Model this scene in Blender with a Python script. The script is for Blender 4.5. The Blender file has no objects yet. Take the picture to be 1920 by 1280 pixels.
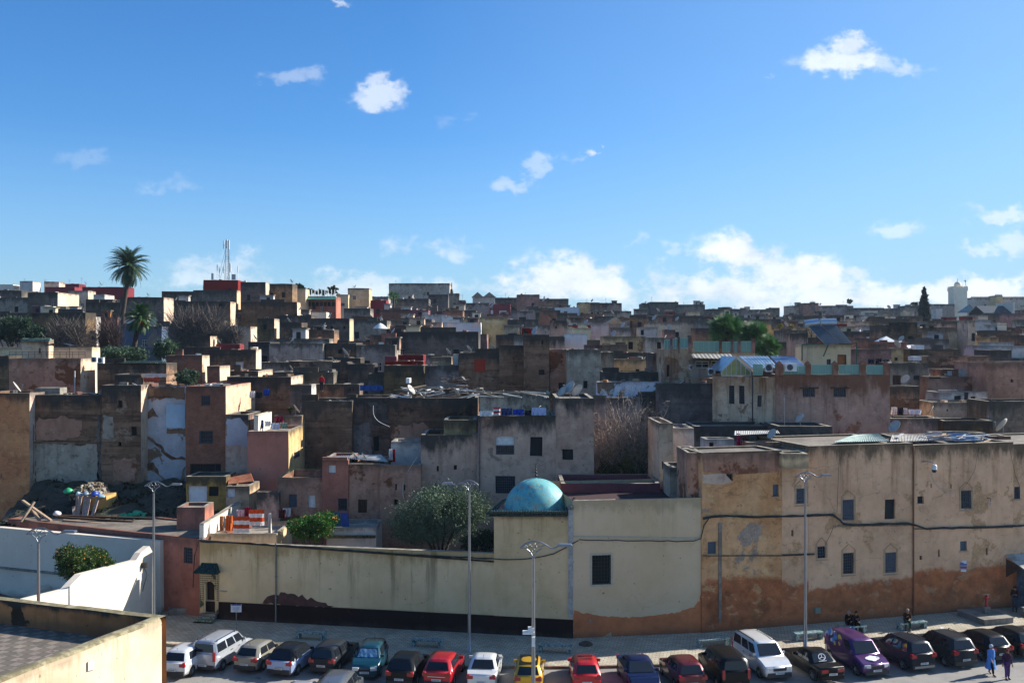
import bpy, bmesh, math, random
import numpy as np
from mathutils import Vector, Matrix, noise
R = math.radians
S = bpy.context.scene
# ---------------------------------------------------------------- camera, sky, sun, exposure
H, F = 19.0, 1867.0                      # eye height above the street, focal length in photo pixels
cam = bpy.data.cameras.new('camera'); cam.lens = 35.0; cam.sensor_width = 36.0
cam.clip_start = 0.5; cam.clip_end = 9000
camo = bpy.data.objects.new('camera', cam); S.collection.objects.link(camo)
camo.location = (0, 0, H); camo.rotation_euler = (R(90), 0, 0); S.camera = camo
SUN_AZ, SUN_EL = R(23), R(29)            # azimuth measured from +x towards +y
sdir = Vector((math.cos(SUN_EL)*math.cos(SUN_AZ), math.cos(SUN_EL)*math.sin(SUN_AZ), math.sin(SUN_EL)))
sun = bpy.data.lights.new('sun', 'SUN'); sun.energy = 5.0; sun.angle = R(0.53); sun.color = (1.0, 0.95, 0.87)
so = bpy.data.objects.new('sun', sun); S.collection.objects.link(so)
so.rotation_euler = (-sdir).to_track_quat('-Z', 'Y').to_euler()
S.view_settings.view_transform = 'Standard'; S.view_settings.look = 'None'
S.view_settings.exposure = 0.98; S.view_settings.gamma = 1.0
S.render.engine = 'CYCLES'
S.cycles.max_bounces = 6; S.cycles.diffuse_bounces = 3; S.cycles.glossy_bounces = 3
S.cycles.transparent_max_bounces = 12; S.cycles.use_denoising = True

W = bpy.data.worlds.new('World'); S.world = W; W.use_nodes = True
def world():
    nt = W.node_tree; N = nt.nodes; L = nt.links; N.clear()
    out = N.new('ShaderNodeOutputWorld'); bg = N.new('ShaderNodeBackground'); L.new(bg.outputs[0], out.inputs[0])
    sky = N.new('ShaderNodeTexSky'); sky.sky_type = 'NISHITA'; sky.sun_disc = False
    sky.sun_elevation = SUN_EL; sky.sun_rotation = R(90) - SUN_AZ
    sky.altitude = 400; sky.air_density = 1.0; sky.dust_density = 0.7; sky.ozone_density = 2.2
    bg.inputs[1].default_value = SKY_STRENGTH
    def m(op, a, b=None, c=None):
        n = N.new('ShaderNodeMath'); n.operation = op
        for i, v in enumerate((a, b, c)):
            if v is None: continue
            if isinstance(v, (int, float)): n.inputs[i].default_value = v
            else: L.new(v, n.inputs[i])
        return n.outputs[0]
    tc = N.new('ShaderNodeTexCoord'); sp = N.new('ShaderNodeSeparateXYZ'); L.new(tc.outputs['Generated'], sp.inputs[0])
    yy = m('MAXIMUM', sp.outputs[1], 0.03)
    cx = m('DIVIDE', sp.outputs[0], yy); cz = m('DIVIDE', sp.outputs[2], yy)
    cb = N.new('ShaderNodeCombineXYZ'); L.new(cx, cb.inputs[0]); L.new(cz, cb.inputs[1])
    def noi(sc, det, rough=0.55, off=0.0):
        mp = N.new('ShaderNodeMapping'); mp.inputs['Location'].default_value = (off, off*.7, off*.3); mp.inputs['Scale'].default_value = (1, 1.35, 1)
        L.new(cb.outputs[0], mp.inputs[0])
        n = N.new('ShaderNodeTexNoise'); n.inputs['Scale'].default_value = sc; n.inputs['Detail'].default_value = det
        n.inputs['Roughness'].default_value = rough; L.new(mp.outputs[0], n.inputs[0]); return n.outputs[0]
    n1 = noi(11, 9, 0.6); n2 = noi(36, 9, 0.62, 3.1)
    nn = m('ADD', m('MULTIPLY', m('SUBTRACT', n1, .5), 5.0), m('MULTIPLY', m('SUBTRACT', n2, .5), 2.4))
    w1 = noi(26, 6, .6, 7.7); w2 = noi(26, 6, .6, 5.2); w3 = noi(75, 5, .6, 1.2)
    cx = m('ADD', cx, m('ADD', m('MULTIPLY', m('SUBTRACT', w1, .5), .075), m('MULTIPLY', m('SUBTRACT', w3, .5), .018)))
    cz = m('ADD', cz, m('ADD', m('MULTIPLY', m('SUBTRACT', w2, .5), .05), m('MULTIPLY', m('SUBTRACT', w3, .5), .014)))
    best = None
    for (px, py, rx, ry, s) in CLOUDS:
        a = m('DIVIDE', m('SUBTRACT', cx, (px-960)/F), rx*1.35/F)
        b = m('DIVIDE', m('SUBTRACT', cz, (640-py)/F), ry*1.35/F)
        e = m('SUBTRACT', 1.0, m('SQRT', m('ADD', m('MULTIPLY', a, a), m('MULTIPLY', b, b))))
        # ragged edge, flat-ish strength per cloud
        d = m('ADD', m('MULTIPLY', e, 1.5), nn)
        mr = N.new('ShaderNodeMapRange'); mr.interpolation_type = 'SMOOTHSTEP'; L.new(d, mr.inputs[0])
        mr.inputs[1].default_value = 0.2; mr.inputs[2].default_value = 1.4; mr.inputs[3].default_value = 0; mr.inputs[4].default_value = s
        k = m('MULTIPLY', mr.outputs[0], m('GREATER_THAN', e, -1.2))
        # fade to nothing outside the blob
        mf = N.new('ShaderNodeMapRange'); L.new(e, mf.inputs[0]); mf.inputs[1].default_value = -0.15; mf.inputs[2].default_value = 0.4
        k = m('MULTIPLY', k, mf.outputs[0])
        best = k if best is None else m('MAXIMUM', best, k)
    hs = N.new('ShaderNodeHueSaturation'); hs.inputs['Hue'].default_value = SKY_HUE; hs.inputs['Saturation'].default_value = SKY_SAT; hs.inputs['Value'].default_value = 1.0
    mg = N.new('ShaderNodeMix'); mg.data_type = 'RGBA'; mg.blend_type = 'MULTIPLY'; mg.inputs[0].default_value = 1; L.new(sky.outputs[0], mg.inputs[6]); mg.inputs[7].default_value = SKY_TINT
    L.new(mg.outputs[2], hs.inputs['Color'])
    # thin veil: low and towards the sun side of the sky
    vz = N.new('ShaderNodeMapRange'); L.new(sp.outputs[2], vz.inputs[0]); vz.inputs[1].default_value = 0.2; vz.inputs[2].default_value = 0.0; vz.inputs[3].default_value = 0.0; vz.inputs[4].default_value = VEIL[0]
    vx = N.new('ShaderNodeMapRange'); L.new(sp.outputs[0], vx.inputs[0]); vx.inputs[1].default_value = -0.1; vx.inputs[2].default_value = 0.5; vx.inputs[3].default_value = 0.0; vx.inputs[4].default_value = VEIL[1]
    veil = m('MINIMUM', m('ADD', vz.outputs[0], vx.outputs[0]), 0.8)
    mv = N.new('ShaderNodeMix'); mv.data_type = 'RGBA'; L.new(veil, mv.inputs[0]); L.new(hs.outputs[0], mv.inputs[6]); mv.inputs[7].default_value = VEILCOL
    mx = N.new('ShaderNodeMix'); mx.data_type = 'RGBA'; L.new(best, mx.inputs[0]); L.new(mv.outputs[2], mx.inputs[6])
    cm = N.new('ShaderNodeMix'); cm.data_type = 'RGBA'; sh = N.new('ShaderNodeMapRange'); L.new(n1, sh.inputs[0]); sh.inputs[1].default_value = .42; sh.inputs[2].default_value = .6; L.new(sh.outputs[0], cm.inputs[0]); cm.inputs[6].default_value = tuple(v*.84 for v in CLOUDCOL[:3])+(1,); cm.inputs[7].default_value = CLOUDCOL; L.new(cm.outputs[2], mx.inputs[7])
    L.new(mx.outputs[2], bg.inputs[0])
SKY_STRENGTH = 0.076; SKY_HUE = 0.5; SKY_SAT = 1.11; VEIL = (0.5, 0.42); SKY_TINT = (.64, .88, 1.16, 1)
VEILCOL = (2.7, 4.2, 6.0, 1); CLOUDCOL = (6.9, 7.3, 7.8, 1)
CLOUDS = [(1070,530,170,46,.92),(1330,550,260,38,.88),(680,552,240,30,.65),(420,520,140,30,.5),(1790,556,190,34,.9),(1500,530,170,50,.96),(1400,480,90,48,.95),(1600,560,300,26,.9),(1590,112,95,24,.8),(1600,90,45,28,.75),(1680,135,60,16,.5),(708,178,46,26,.62),(712,150,20,20,.55),(545,140,80,18,.28),(635,3,40,10,.5),(160,308,50,18,.14),
  (335,340,55,20,.16),(1108,291,14,16,.8),(1010,315,32,20,.35),(960,347,55,18,.4),(390,497,110,26,.42),(480,505,60,22,.3),(800,462,100,24,.5),(640,530,130,30,.55),
  (1090,505,110,36,.9),(1150,545,160,30,.8),(980,548,130,22,.6),(1230,512,40,26,.5),(1400,475,85,42,.95),(1470,510,110,40,.9),(1600,508,50,20,.6),(1540,550,260,34,.85),(1850,540,110,26,.9),
  (1690,430,55,22,.45),(1815,465,70,14,.5),(1870,400,70,18,.55),(1910,455,40,22,.5),(1200,452,26,20,.35),(1275,468,35,12,.3),(1320,560,300,24,.7),(1750,560,200,20,.6),(860,228,30,14,.12),(1440,136,20,6,.3),(1075,300,25,14,.25)]
world()

# ---------------------------------------------------------------- pixel helpers (unproject at a true depth)
def P(px, py, d): return Vector(((px-960)/F*d, d, H-(py-640)/F*d))
def X(px, d): return (px-960)/F*d
def Z(py, d): return H-(py-640)/F*d
def GD(py, z=0.0): return (H-z)*F/(py-640)        # depth of a ground point seen at row py
def G(px, py, z=0.0):
    d = GD(py, z); return Vector((X(px, d), d, z))
# ---------------------------------------------------------------- materials
class NT:
    def __init__(s, name):
        s.m = bpy.data.materials.new(name); s.m.use_nodes = True; s.t = s.m.node_tree; s.N = s.t.nodes; s.L = s.t.links
        s.b = s.N['Principled BSDF']
    def set(s, sock, v):
        if isinstance(v, (int, float)): sock.default_value = v
        elif isinstance(v, (tuple, list)): sock.default_value = (*v, 1) if len(v) == 3 and len(sock.default_value) == 4 else v
        else: s.L.new(v, sock)
    def math(s, op, a, b=None, c=None):
        n = s.N.new('ShaderNodeMath'); n.operation = op
        for i, v in enumerate((a, b, c)):
            if v is not None: s.set(n.inputs[i], v)
        return n.outputs[0]
    def pos(s):
        if not hasattr(s, '_p'):
            g = s.N.new('ShaderNodeNewGeometry'); s._p = g.outputs['Position']
        return s._p
    def per_object(s):
        g = s.N.new('ShaderNodeNewGeometry'); oi = s.N.new('ShaderNodeObjectInfo'); cb = s.N.new('ShaderNodeCombineXYZ')
        s.L.new(s.math('MULTIPLY', oi.outputs['Random'], 61.), cb.inputs[0]); s.L.new(s.math('MULTIPLY', oi.outputs['Random'], 23.), cb.inputs[1])
        v = s.N.new('ShaderNodeVectorMath'); v.operation = 'ADD'; s.L.new(g.outputs['Position'], v.inputs[0]); s.L.new(cb.outputs[0], v.inputs[1]); s._p = v.outputs[0]
    def noise(s, sc, det=4, rough=.55, scale=(1, 1, 1), off=(0, 0, 0), vec=None):
        mp = s.N.new('ShaderNodeMapping'); mp.inputs['Scale'].default_value = scale; mp.inputs['Location'].default_value = off
        s.L.new(vec or s.pos(), mp.inputs[0])
        n = s.N.new('ShaderNodeTexNoise'); n.inputs['Scale'].default_value = sc; n.inputs['Detail'].default_value = det; n.inputs['Roughness'].default_value = rough
        s.L.new(mp.outputs[0], n.inputs[0]); return n.outputs[0]
    def ramp(s, v, a, b, lo=0., hi=1.):
        n = s.N.new('ShaderNodeMapRange'); n.interpolation_type = 'SMOOTHSTEP'; s.L.new(v, n.inputs[0])
        n.inputs[1].default_value = a; n.inputs[2].default_value = b; n.inputs[3].default_value = lo; n.inputs[4].default_value = hi; return n.outputs[0]
    def mix(s, f, a, b, mode='MIX'):
        n = s.N.new('ShaderNodeMix'); n.data_type = 'RGBA'; n.blend_type = mode
        s.set(n.inputs[0], f); s.set(n.inputs[6], a); s.set(n.inputs[7], b); return n.outputs[2]
    def bump(s, h, st=.3, dist=.02):
        n = s.N.new('ShaderNodeBump'); n.inputs[0].default_value = st; n.inputs[1].default_value = dist; s.L.new(h, n.inputs['Height']); s.L.new(n.outputs[0], s.b.inputs['Normal'])
MATS = {}
def hexc(c):   # '8a7f66' srgb -> linear
    if not isinstance(c, str): return c
    r = []
    for i in (0, 2, 4):
        v = int(c[i:i+2], 16)/255; r.append(v/12.92 if v <= .04045 else ((v+.055)/1.055)**2.4)
    return tuple(r)
def plain(name, col, rough=.7, metal=0., spec=None, coat=0., emis=None, noisy=.12, alpha=None):
    if name in MATS: return MATS[name]
    n = NT(name); c = hexc(col)
    if noisy:
        f = n.noise(3.5, 5, .6); k = n.ramp(f, .25, .75, 1-noisy, 1+noisy)
        v = n.N.new('ShaderNodeVectorMath'); v.operation = 'SCALE'; v.inputs[0].default_value = c; n.L.new(k, v.inputs['Scale']); n.L.new(v.outputs[0], n.b.inputs['Base Color'])
    else: n.b.inputs['Base Color'].default_value = (*c, 1)
    n.b.inputs['Roughness'].default_value = rough; n.b.inputs['Metallic'].default_value = metal
    if coat: n.b.inputs['Coat Weight'].default_value = coat; n.b.inputs['Coat Roughness'].default_value = .05
    if spec is not None: n.b.inputs['Specular IOR Level'].default_value = spec
    MATS[name] = n.m; return n.m
def lift(c, k=1.6, nz=0):
    c = hexc(c); g = sum(c)/3; return tuple(min(.82, (v*.8+g*.2)*k*w) for v, w in zip(c, (1.03, .98, .96) if nz else (1.12, .97, .86)))
def plaster(name, c1, c2, c3=None, patch=.0, top=1.2, mould=.8, streak=.5, brick=0., band=None, bandh=0., seed=0., jit=.0, mouldc=(.04, .037, .032), grime=.5, streakc=None, rowh=.09, mott=.0, strata=.0, crack=.0, k=1.6):
    """weathered render/brick wall. c1,c2 base mix; c3 under-layer shown in torn patches; mould along the top; rust/dirt runs; coloured band at the foot.
       UV map 'wall' = (along, height below top <0), 'foot' = (along, height above foot)"""
    if name in MATS: return MATS[name]
    nz = any(w in name for w in ('grey', 'whitewashed', 'white_painted', 'torn')); c1, c2 = lift(c1, k, nz), lift(c2, k, nz); c3 = lift(c3) if c3 is not None else None; band = lift(band, 1.15) if band is not None else None
    n = NT(name); n.per_object(); off = (seed*7.3, seed*3.1, seed*5.7)
    uv = n.N.new('ShaderNodeUVMap'); uv.uv_map = 'wall'; su = n.N.new('ShaderNodeSeparateXYZ'); n.L.new(uv.outputs[0], su.inputs[0])
    uf = n.N.new('ShaderNodeUVMap'); uf.uv_map = 'foot'; sf = n.N.new('ShaderNodeSeparateXYZ'); n.L.new(uf.outputs[0], sf.inputs[0])
    below = n.math('MULTIPLY', su.outputs[1], -1.); above = sf.outputs[1]
    big = n.noise(.22, 6, .62, off=off); mid = n.noise(1.1, 6, .65, off=off); fine = n.noise(7., 5, .6, off=off)
    col = n.mix(n.ramp(big, .38, .64), hexc(c1), hexc(c2))
    h = n.math('MULTIPLY', fine, .5)
    if c3 is not None and patch > 0:
        pn = n.math('ADD', n.math('MULTIPLY', n.noise(.35, 7, .6, off=(off[0]+9, off[1], off[2])), .75), n.math('MULTIPLY', mid, .25))
        th = .66 - .26*patch; pm = n.ramp(pn, th, th+.025)
        col = n.mix(pm, col, n.mix(n.ramp(fine, .3, .7), hexc(c3), tuple(v*.7 for v in hexc(c3)))); h = n.math('SUBTRACT', h, n.math('MULTIPLY', pm, 1.2))
    if brick > 0:
        cv = n.N.new('ShaderNodeCombineXYZ'); n.L.new(su.outputs[0], cv.inputs[0]); n.L.new(su.outputs[1], cv.inputs[1])
        bt = n.N.new('ShaderNodeTexBrick'); n.L.new(cv.outputs[0], bt.inputs[0]); bt.inputs['Scale'].default_value = 1.; bt.inputs['Brick Width'].default_value = .26; bt.inputs['Row Height'].default_value = rowh
        bt.inputs['Mortar Size'].default_value = .012; bt.inputs['Color1'].default_value = (1, 1, 1, 1); bt.inputs['Color2'].default_value = (.66, .66, .66, 1); bt.inputs['Mortar'].default_value = (.42, .42, .42, 1)
        col = n.mix(brick, col, bt.outputs[0], 'MULTIPLY'); h = n.math('SUBTRACT', h, n.math('MULTIPLY', bt.outputs[1], brick))
    if band is not None:
        e = n.math('ADD', above, n.math('MULTIPLY', n.math('SUBTRACT', mid, .5), 1.5)); e = n.math('ADD', e, n.math('MULTIPLY', n.math('SUBTRACT', n.noise(.12, 2, off=off), .5), 3.))
        col = n.mix(n.ramp(e, bandh-.15, bandh+.2, 1., 0.), col, n.mix(n.ramp(mid, .35, .7), hexc(band), tuple(v*.62 for v in hexc(band))))
    if mott:
        q1 = n.noise(1.7, 9, .72, off=(off[0]+3, off[1], off[2])); q2 = n.noise(.8, 9, .7, scale=(1, 1, 1.6), off=(off[0], off[1]+8, off[2]))
        col = n.mix(n.ramp(q1, .53, .6, 0., mott*.85), col, tuple(v*.42 for v in c2)); col = n.mix(n.ramp(q2, .56, .62, 0., mott*.7), col, tuple(min(.8, v*1.45) for v in c1))
        h = n.math('SUBTRACT', h, n.math('MULTIPLY', n.ramp(q1, .53, .6), .6))
    if strata:
        q3 = n.noise(.55, 5, .6, scale=(.12, .12, 2.4), off=off); col = n.mix(n.ramp(q3, .52, .58, 0., strata), col, tuple(min(.8, v*1.4) for v in c1)); q4 = n.noise(.9, 6, .65, scale=(.15, .15, 3.), off=(off[0]+5, 2, 2)); col = n.mix(n.ramp(q4, .57, .6, 0., strata), col, tuple(v*.4 for v in c2))
    if crack:
        vo = n.N.new('ShaderNodeTexVoronoi'); vo.feature = 'DISTANCE_TO_EDGE'; vo.inputs['Scale'].default_value = .3; wv = n.N.new('ShaderNodeVectorMath'); wv.operation = 'ADD'; n.L.new(n.pos(), wv.inputs[0]); cc = n.N.new('ShaderNodeCombineXYZ'); n.L.new(n.math('MULTIPLY', mid, 2.5), cc.inputs[0]); n.L.new(n.math('MULTIPLY', big, 2.5), cc.inputs[2]); n.L.new(cc.outputs[0], wv.inputs[1]); n.L.new(wv.outputs[0], vo.inputs['Vector'])
        cm = n.math('MULTIPLY', n.ramp(vo.outputs['Distance'], .002, .008, crack*.65, 0.), n.ramp(big, .45, .55)); col = n.mix(cm, col, tuple(v*.3 for v in c2))
    # overall blotches
    col = n.mix(n.ramp(mid, .3, .75, 0., grime), col, (.5, .47, .42), 'MULTIPLY')
    # vertical runs from the top
    st = n.noise(1.6, 5, .7, scale=(1, 1, .07), off=off); sfall = n.ramp(below, 0., top*4+1., 1., .12)
    sm = n.math('MULTIPLY', n.ramp(st, .5, .7), n.math('MULTIPLY', sfall, streak))
    col = n.mix(sm, col, hexc(streakc) if streakc else tuple(v*.35 for v in hexc(c2)))
    # mould line under the parapet
    mt = n.math('ADD', below, n.math('MULTIPLY', n.math('SUBTRACT', n.noise(.9, 6, .7, scale=(1, 1, .35), off=off), .5), -top*3.2))
    mm = n.math('MULTIPLY', n.ramp(mt, top*.15, top*1.1, 1., 0.), mould)
    col = n.mix(mm, col, mouldc)
    # damp foot
    ft = n.math('ADD', above, n.math('MULTIPLY', n.math('SUBTRACT', mid, .5), 1.4))
    col = n.mix(n.ramp(ft, .0, .6, .55, 0.), col, (.06, .052, .043))
    # pits
    pit = n.noise(4.2, 3, .5, off=(off[0], 4, off[2])); col = n.mix(n.ramp(pit, .68, .74, 0., .55), col, (.05, .04, .03))
    if jit:
        oi = n.N.new('ShaderNodeObjectInfo'); hs = n.N.new('ShaderNodeHueSaturation')
        n.L.new(n.ramp(oi.outputs['Random'], 0., 1., 1-jit, 1+jit), hs.inputs['Value']); r2 = n.math('FRACT', n.math('MULTIPLY', oi.outputs['Random'], 7.13))
        n.L.new(n.math('MULTIPLY_ADD', r2, .03, .485), hs.inputs['Hue']); n.L.new(n.math('MULTIPLY_ADD', r2, .5, .75), hs.inputs['Saturation'])
        n.L.new(col, hs.inputs['Color']); col = hs.outputs[0]
    n.L.new(col, n.b.inputs['Base Color']); n.b.inputs['Roughness'].default_value = .93; n.b.inputs['Specular IOR Level'].default_value = .25
    n.bump(h, .5, .03); MATS[name] = n.m; return n.m
def two(name, c1, c2, sc=2., lo=.4, hi=.6, rough=.9, scale=(1, 1, 1), bmp=.3, metal=0., det=6, dist=.02):
    if name in MATS: return MATS[name]
    n = NT(name); f = n.noise(sc, det, .65, scale=scale); g = n.noise(sc*6, 4)
    col = n.mix(n.ramp(f, lo, hi), hexc(c1), hexc(c2)); col = n.mix(n.ramp(g, .3, .7, 0, .4), col, (.45, .45, .45), 'MULTIPLY')
    n.L.new(col, n.b.inputs['Base Color']); n.b.inputs['Roughness'].default_value = rough; n.b.inputs['Metallic'].default_value = metal
    if bmp: n.bump(g, bmp, dist)
    MATS[name] = n.m; return n.m
def leafmat(name, c1, c2, trans=.25):
    if name in MATS: return MATS[name]
    n = NT(name); f = n.noise(1.3, 4, .6); g = n.noise(14, 2)
    col = n.mix(n.ramp(f, .38, .62), hexc(c1), hexc(c2)); col = n.mix(n.ramp(g, .35, .65, 0, .5), col, (.5, .55, .5), 'MULTIPLY')
    n.L.new(col, n.b.inputs['Base Color']); n.b.inputs['Roughness'].default_value = .6; n.b.inputs['Specular IOR Level'].default_value = .3
    t = n.N.new('ShaderNodeBsdfTranslucent'); n.L.new(col, t.inputs[0]); mx = n.N.new('ShaderNodeMixShader'); mx.inputs[0].default_value = trans
    n.L.new(n.b.outputs[0], mx.inputs[1]); n.L.new(t.outputs[0], mx.inputs[2]); o = [q for q in n.N if q.type == 'OUTPUT_MATERIAL'][0]; n.L.new(mx.outputs[0], o.inputs[0])
    MATS[name] = n.m; return n.m
# wall families
M = {}
def defmats():
    M['cream'] = plaster('cream_plaster', 'a29470', '94865f', None, 0, .35, .55, .55, streakc='7a5f2e', grime=.25, seed=1, crack=.35, k=1.85)
    M['cream_top'] = plaster('cream_plaster_ochre_top', 'a69a76', '9b8d68', None, 0, 1.0, .55, .65, streakc='5d5138', grime=.15, seed=2, mouldc=hexc('8a6a2c'), crack=.35, k=1.8)
    M['cream_base'] = plaster('cream_plaster_orange_foot', 'a09478', '9a8c6c', None, 0, .9, .4, .25, grime=.12, seed=3, mouldc=hexc('6e6448'), crack=.35, k=1.75)
    M['tan'] = plaster('tan_plaster', 'ab8c6c', '9c7e60', 'a5875f', .35, 1.15, .85, .65, band='b0672f', bandh=2.75, grime=.25, seed=4, streakc='7a4d1e', mouldc=(.05, .038, .02), mott=.22, crack=.7, k=1.85)
    M['tan2'] = plaster('tan_plaster_patchy', 'a8865a', '9c7240', '8d8478', .3, .7, .8, .6, band='b0662f', bandh=3.2, grime=.55, seed=5, streakc='6d3f17', mott=.45, crack=.7, k=1.8)
    M['maroon'] = plaster('maroon_paint', '1d1010', '150b0b', '2c1c1a', .25, .1, .0, .35, grime=.3, seed=6)
    M['terracotta'] = plaster('terracotta_plaster', '8f5a4a', '7d4d3f', '8b6f5f', .15, .8, .5, .4, grime=.35, seed=7, mott=.3, crack=.4)
    M['pink'] = plaster('pink_plaster', '9c6756', '915d4c', None, 0, .5, .35, .25, grime=.25, seed=8)
    M['pinkbrown'] = plaster('pink_brown_plaster', '957360', '83604c', '6e4428', .4, .7, .5, .5, grime=.4, seed=9, mott=.45, crack=.5)
    M['brown'] = plaster('brown_earth_wall', '6f5742', '594433', '84705c', .45, 1.3, .9, .6, grime=.6, seed=10, mott=.8, strata=.6)
    M['brown_brick'] = plaster('brown_brick_wall', '6e5340', '5b4535', '3d2f25', .3, 1.3, .9, .5, brick=.7, grime=.55, seed=11, mott=.7, strata=.35)
    M['red_brick'] = plaster('red_brick_wall', '8d5f48', '7c4f3b', None, 0, .7, .6, .3, brick=.75, grime=.35, seed=12, mott=.3)
    M['orange_brick'] = plaster('orange_brick_wall', 'c4824a', 'ab6c3c', '8c5a48', .3, .9, .8, .35, brick=.45, grime=.4, seed=13, mott=.5)
    M['grey'] = plaster('grey_cement_wall', '7a7166', '686056', '8b8378', .3, 1.2, .85, .6, grime=.5, seed=14, jit=.18, mott=.5, k=1.8)
    M['darkgrey'] = plaster('dark_grey_wall', '5d564d', '4b463f', '6d655a', .3, 1.5, .9, .7, grime=.6, seed=15, jit=.2, mott=.55, strata=.2, k=1.8)
    M['darkbrown'] = plaster('dark_brown_wall', '665646', '524538', '78664f', .35, 1.5, .9, .7, grime=.6, seed=16, jit=.2, mott=.65, strata=.35)
    M['white'] = plaster('whitewashed_wall', 'a5a198', '95908a', '80786c', .2, .5, .55, .4, grime=.2, seed=17, mott=.3)
    M['white_clean'] = plaster('white_painted_wall', 'aea796', 'a49d8c', None, 0, .15, .45, .12, grime=.12, seed=18)
    M['whitepink'] = plaster('stained_pale_pink_wall', 'a48a7a', '94796a', '857468', .25, 1.4, .95, .5, grime=.35, seed=19, mott=.4, crack=.5)
    M['palegrey'] = plaster('pale_grey_wall', '8c8478', '797064', '6d655b', .3, .9, .8, .6, grime=.4, seed=20, jit=.15, mott=.5, k=1.8)
    M['beige'] = plaster('beige_wall', 'ab9a80', '978467', '7c6a52', .2, .6, .7, .5, grime=.35, seed=21, jit=.12, mott=.4)
    M['ochre'] = plaster('ochre_wall', '9c8258', '86704c', '6a5a44', .3, 1., .85, .6, grime=.45, seed=22, jit=.1, mott=.5)
    M['red'] = plaster('deep_red_wall', '66202c', '581c28', None, 0, .2, .15, .2, grime=.25, seed=23, jit=.1)
    M['brick_far'] = plaster('faded_brick_wall', '8a6250', '75503f', '6a5a4c', .3, .8, .7, .5, brick=.5, grime=.4, seed=24, jit=.15, mott=.6)
    M['ruin_white'] = plaster('torn_white_plaster', 'b9bdc4', 'a9adb5', '6a5a47', .62, .4, .35, .3, grime=.25, seed=25)
    M['bluedark'] = plaster('dark_blue_painted_wall', '34506f', '3c4450', '6a6a66', .35, .5, .7, .5, grime=.5, seed=36)
    M['bluewash'] = plaster('blue_washed_wall', '97adbc', '8aa2b2', 'b5b5b0', .4, .3, .3, .3, grime=.2, seed=26)
    M['yellowish'] = plaster('pale_yellow_wall', 'b3a888', 'a59a7a', None, 0, .4, .5, .4, grime=.25, seed=27)
    M['rust_cream'] = plaster('cream_wall_with_rust_runs', 'a3937a', '978468', '8a6a52', .45, 1.6, .5, 1., streakc='5a3a1e', grime=.45, seed=28, mouldc=hexc('7c4a20'), mott=.4, k=1.8)
    M['castle'] = plaster('faded_pink_wall_rust_top', '94796a', '876c60', '8a5c44', .35, 2.0, .85, .6, streakc='40281a', grime=.4, seed=29, mouldc=hexc('6b4028'), mott=.35, crack=.6, k=1.75)
    M['fore'] = plaster('old_cream_parapet', 'aca28e', '9a907a', '8c7a58', .15, .45, .5, .5, streakc='8f8158', grime=.3, seed=30, mouldc=hexc('6d6349'), crack=.5)
    M['fore_in'] = plaster('rust_stained_parapet_inside', 'a06a34', '7c5228', '3b2c1c', .3, .24, .97, .5, grime=.6, seed=31)
    M['cream_sunlit'] = plaster('cream_rendered_end_wall', 'aea28c', '9e9280', '8c7c62', .25, .4, .6, .5, grime=.3, seed=37, mott=.25)  # plain cream; on house ends it puts sunlight into the wall colour
    M['pinkcream'] = plaster('peeling_pink_cream_render', 'b08d78', 'b59f80', 'a39478', .5, .3, .5, .4, grime=.25, seed=38, mott=.25)
    M['stone'] = plaster('rubble_stone_wall', '82715c', '6c5d4a', '4c4034', .5, .6, .6, .4, brick=.6, grime=.5, seed=32, rowh=.16, mott=.8)
    M['tornwhite'] = plaster('torn_white_lime', '989ca2', '868a90', '6f5f4c', .35, .2, .3, .35, grime=.35, seed=61, mott=.25)
    M['roof'] = two('flat_roof_screed', '84796b', '5f574d', .8, .35, .65)
    M['roof_red'] = two('dark_red_roof_paint', '3c1215', '2a0e10', .8, .35, .65)
    M['roof_pale'] = two('pale_roof_screed', 'a59c8e', '857b6d', .8, .35, .65)
    M['coping'] = two('coping_cement', 'a39a8a', '6d6557', 1.5, .35, .65)
    M['dark'] = plain('dark_interior', (.012, .012, .013), .9, noisy=0)
    M['glass'] = plain('window_glass', (.02, .026, .032), .12, noisy=0)
    M['wood'] = two('old_wood', '5a3b24', '3c281a', 3., scale=(6, 6, .6))
    M['wood_pale'] = two('bleached_timber', 'b39a7e', '8a7460', 3., scale=(6, 6, .6))
    M['iron'] = plain('wrought_iron', (.025, .025, .028), .5, .3, noisy=.1)
    M['steelblue'] = plain('blue_grey_painted_frame', '4f5b68', .6)
    M['frame_white'] = plain('white_window_frame', 'b9b7b0', .6)
    M['greentile'] = two('green_glazed_tile', '12382c', '0c2620', 6, rough=.25)
    M['greenpaint'] = plain('green_painted_metal', '1f5a48', .5)
    M['teal'] = two('turquoise_dome_paint', '3f93a0', '4aa3a6', 1.2, .3, .7, rough=.55)
    M['galv'] = plain('galvanised_steel', '8c8f92', .38, .85, noisy=.08)
    M['white_metal'] = plain('white_enamel', 'd8d8d4', .45)
    M['dish'] = plain('satellite_dish_enamel', 'a8a49a', .5)
    M['cable'] = plain('black_cable', (.012, .012, .013), .6, noisy=0)
    M['rubber'] = plain('tyre_rubber', (.015, .015, .016), .85, noisy=0)
    M['concrete'] = two('concrete', '8d867a', '6f695f', 1.2)
    M['trunk'] = two('bark', '4c3d30', '33291f', 3)
    M['twig'] = two('bare_twig', 'a59a8e', '766a60', 3, bmp=0)
    M['leaf_dark'] = leafmat('dark_green_leaf', '24401a', '1c3014')
    M['leaf'] = leafmat('citrus_leaf', '2f5a17', '3d6b1c')
    M['leaf_olive'] = leafmat('olive_leaf', '5c7059', '46583f', .15)
    M['leaf_palm'] = leafmat('palm_frond_green', '4b6244', '33492f', .15)
    M['leaf_dry'] = leafmat('dry_leaf', '8a7a2c', '5d5a24')
    M['orange'] = plain('orange_fruit', 'c8802c', .5)
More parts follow.
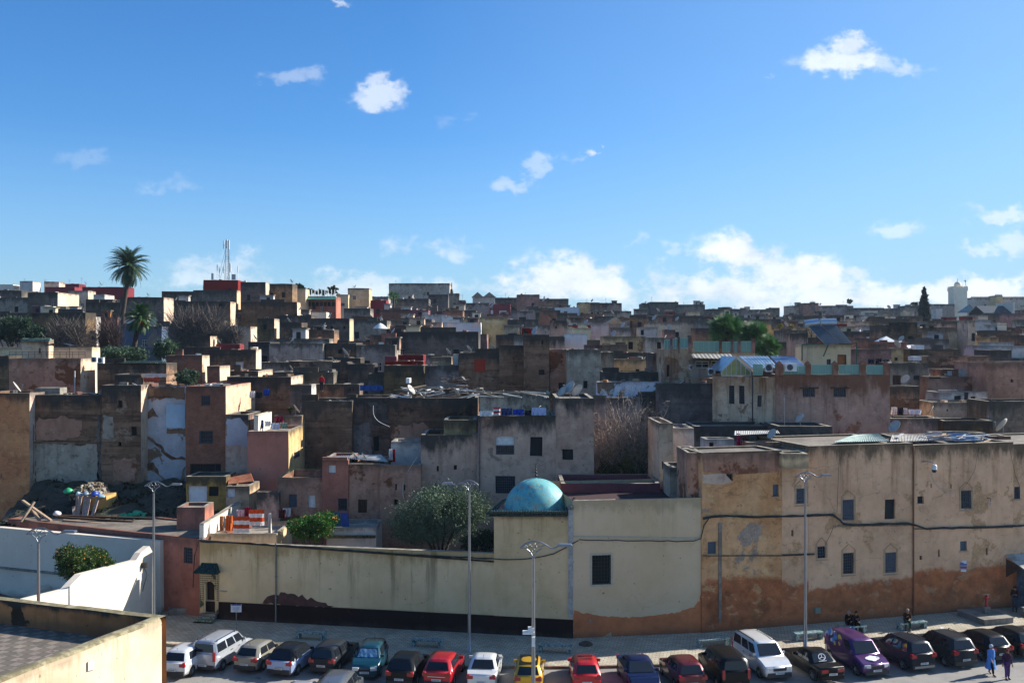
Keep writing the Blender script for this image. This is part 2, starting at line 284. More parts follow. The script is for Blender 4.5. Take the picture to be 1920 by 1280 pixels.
    M['skin'] = plain('skin', '9a6a4c', .6, noisy=0)
    M['bluesheet'] = plain('blue_sheet_metal', '2d5f9c', .5)
defmats()
# ---------------------------------------------------------------- mesh helpers
COL = S.collection
class MB:
    """collects geometry in world coordinates; build() links ONE mesh object"""
    def __init__(s): s.v = []; s.f = []; s.mi = []; s.sm = []
    def face(s, pts, mi=0, sm=False):
        b = len(s.v); s.v.extend([tuple(p) for p in pts]); s.f.append(tuple(range(b, b+len(pts)))); s.mi.append(mi); s.sm.append(sm)
    def add(s, vs, fs, mi=0, sm=False):
        b = len(s.v); s.v.extend([tuple(p) for p in vs])
        for f in fs: s.f.append(tuple(i+b for i in f)); s.mi.append(mi); s.sm.append(sm)
    def box(s, c, sz, rz=0., mi=0, tilt=None):
        m = Matrix.Translation(c) @ Matrix.Rotation(rz, 4, 'Z')
        if tilt: m = m @ Matrix.Rotation(tilt[0], 4, tilt[1])
        vs = [m @ Vector((x*sz[0]/2, y*sz[1]/2, z*sz[2]/2)) for x in (-1, 1) for y in (-1, 1) for z in (-1, 1)]
        s.add(vs, [(0, 1, 3, 2), (4, 6, 7, 5), (0, 4, 5, 1), (2, 3, 7, 6), (0, 2, 6, 4), (1, 5, 7, 3)], mi)
    def bar(s, a, b, w, h=None, mi=0):
        a = Vector(a); b = Vector(b); h = h or w; d = (b-a)
        if d.length < 1e-6: return
        q = d.to_track_quat('Z', 'Y').to_matrix()
        vs = [a+q@Vector((x*w/2, y*h/2, 0)) for x, y in ((-1, -1), (1, -1), (1, 1), (-1, 1))] + [b+q@Vector((x*w/2, y*h/2, 0)) for x, y in ((-1, -1), (1, -1), (1, 1), (-1, 1))]
        s.add(vs, [(3, 2, 1, 0), (4, 5, 6, 7), (0, 1, 5, 4), (1, 2, 6, 5), (2, 3, 7, 6), (3, 0, 4, 7)], mi)
    def tube(s, pts, r, n=6, mi=0, cap=True, sm=True):
        pts = [Vector(p) for p in pts]; rr = r if isinstance(r, (list, tuple)) else [r]*len(pts); rings = []
        up = Vector((0, 0, 1))
        for i, p in enumerate(pts):
            d = (pts[min(i+1, len(pts)-1)]-pts[max(i-1, 0)]).normalized()
            a = d.cross(up if abs(d.z) < .95 else Vector((1, 0, 0))).normalized(); b = d.cross(a)
            rings.append([p+(a*math.cos(2*math.pi*k/n)+b*math.sin(2*math.pi*k/n))*rr[i] for k in range(n)])
        vs = [v for q in rings for v in q]; fs = []
        for i in range(len(pts)-1):
            for k in range(n): fs.append((i*n+k, i*n+(k+1) % n, (i+1)*n+(k+1) % n, (i+1)*n+k))
        s.add(vs, fs, mi, sm)
        if cap: s.add(rings[0], [tuple(range(n))], mi); s.add(rings[-1], [tuple(range(n))[::-1]], mi)
    def lathe(s, c, prof, n=24, mi=0, axis=None, sm=True):
        c = Vector(c); q = (Vector(axis).to_track_quat('Z', 'Y').to_matrix() if axis else Matrix.Identity(3)); vs = []; fs = []
        for (r, z) in prof:
            for k in range(n): a = 2*math.pi*k/n; vs.append(c+q@Vector((r*math.cos(a), r*math.sin(a), z)))
        for i in range(len(prof)-1):
            for k in range(n): fs.append((i*n+k, i*n+(k+1) % n, (i+1)*n+(k+1) % n, (i+1)*n+k))
        s.add(vs, fs, mi, sm)
    def prism(s, pts, d, mi=0):
        """planar outline pts (Vectors) extruded by vector d"""
        n = len(pts); d = Vector(d); vs = [Vector(p) for p in pts]+[Vector(p)+d for p in pts]
        s.add(vs, [tuple(range(n))[::-1], tuple(range(n, 2*n))]+[(i, (i+1) % n, (i+1) % n+n, i+n) for i in range(n)], mi)
    def build(s, name, mats, parent=None, uv=None, wob=0., smooth=False, merge=False):
        if not isinstance(mats, (list, tuple)): mats = [mats]
        o0 = Vector(parent['_org']) if parent is not None and '_org' in parent else Vector((0, 0, 0))
        V = np.array(s.v, dtype=float) if s.v else np.zeros((0, 3))
        if wob:
            for i, p in enumerate(s.v):
                q = Vector(p); w = noise.noise_vector(q*.55)+noise.noise_vector(q*1.9)*.45
                V[i] += np.array(w)*wob*np.array([1, 1, .9])
        me = bpy.data.meshes.new(name)
        me.from_pydata((V-np.array(o0)).tolist(), [], s.f)
        for m in mats: me.materials.append(m)
        me.polygons.foreach_set('material_index', s.mi); me.polygons.foreach_set('use_smooth', [bool(x or smooth) for x in s.sm])
        if uv:
            ztop, zbot = uv; a = me.uv_layers.new(name='wall'); b = me.uv_layers.new(name='foot')
            nl = len(me.loops); vi = np.empty(nl, int); me.loops.foreach_get('vertex_index', vi)
            pn = np.empty(len(me.polygons)*3); me.polygons.foreach_get('normal', pn); pn = pn.reshape(-1, 3)
            tot = np.empty(len(me.polygons), int); me.polygons.foreach_get('loop_total', tot); fi = np.repeat(np.arange(len(tot)), tot)
            q = V[vi]; nn = pn[fi]; u = np.where(np.abs(nn[:, 0]) > np.abs(nn[:, 1]), q[:, 1], q[:, 0])
            zt = ztop(q) if callable(ztop) else ztop
            A = np.stack([u, q[:, 2]-zt], 1).ravel(); B = np.stack([u, q[:, 2]-zbot], 1).ravel()
            a.data.foreach_set('uv', A); b.data.foreach_set('uv', B)
        me.validate(); 
        if merge:
            bm = bmesh.new(); bm.from_mesh(me); bmesh.ops.remove_doubles(bm, verts=bm.verts, dist=.001); bm.to_mesh(me); bm.free()
        o = bpy.data.objects.new(name, me); COL.objects.link(o)
        if parent is not None: o.parent = parent
        o['_org'] = tuple(o0)
        return o
def tag(o, label=None, cat=None, group=None, kind=None):
    if label: o['label'] = label
    if cat: o['category'] = cat; o['kind'] = 'thing'
    if group: o['group'] = group
    if kind: o['kind'] = kind
    return o
def thing(name, loc, label, cat, group=None):
    o = bpy.data.objects.new(name, None); o.empty_display_size = .5; COL.objects.link(o); o.location = loc; o['_org'] = tuple(float(q) for q in loc)
    return tag(o, label, cat, group)
def single(mb, name, mats, loc, label, cat, group=None, **kw):
    """a thing that is one mesh, origin at loc"""
    f = {'_org': tuple(loc)}
    class Fake(dict): pass
    sh = Vector(loc); mb.v = [tuple(Vector(p)) for p in mb.v]
    o = mb.build(name, mats, None, **kw)
    o.data.transform(Matrix.Translation(-sh)); o.location = sh; o['_org'] = tuple(float(q) for q in sh)
    return tag(o, label, cat, group)
def ground_z(x, y):
    """street level, then the hill the town climbs"""
    ys = (0, 74, 80, 92, 105, 125, 165, 200, 260, 330, 420, 520, 900, 6000)
    zs = (0, 0, 2.5, 5.5, 7.4, 10, 13, 15.5, 20, 25, 27, 20, 0, 0)
    z = float(np.interp(y, ys, zs))
    if x < 0: z += float(np.interp(y, (110, 150, 200, 300, 500), (0, 3, 7, 5, 0)))*float(np.interp(x, (-70, -20, 0), (1, .8, 0)))
    return z
# ---------------------------------------------------------------- walls with openings
def wall_face(mb, O, U, L, z0, z1, Nn, holes=(), rev=.18, step=2.2, mi=0, zf=None):
    """rectangle O + U*u, z0..z1, outward normal Nn, with holes (u0,u1,za,zb) set back by rev. zf(u)= top height"""
    us = {0., L}; zs = {z0, z1}; hs = []
    for h in holes:
        u0, u1, a, b = max(.02, h[0]), min(L-.02, h[1]), max(z0+.02, h[2]), min(z1-.02, h[3])
        if u1-u0 < .05 or b-a < .05: continue
        hs.append((u0, u1, a, b)); us |= {u0, u1}; zs |= {a, b}
    def fill(q, st):
        q = sorted(q); r = [q[0]]
        for a, b in zip(q, q[1:]):
            if b-a < 1e-6: continue
            k = max(1, int(math.ceil((b-a)/st))); r += [a+(b-a)*i/k for i in range(1, k+1)]
        return r
    us = fill(us, step); zs = fill(zs, step*1.4); nz = len(zs)
    def pt(u, z):
        if zf and z > z0+.01: z = z0+(z-z0)*(zf(u)-z0)/(z1-z0) if not hs or z >= max(h[3] for h in hs)-1e-6 else z
        return O+U*u+Vector((0, 0, z))
    base = len(mb.v)
    for u in us:
        for z in zs: mb.v.append(tuple(pt(u, z)))
    flip = U.cross(Vector((0, 0, 1))).dot(Nn) < 0
    for i in range(len(us)-1):
        for j in range(nz-1):
            cu = (us[i]+us[i+1])/2; cz = (zs[j]+zs[j+1])/2
            if any(h[0] < cu < h[1] and h[2] < cz < h[3] for h in hs): continue
            f = (base+i*nz+j, base+(i+1)*nz+j, base+(i+1)*nz+j+1, base+i*nz+j+1)
            mb.f.append(f[::-1] if flip else f); mb.mi.append(mi); mb.sm.append(False)
    for (u0, u1, a, b) in hs:
        c = [pt(u0, a), pt(u1, a), pt(u1, b), pt(u0, b)]; k = [p-Nn*rev for p in c]
        for i in range(4):
            q = [c[i], k[i], k[(i+1) % 4], c[(i+1) % 4]]
            mb.face(q if not flip else q[::-1], mi)
    return hs
def grille(kind, parent, O, U, Nn, h, rev, wood=None):
    """a window/door in the hole h=(u0,u1,za,zb): pane, frame and bars as parts"""
    u0, u1, a, b = h; W_, H_ = u1-u0, b-a; D = rev-.02
    def q(u, z, d): return O+U*u+Vector((0, 0, z))-Nn*d
    def fr(mb, w, dd, th, mi=0, inset=0.):
        U0, U1, A, B = u0+inset, u1-inset, a+inset, b-inset
        for (p0, p1) in (((U0, A+w/2), (U1, A+w/2)), ((U0, B-w/2), (U1, B-w/2))): mb.bar(q(*p0, dd), q(*p1, dd), th, w, mi)
        for uu in (U0+w/2, U1-w/2): mb.bar(q(uu, A+w, dd), q(uu, B-w, dd), w, th, mi)
    mb = MB(); mb.face([q(u0, a, rev), q(u1, a, rev), q(u1, b, rev), q(u0, b, rev)])
    nm = 'door' if kind.startswith('door') else 'window'
    base = {'glass': M['glass'], 'bars': M['glass'], 'shutter': M['steelblue'], 'door': M['wood'], 'doorgreen': M['greenpaint'], 'doororange': plain('orange_brown_door', '9c5a26', .6), 'lattice': M['glass'], 'white': M['white_metal'], 'redpane': plain('red_orange_cloth', 'a8341c', .8), 'wood': M['dark'], 'dark': M['dark']}.get(kind, M['dark'])
    w = mb.build(nm, base, parent)
    if kind == 'dark': return w
    if kind in ('glass', 'bars', 'shutter', 'wood', 'door', 'doororange'):
        f = MB(); fr(f, min(.08, W_*.1), D-.03, .05)
        if kind in ('glass',): f.bar(q((u0+u1)/2, a+.05, D-.03), q((u0+u1)/2, b-.05, D-.03), .05, .04); f.bar(q(u0+.05, a+H_*.6, D-.035), q(u1-.05, a+H_*.6, D-.035), .04, .05)
        if kind == 'wood':
            f.bar(q(u0+W_*.33, a+.05, D-.03), q(u0+W_*.33, b-.05, D-.03), .07, .05); f.bar(q(u0+W_*.8, a+.05, D-.03), q(u0+W_*.8, b-.05, D-.03), .07, .05); f.bar(q(u0+.05, a+H_*.4, D-.035), q(u1-.05, a+H_*.4, D-.035), .05, .06)
        if kind == 'shutter':
            k = 0
            while a+.12+k*.12 < b-.1: f.bar(q(u0+.06, a+.12+k*.12, D-.02), q(u1-.06, a+.12+k*.12, D-.02), .03, .05); k += 1
        f.build('frame', {'glass': M['frame_white'], 'bars': M['steelblue'], 'shutter': M['steelblue'], 'wood': M['wood'], 'door': M['wood'], 'doororange': M['wood']}[kind], w)
    if kind in ('bars', 'lattice', 'grid', 'gridgreen'):
        g = MB(); th = .03 if kind != 'lattice' else .045; sp = .16 if kind != 'gridgreen' else .19
        nu = max(2, int(W_/sp)); nz = max(2, int(H_/(sp*(2.2 if kind == 'bars' else 1.2))))
        for i in range(nu+1): uu = u0+.02+(W_-.04)*i/nu; g.bar(q(uu, a+.01, .03), q(uu, b-.01, .03), th)
        for i in range(nz+1): zz = a+.02+(H_-.04)*i/nz; g.bar(q(u0+.01, zz, .035), q(u1-.01, zz, .035), th)
        if kind == 'lattice':
            for i in range(nz):
                for j in range(nu):
                    uc = u0+W_*(j+.5)/nu; zc = a+H_*(i+.5)/nz
                    g.bar(q(uc-.05, zc-.05, .02), q(uc+.05, zc+.05, .02), .03); g.bar(q(uc+.05, zc-.05, .02), q(uc-.05, zc+.05, .02), .03)
        g.build('grille', {'gridgreen': plain('dark_green_lattice_paint', '16281f', .6), 'grid': plain('blue_grey_grille_paint', '3f4854', .6), 'bars': plain('dark_blue_grey_bars', '343c46', .6), 'lattice': plain('pale_blue_grille_paint', '464e5a', .6)}.get(kind, M['iron']), w)
    return w
HOUSES = []
def house(label, px0, px1, top, d=None, mat='grey', roof='roof', depth=None, win=(), swin=(), d2=None, top2=None, bot=None, par=.55, name='house', cat='house', wob=.05, base=None, group=None,
          coping=None, rev=.2, ldepth=None, zfun=None, thick=.28, step=2.2, zroof=None, parent=None, sill=False, side=None):
    """box building: front runs (px0,d)->(px1,d2); top = photo row of its roof edge at px0; win=[(px0,px1,py0,py1,kind)] in photo pixels on the front; swin on the side that faces the middle"""
    if d is None: d = float(np.interp(top, (555, 580, 600, 620, 640, 660, 700, 740), (340, 260, 200, 165, 140, 125, 105, 92)))
    d2 = d if d2 is None else d2
    A = Vector((X(px0, d), d, 0)); B = Vector((X(px1, d2), d2, 0)); U = (B-A); L = U.length; U.normalize(); Nf = Vector((U.y, -U.x, 0))
    if Nf.y > 0: Nf = -Nf
    z1 = Z(top, d); dep = depth or max(3.5, min(L*.8, 9)); back = -Nf*dep
    xm = (A.x+B.x)/2; z0 = base if base is not None else min(ground_z(xm, d), ground_z(xm, d2))-.6
    if bot is not None: z0 = Z(bot, d)
    C = B+back; Dd = A+back
    org = (A+B)/2+back*.5; org.z = z0
    t = parent or thing(name, org, label, cat, group)
    def hit(O, UU, px, py):
        tx = (px-960)/F; den = UU.x-tx*UU.y
        u = (tx*O.y-O.x)/den; y = O.y+UU.y*u; return u, H-(py-640)/F*y
    hf = []
    for w in win:
        ua, za = hit(A, U, w[0], w[3]); ub, zb = hit(A, U, w[1], w[2]); hf.append((min(ua, ub), max(ua, ub), min(za, zb), max(za, zb)))
    mb = MB(); kinds = [w[4] for w in win]
    wall_face(mb, A, U, L, z0, z1, Nf, hf, rev, step, 0, zfun)
    side_r = (A.x+B.x)/2 < 0      # the side towards the middle of the picture is the one seen
    us_ = (back).normalized(); hs = []
    So, Sn = (B, U) if side_r else (A, -U)
    for w in swin:
        ua, za = hit(So, us_, w[0], w[3]); ub, zb = hit(So, us_, w[1], w[2]); hs.append((min(ua, ub), max(ua, ub), min(za, zb), max(za, zb)))
    wall_face(mb, B, us_, dep, z0, z1, U, hs if side_r else (), rev, step, 2 if side and side_r else 0)  # side: end wall in a paler tone, mostly sunlight put into the colour
    wall_face(mb, A, us_, dep, z0, z1, -U, hs if not side_r else (), rev, step)
    wall_face(mb, Dd, U, L, z0, z1, -Nf, (), rev, step*1.5)
    # parapet top ring and inner faces
    th = min(thick, L*.2, dep*.2); q = [A, B, C, Dd]; iq = [A+U*th-Nf*th, B-U*th-Nf*th, C-U*th+Nf*th, Dd+U*th+Nf*th]
    zr = z1-par
    for i in range(4):
        a, b, ia, ib = q[i], q[(i+1) % 4], iq[i], iq[(i+1) % 4]; k = max(1, int((b-a).length/step))
        for j in range(k):
            f0, f1 = j/k, (j+1)/k
            p = [a.lerp(b, f0), a.lerp(b, f1), ia.lerp(ib, f1), ia.lerp(ib, f0)]
            mb.face([v+Vector((0, 0, z1)) for v in p], 1)
            mb.face([p[3]+Vector((0, 0, z1)), p[2]+Vector((0, 0, z1)), p[2]+Vector((0, 0, zr)), p[3]+Vector((0, 0, zr))], 0)
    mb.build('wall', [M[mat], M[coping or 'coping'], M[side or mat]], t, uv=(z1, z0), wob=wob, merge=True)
    rb = MB(); rb.face([v+Vector((0, 0, zr+.004)) for v in iq]); rb.build('roof', M[roof], t)
    for (O, UU, NN, hh, kk) in [(A, U, Nf, hf[i], kinds[i]) for i in range(len(hf))]+[(So, us_, Sn, hs[i], swin[i][4]) for i in range(len(hs))]:
        # the wall clamps holes near its edges; do the same
        u0, u1, za, zb = hh; LL = L if O is A and UU is U else dep
        u0 = max(.02, u0); u1 = min(LL-.02, u1); za = max(z0+.02, za); zb = min(z1-.02, zb)
        if u1-u0 > .05 and zb-za > .05: grille(kk, t, O, UU, NN, (u0, u1, za, zb), rev)
    t['_r'] = (A.x, A.y, B.x, B.y, z1, zr, dep); HOUSES.append((t, px0, px1, top, d, z1, zr, dep))
    return t
# ---------------------------------------------------------------- ground, street, pavement
def ground():
    xs = [-3000, -1200, -600, -400]+list(range(-300, 301, 10))+[400, 600, 1200, 3000]
    ys = [-200, -60, 0, 20, 40, 50, 60, 66, 70, 74, 77, 80, 84, 88, 92, 98, 105]+list(range(115, 560, 15))+[620, 700, 900, 1500, 3000, 6000]
    mb = MB(); n = len(ys)
    for x in xs:
        for y in ys: mb.v.append((x, y, ground_z(x, y)-.012))
    for i in range(len(xs)-1):
        for j in range(n-1): mb.f.append((i*n+j, (i+1)*n+j, (i+1)*n+j+1, i*n+j+1)); mb.mi.append(0); mb.sm.append(True)
    o = mb.build('ground', two('hill_earth', '6d5f4c', '51483a', .3)); tag(o, 'bare earth of the hill below the old town', kind='structure')
ground()
# street surface
n = NT('asphalt'); f = n.noise(.35, 6, .65); g = n.noise(25, 4, .7); cr = n.noise(1.2, 8, .8)
col = n.mix(n.ramp(f, .3, .7), hexc('827e78'), hexc('969189')); col = n.mix(n.ramp(g, .35, .7, 0, .5), col, (.35, .35, .35), 'MULTIPLY'); col = n.mix(n.ramp(cr, .56, .64, 0, .45), col, hexc('4a463f')); ol = n.noise(.9, 3, .5, off=(5, 5, 0)); col = n.mix(n.ramp(ol, .62, .7, 0, .6), col, hexc('2f2d2a'))
n.L.new(col, n.b.inputs['Base Color']); n.b.inputs['Roughness'].default_value = .9; n.bump(g, .4, .01); MATS['asphalt'] = n.m
mb = MB(); mb.face([(-60, 5, .004), (80, 5, .004), (80, 80, .004), (-60, 73, .004)]); o = mb.build('street', MATS['asphalt']); tag(o, 'worn grey asphalt of the street and parking bays', kind='structure')
# pavement of small pale pavers, one kerb step up
n = NT('pavers'); bt = n.N.new('ShaderNodeTexBrick'); mp = n.N.new('ShaderNodeMapping'); mp.inputs['Rotation'].default_value = (0, 0, .22); n.L.new(n.pos(), mp.inputs[0]); n.L.new(mp.outputs[0], bt.inputs[0])
bt.inputs['Scale'].default_value = 1; bt.inputs['Brick Width'].default_value = .42; bt.inputs['Row Height'].default_value = .21; bt.inputs['Mortar Size'].default_value = .016
bt.inputs['Color1'].default_value = (*hexc('bdb29d'), 1); bt.inputs['Color2'].default_value = (*hexc('a69b87'), 1); bt.inputs['Mortar'].default_value = (*hexc('676053'), 1)
f = n.noise(.5, 6, .65); col = n.mix(n.ramp(f, .35, .7, 0, .6), bt.outputs[0], (.62, .58, .52), 'MULTIPLY'); n.L.new(col, n.b.inputs['Base Color']); n.b.inputs['Roughness'].default_value = .9; n.bump(bt.outputs[1], -.4, .02); MATS['pavers'] = n.m
WALLBASE = [(300, 1150), (375, 1163), (720, 1179), (1074, 1200), (1320, 1183), (1640, 1160), (1960, 1137)]
KERB = [(300, 1208), (650, 1238), (860, 1252), (1090, 1252), (1290, 1247), (1470, 1231), (1620, 1209), (1780, 1190), (1960, 1170)]
def kerbpt(px): return G(px, float(np.interp(px, [k[0] for k in KERB], [k[1] for k in KERB])))
zp = .14
kp = [G(*k) for k in KERB]; wp = [G(px, py-9) for px, py in WALLBASE]
mb = MB(); pl = [Vector((p.x, p.y, zp)) for p in kp]; wl = [Vector((p.x, p.y+.5, zp)) for p in wp]
top = pl+wl[::-1]; mb.face(top)
o = mb.build('pavement', MATS['pavers']); tag(o, 'pale paved pavement along the foot of the walls', kind='structure')
bm = bmesh.new(); bm.from_mesh(o.data); bmesh.ops.triangulate(bm, faces=bm.faces); bm.to_mesh(o.data); bm.free()
mb = MB()
for a, b in zip(kp, kp[1:]):
    L_ = (b-a).length; k = int(L_/1.0); u = (b-a)/k; nn = Vector((u.y, -u.x, 0)).normalized()
    for i in range(k):
        p, q = a+u*i+u*.01, a+u*(i+1)-u*.01; c = (p+q)/2+nn*.075; mb.box((c.x, c.y, .078), (u.length-.02, .15, .148), math.atan2(u.y, u.x), i % 2)
o = mb.build('kerb', [two('kerb_stone', '8c8272', '6c6355', 1.5), two('kerb_stone_red', '8c6a55', '6f5244', 1.5)]); tag(o, 'row of kerbstones between pavement and parking bays', kind='structure')
# dirt strip of the ruined plot on the left
mb = MB()
rng = random.Random(4)
xs = np.linspace(-40, -21, 46); ys = np.linspace(75.5, 86, 30); nn_ = len(ys)
def rub(x, y):
    t = (y-75.5)/10.5; b = 4.4+2.6*min(1, t*1.3)+.6*math.exp(-((x+30.5)/3)**2-((y-78)/2)**2)
    return b+noise.noise(Vector((x*.7, y*.7, 1)))*.5+noise.noise(Vector((x*2.3, y*2.3, 5)))*.22
for x in xs:
    for y in ys: mb.v.append((x, y, rub(x, y)))
for i in range(len(xs)-1):
    for j in range(nn_-1): mb.f.append((i*nn_+j, (i+1)*nn_+j, (i+1)*nn_+j+1, i*nn_+j+1)); mb.mi.append(0); mb.sm.append(False)
n = NT('rubble_earth'); f = n.noise(1.2, 6, .7); g = n.noise(6, 5, .7); col = n.mix(n.ramp(f, .4, .6), hexc('3f382c'), hexc('262c18')); col = n.mix(n.ramp(g, .6, .66, 0, .7), col, hexc('6f6758')); n.L.new(col, n.b.inputs['Base Color']); n.bump(g, .8, .08); MATS['rubble'] = n.m
o = mb.build('hillside', n.m); tag(o, 'overgrown rubble slope below the ruined houses', kind='structure')
# ---------------------------------------------------------------- front row: long walls on the street
def poly_wall(outline, px0, d0, px1, d1, thick, mats, parent, uvt, name='wall', rev=0, wob=.0):
    """wall in the vertical plane through (px0,d0)-(px1,d1); outline = photo points (px,py) in order"""
    A = Vector((X(px0, d0), d0, 0)); B = Vector((X(px1, d1), d1, 0)); U = (B-A).normalized(); Nf = Vector((U.y, -U.x, 0))
    if Nf.dot(-A) < 0: Nf = -Nf
    pts = []
    for px, py in outline:
        tx = (px-960)/F; u = (tx*A.y-A.x)/(U.x-tx*U.y); p = A+U*u; pts.append(Vector((p.x, p.y, H-(py-640)/F*p.y)))
    mb = MB(); mb.prism(pts, -Nf*thick)
    bm = bmesh.new(); o = mb.build(name, mats, parent, uv=uvt, wob=wob); bm.free()
    return o, A, U, Nf
# --- long cream wall with maroon foot (two runs) 375..1074
D_L, D_R = 67.9, 63.35
def dl(px): # depth of the cream wall plane at px
    A = Vector((X(375, D_L), D_L, 0)); B = Vector((X(1074, D_R), D_R, 0)); U = B-A; tx = (px-960)/F; u = (tx*A.y-A.x)/(U.x-tx*U.y); return A.y+U.y*u
def wallpt(px, py, off=0.):
    A = Vector((X(375, D_L), D_L, 0)); B = Vector((X(1074, D_R), D_R, 0)); U = (B-A).normalized(); N_ = Vector((U.y, -U.x, 0))
    if N_.y > 0: N_ = -N_
    d = dl(px); p = P(px, py, d); return p+N_*off
CW_U = (Vector((X(1074, D_R), D_R, 0))-Vector((X(375, D_L), D_L, 0))).normalized(); CW_N = Vector((CW_U.y, -CW_U.x, 0))
if CW_N.y > 0: CW_N = -CW_N
t = thing('boundary_wall', wallpt(650, 1180), 'long cream garden wall with ochre run marks and dark maroon foot', 'wall'); t['kind'] = 'thing'
mb = MB(); A = wallpt(375, 1007); B = wallpt(926, 1046); zt = (A.z+B.z)/2
A0 = Vector((A.x, A.y, 0)); L = (Vector((B.x, B.y, 0))-A0).length
def uu(px): p = wallpt(px, 900); return (Vector((p.x, p.y, 0))-A0).length
dh = [(uu(385), uu(402), 0.55, 2.75)]
wall_face(mb, A0, CW_U, L, 1.35, zt, CW_N, dh, .35, 2.2)
wall_face(mb, A0, CW_U, dh[0][0], -.5, 1.35, CW_N, (), .35, 2.2)
k0 = uu(412); wall_face(mb, A0+CW_U*0, -CW_U, .02, -.5, zt, CW_N)
back = -CW_N*.4
mb.face([A0+Vector((0, 0, zt)), A0+CW_U*L+Vector((0, 0, zt)), A0+CW_U*L+back+Vector((0, 0, zt)), A0+back+Vector((0, 0, zt))], 1)
mb.face([A0+back+Vector((0, 0, -.5)), A0+CW_U*L+back+Vector((0, 0, -.5)), A0+CW_U*L+back+Vector((0, 0, zt)), A0+back+Vector((0, 0, zt))])
mb.build('wall', [M['cream_top'], M['coping']], t, uv=(zt, 0), wob=.02)
mb = MB(); f0 = A0+CW_U*uu(401)+CW_N*.03; fl = uu(1075)-uu(401); wall_face(mb, f0, CW_U, fl, -.5, 1.32, CW_N, (), .1, 2.5)
mb.face([f0+Vector((0, 0, 1.32)), f0+CW_U*fl+Vector((0, 0, 1.32)), f0+CW_U*fl-CW_N*.03+Vector((0, 0, 1.32)), f0-CW_N*.03+Vector((0, 0, 1.32))])
mb.build('plinth', M['maroon'], t, uv=(1.32, 0), wob=.0)
# torn plaster patch
def patch_on(poly, parent, mat, off=.006, fn=wallpt, name='plaster_patch', jag=0):
    pts = [fn(px, py, off) for px, py in poly]
    if jag:
        r = random.Random(len(poly)); q = []
        for a, b in zip(pts, pts[1:]+pts[:1]):
            k = max(2, int((b-a).length/.22))
            for i in range(k): q.append(a.lerp(b, i/k)+Vector((0, 0, r.uniform(-jag, jag)))+CW_U*r.uniform(-jag, jag)*.5)
        pts = q
    mb = MB(); mb.face(pts); return mb.build(name, mat, parent)
patch_on([(492, 1131), (500, 1120), (515, 1114), (540, 1112), (565, 1117), (590, 1124), (610, 1130), (634, 1139), (600, 1139), (550, 1136)], t, two('bare_red_earth_patch', '5d3a33', '4c3029', 2), jag=.13)
patch_on([(410, 1122), (414, 1117), (420, 1116), (428, 1126), (436, 1118), (448, 1122), (452, 1128), (430, 1128)], t, two('bare_red_earth_patch', '5d3a33', '4c3029', 2), jag=.06)
# dark ledge + cable along the top of the wall
mb = MB(); mb.bar(wallpt(375, 1012, .03), wallpt(926, 1052, .03), .12, .1); mb.build('ledge', two('dark_ledge', '4c4234', '2c261e', 2), t)
def cable(pts, fn, label, name='power_cable', r=.035, strands=2, off=.09, seed=1, sag=.0):
    rg = random.Random(seed); mb = MB()
    for s in range(strands):
        q = []
        for a, b in zip(pts, pts[1:]):
            k = max(1, int(abs(b[0]-a[0])/14))
            for i in range(k): f = i/k; q.append(fn(a[0]+(b[0]-a[0])*f, a[1]+(b[1]-a[1])*f+rg.uniform(-.9, .9)+s*.8+sag*math.sin(math.pi*f), off+rg.uniform(0, .03)))
        q.append(fn(*pts[-1], off)); mb.tube(q, r*rg.uniform(.7, 1.1), 5)
    return single(mb, name, M['cable'], q[len(q)//2], label, 'cable')
cable([(363, 1098), (366, 1040), (374, 1014), (470, 1017), (640, 1029), (760, 1038), (925, 1046)], wallpt, 'bundle of black cables running along the top of the cream garden wall')
# arched doorway
dr = thing('arched_doorway', wallpt(392, 1155), 'small arched wooden door under a green tiled canopy in the cream wall', 'doorway'); dr['kind'] = 'thing'
def dp(px, py, o=0.): return wallpt(px, py, o)
mb = MB()
cx_, w_, zb, zs = uu(393), .42, .55, 2.15
fx0, fx1, fz0, fz1 = uu(375.5), uu(410), 1.36, 3.3
def wl(u, z, o): return A0+CW_U*u+CW_N*o+Vector((0, 0, z))
arch = [(w_*math.cos(a)*(1.12 if 0 else 1), zs+.55*math.sin(a)**.85) for a in np.linspace(0, math.pi, 13)]
hole = [(cx_+w_, zb)]+[(cx_+x, z) for x, z in arch]+[(cx_-w_, zb)]
# frame with arched opening: strips between the hole and the outer rectangle
outer = []
for (u, z) in hole:
    du = u-cx_; 
    if z <= zs: outer.append((fx1 if du > 0 else fx0, z))
    else:
        a = math.atan2(z-zs+.01, du); k = min((fx1-cx_)/max(1e-3, abs(math.cos(a))), (fz1-zs)/max(1e-3, math.sin(a))); outer.append((cx_+k*math.cos(a)*1., zs+k*math.sin(a)))
for i in range(len(hole)-1):
    mb.face([wl(*hole[i], .05), wl(*outer[i], .05), wl(*outer[i+1], .05), wl(*hole[i+1], .05)])
    mb.face([wl(*hole[i], .05), wl(*hole[i+1], .05), wl(*hole[i+1], -.3), wl(*hole[i], -.3)])
mb.build('surround', plaster('carved_stucco', 'a89a72', '8e8260', '3b4a3e', .5, .1, .1, .2, seed=41), dr, uv=(9, -9))
mb = MB()
for i in range(9):
    for j in range(13):
        u = fx0+.07+(fx1-fx0-.14)*i/8; z = 1.45+j*.145
        if abs(u-cx_) < w_+.03 and z < zs+.1 or ((u-cx_)/(w_+.04))**2+((z-zs)/.62)**2 < 1 and z >= zs: continue
        mb.box(wl(u, z, .06), (.08, .03, .07), math.atan2(CW_U.y, CW_U.x))
mb.build('carved_pattern', two('dark_stucco_relief', '3d4a42', '57553f', 4), dr)
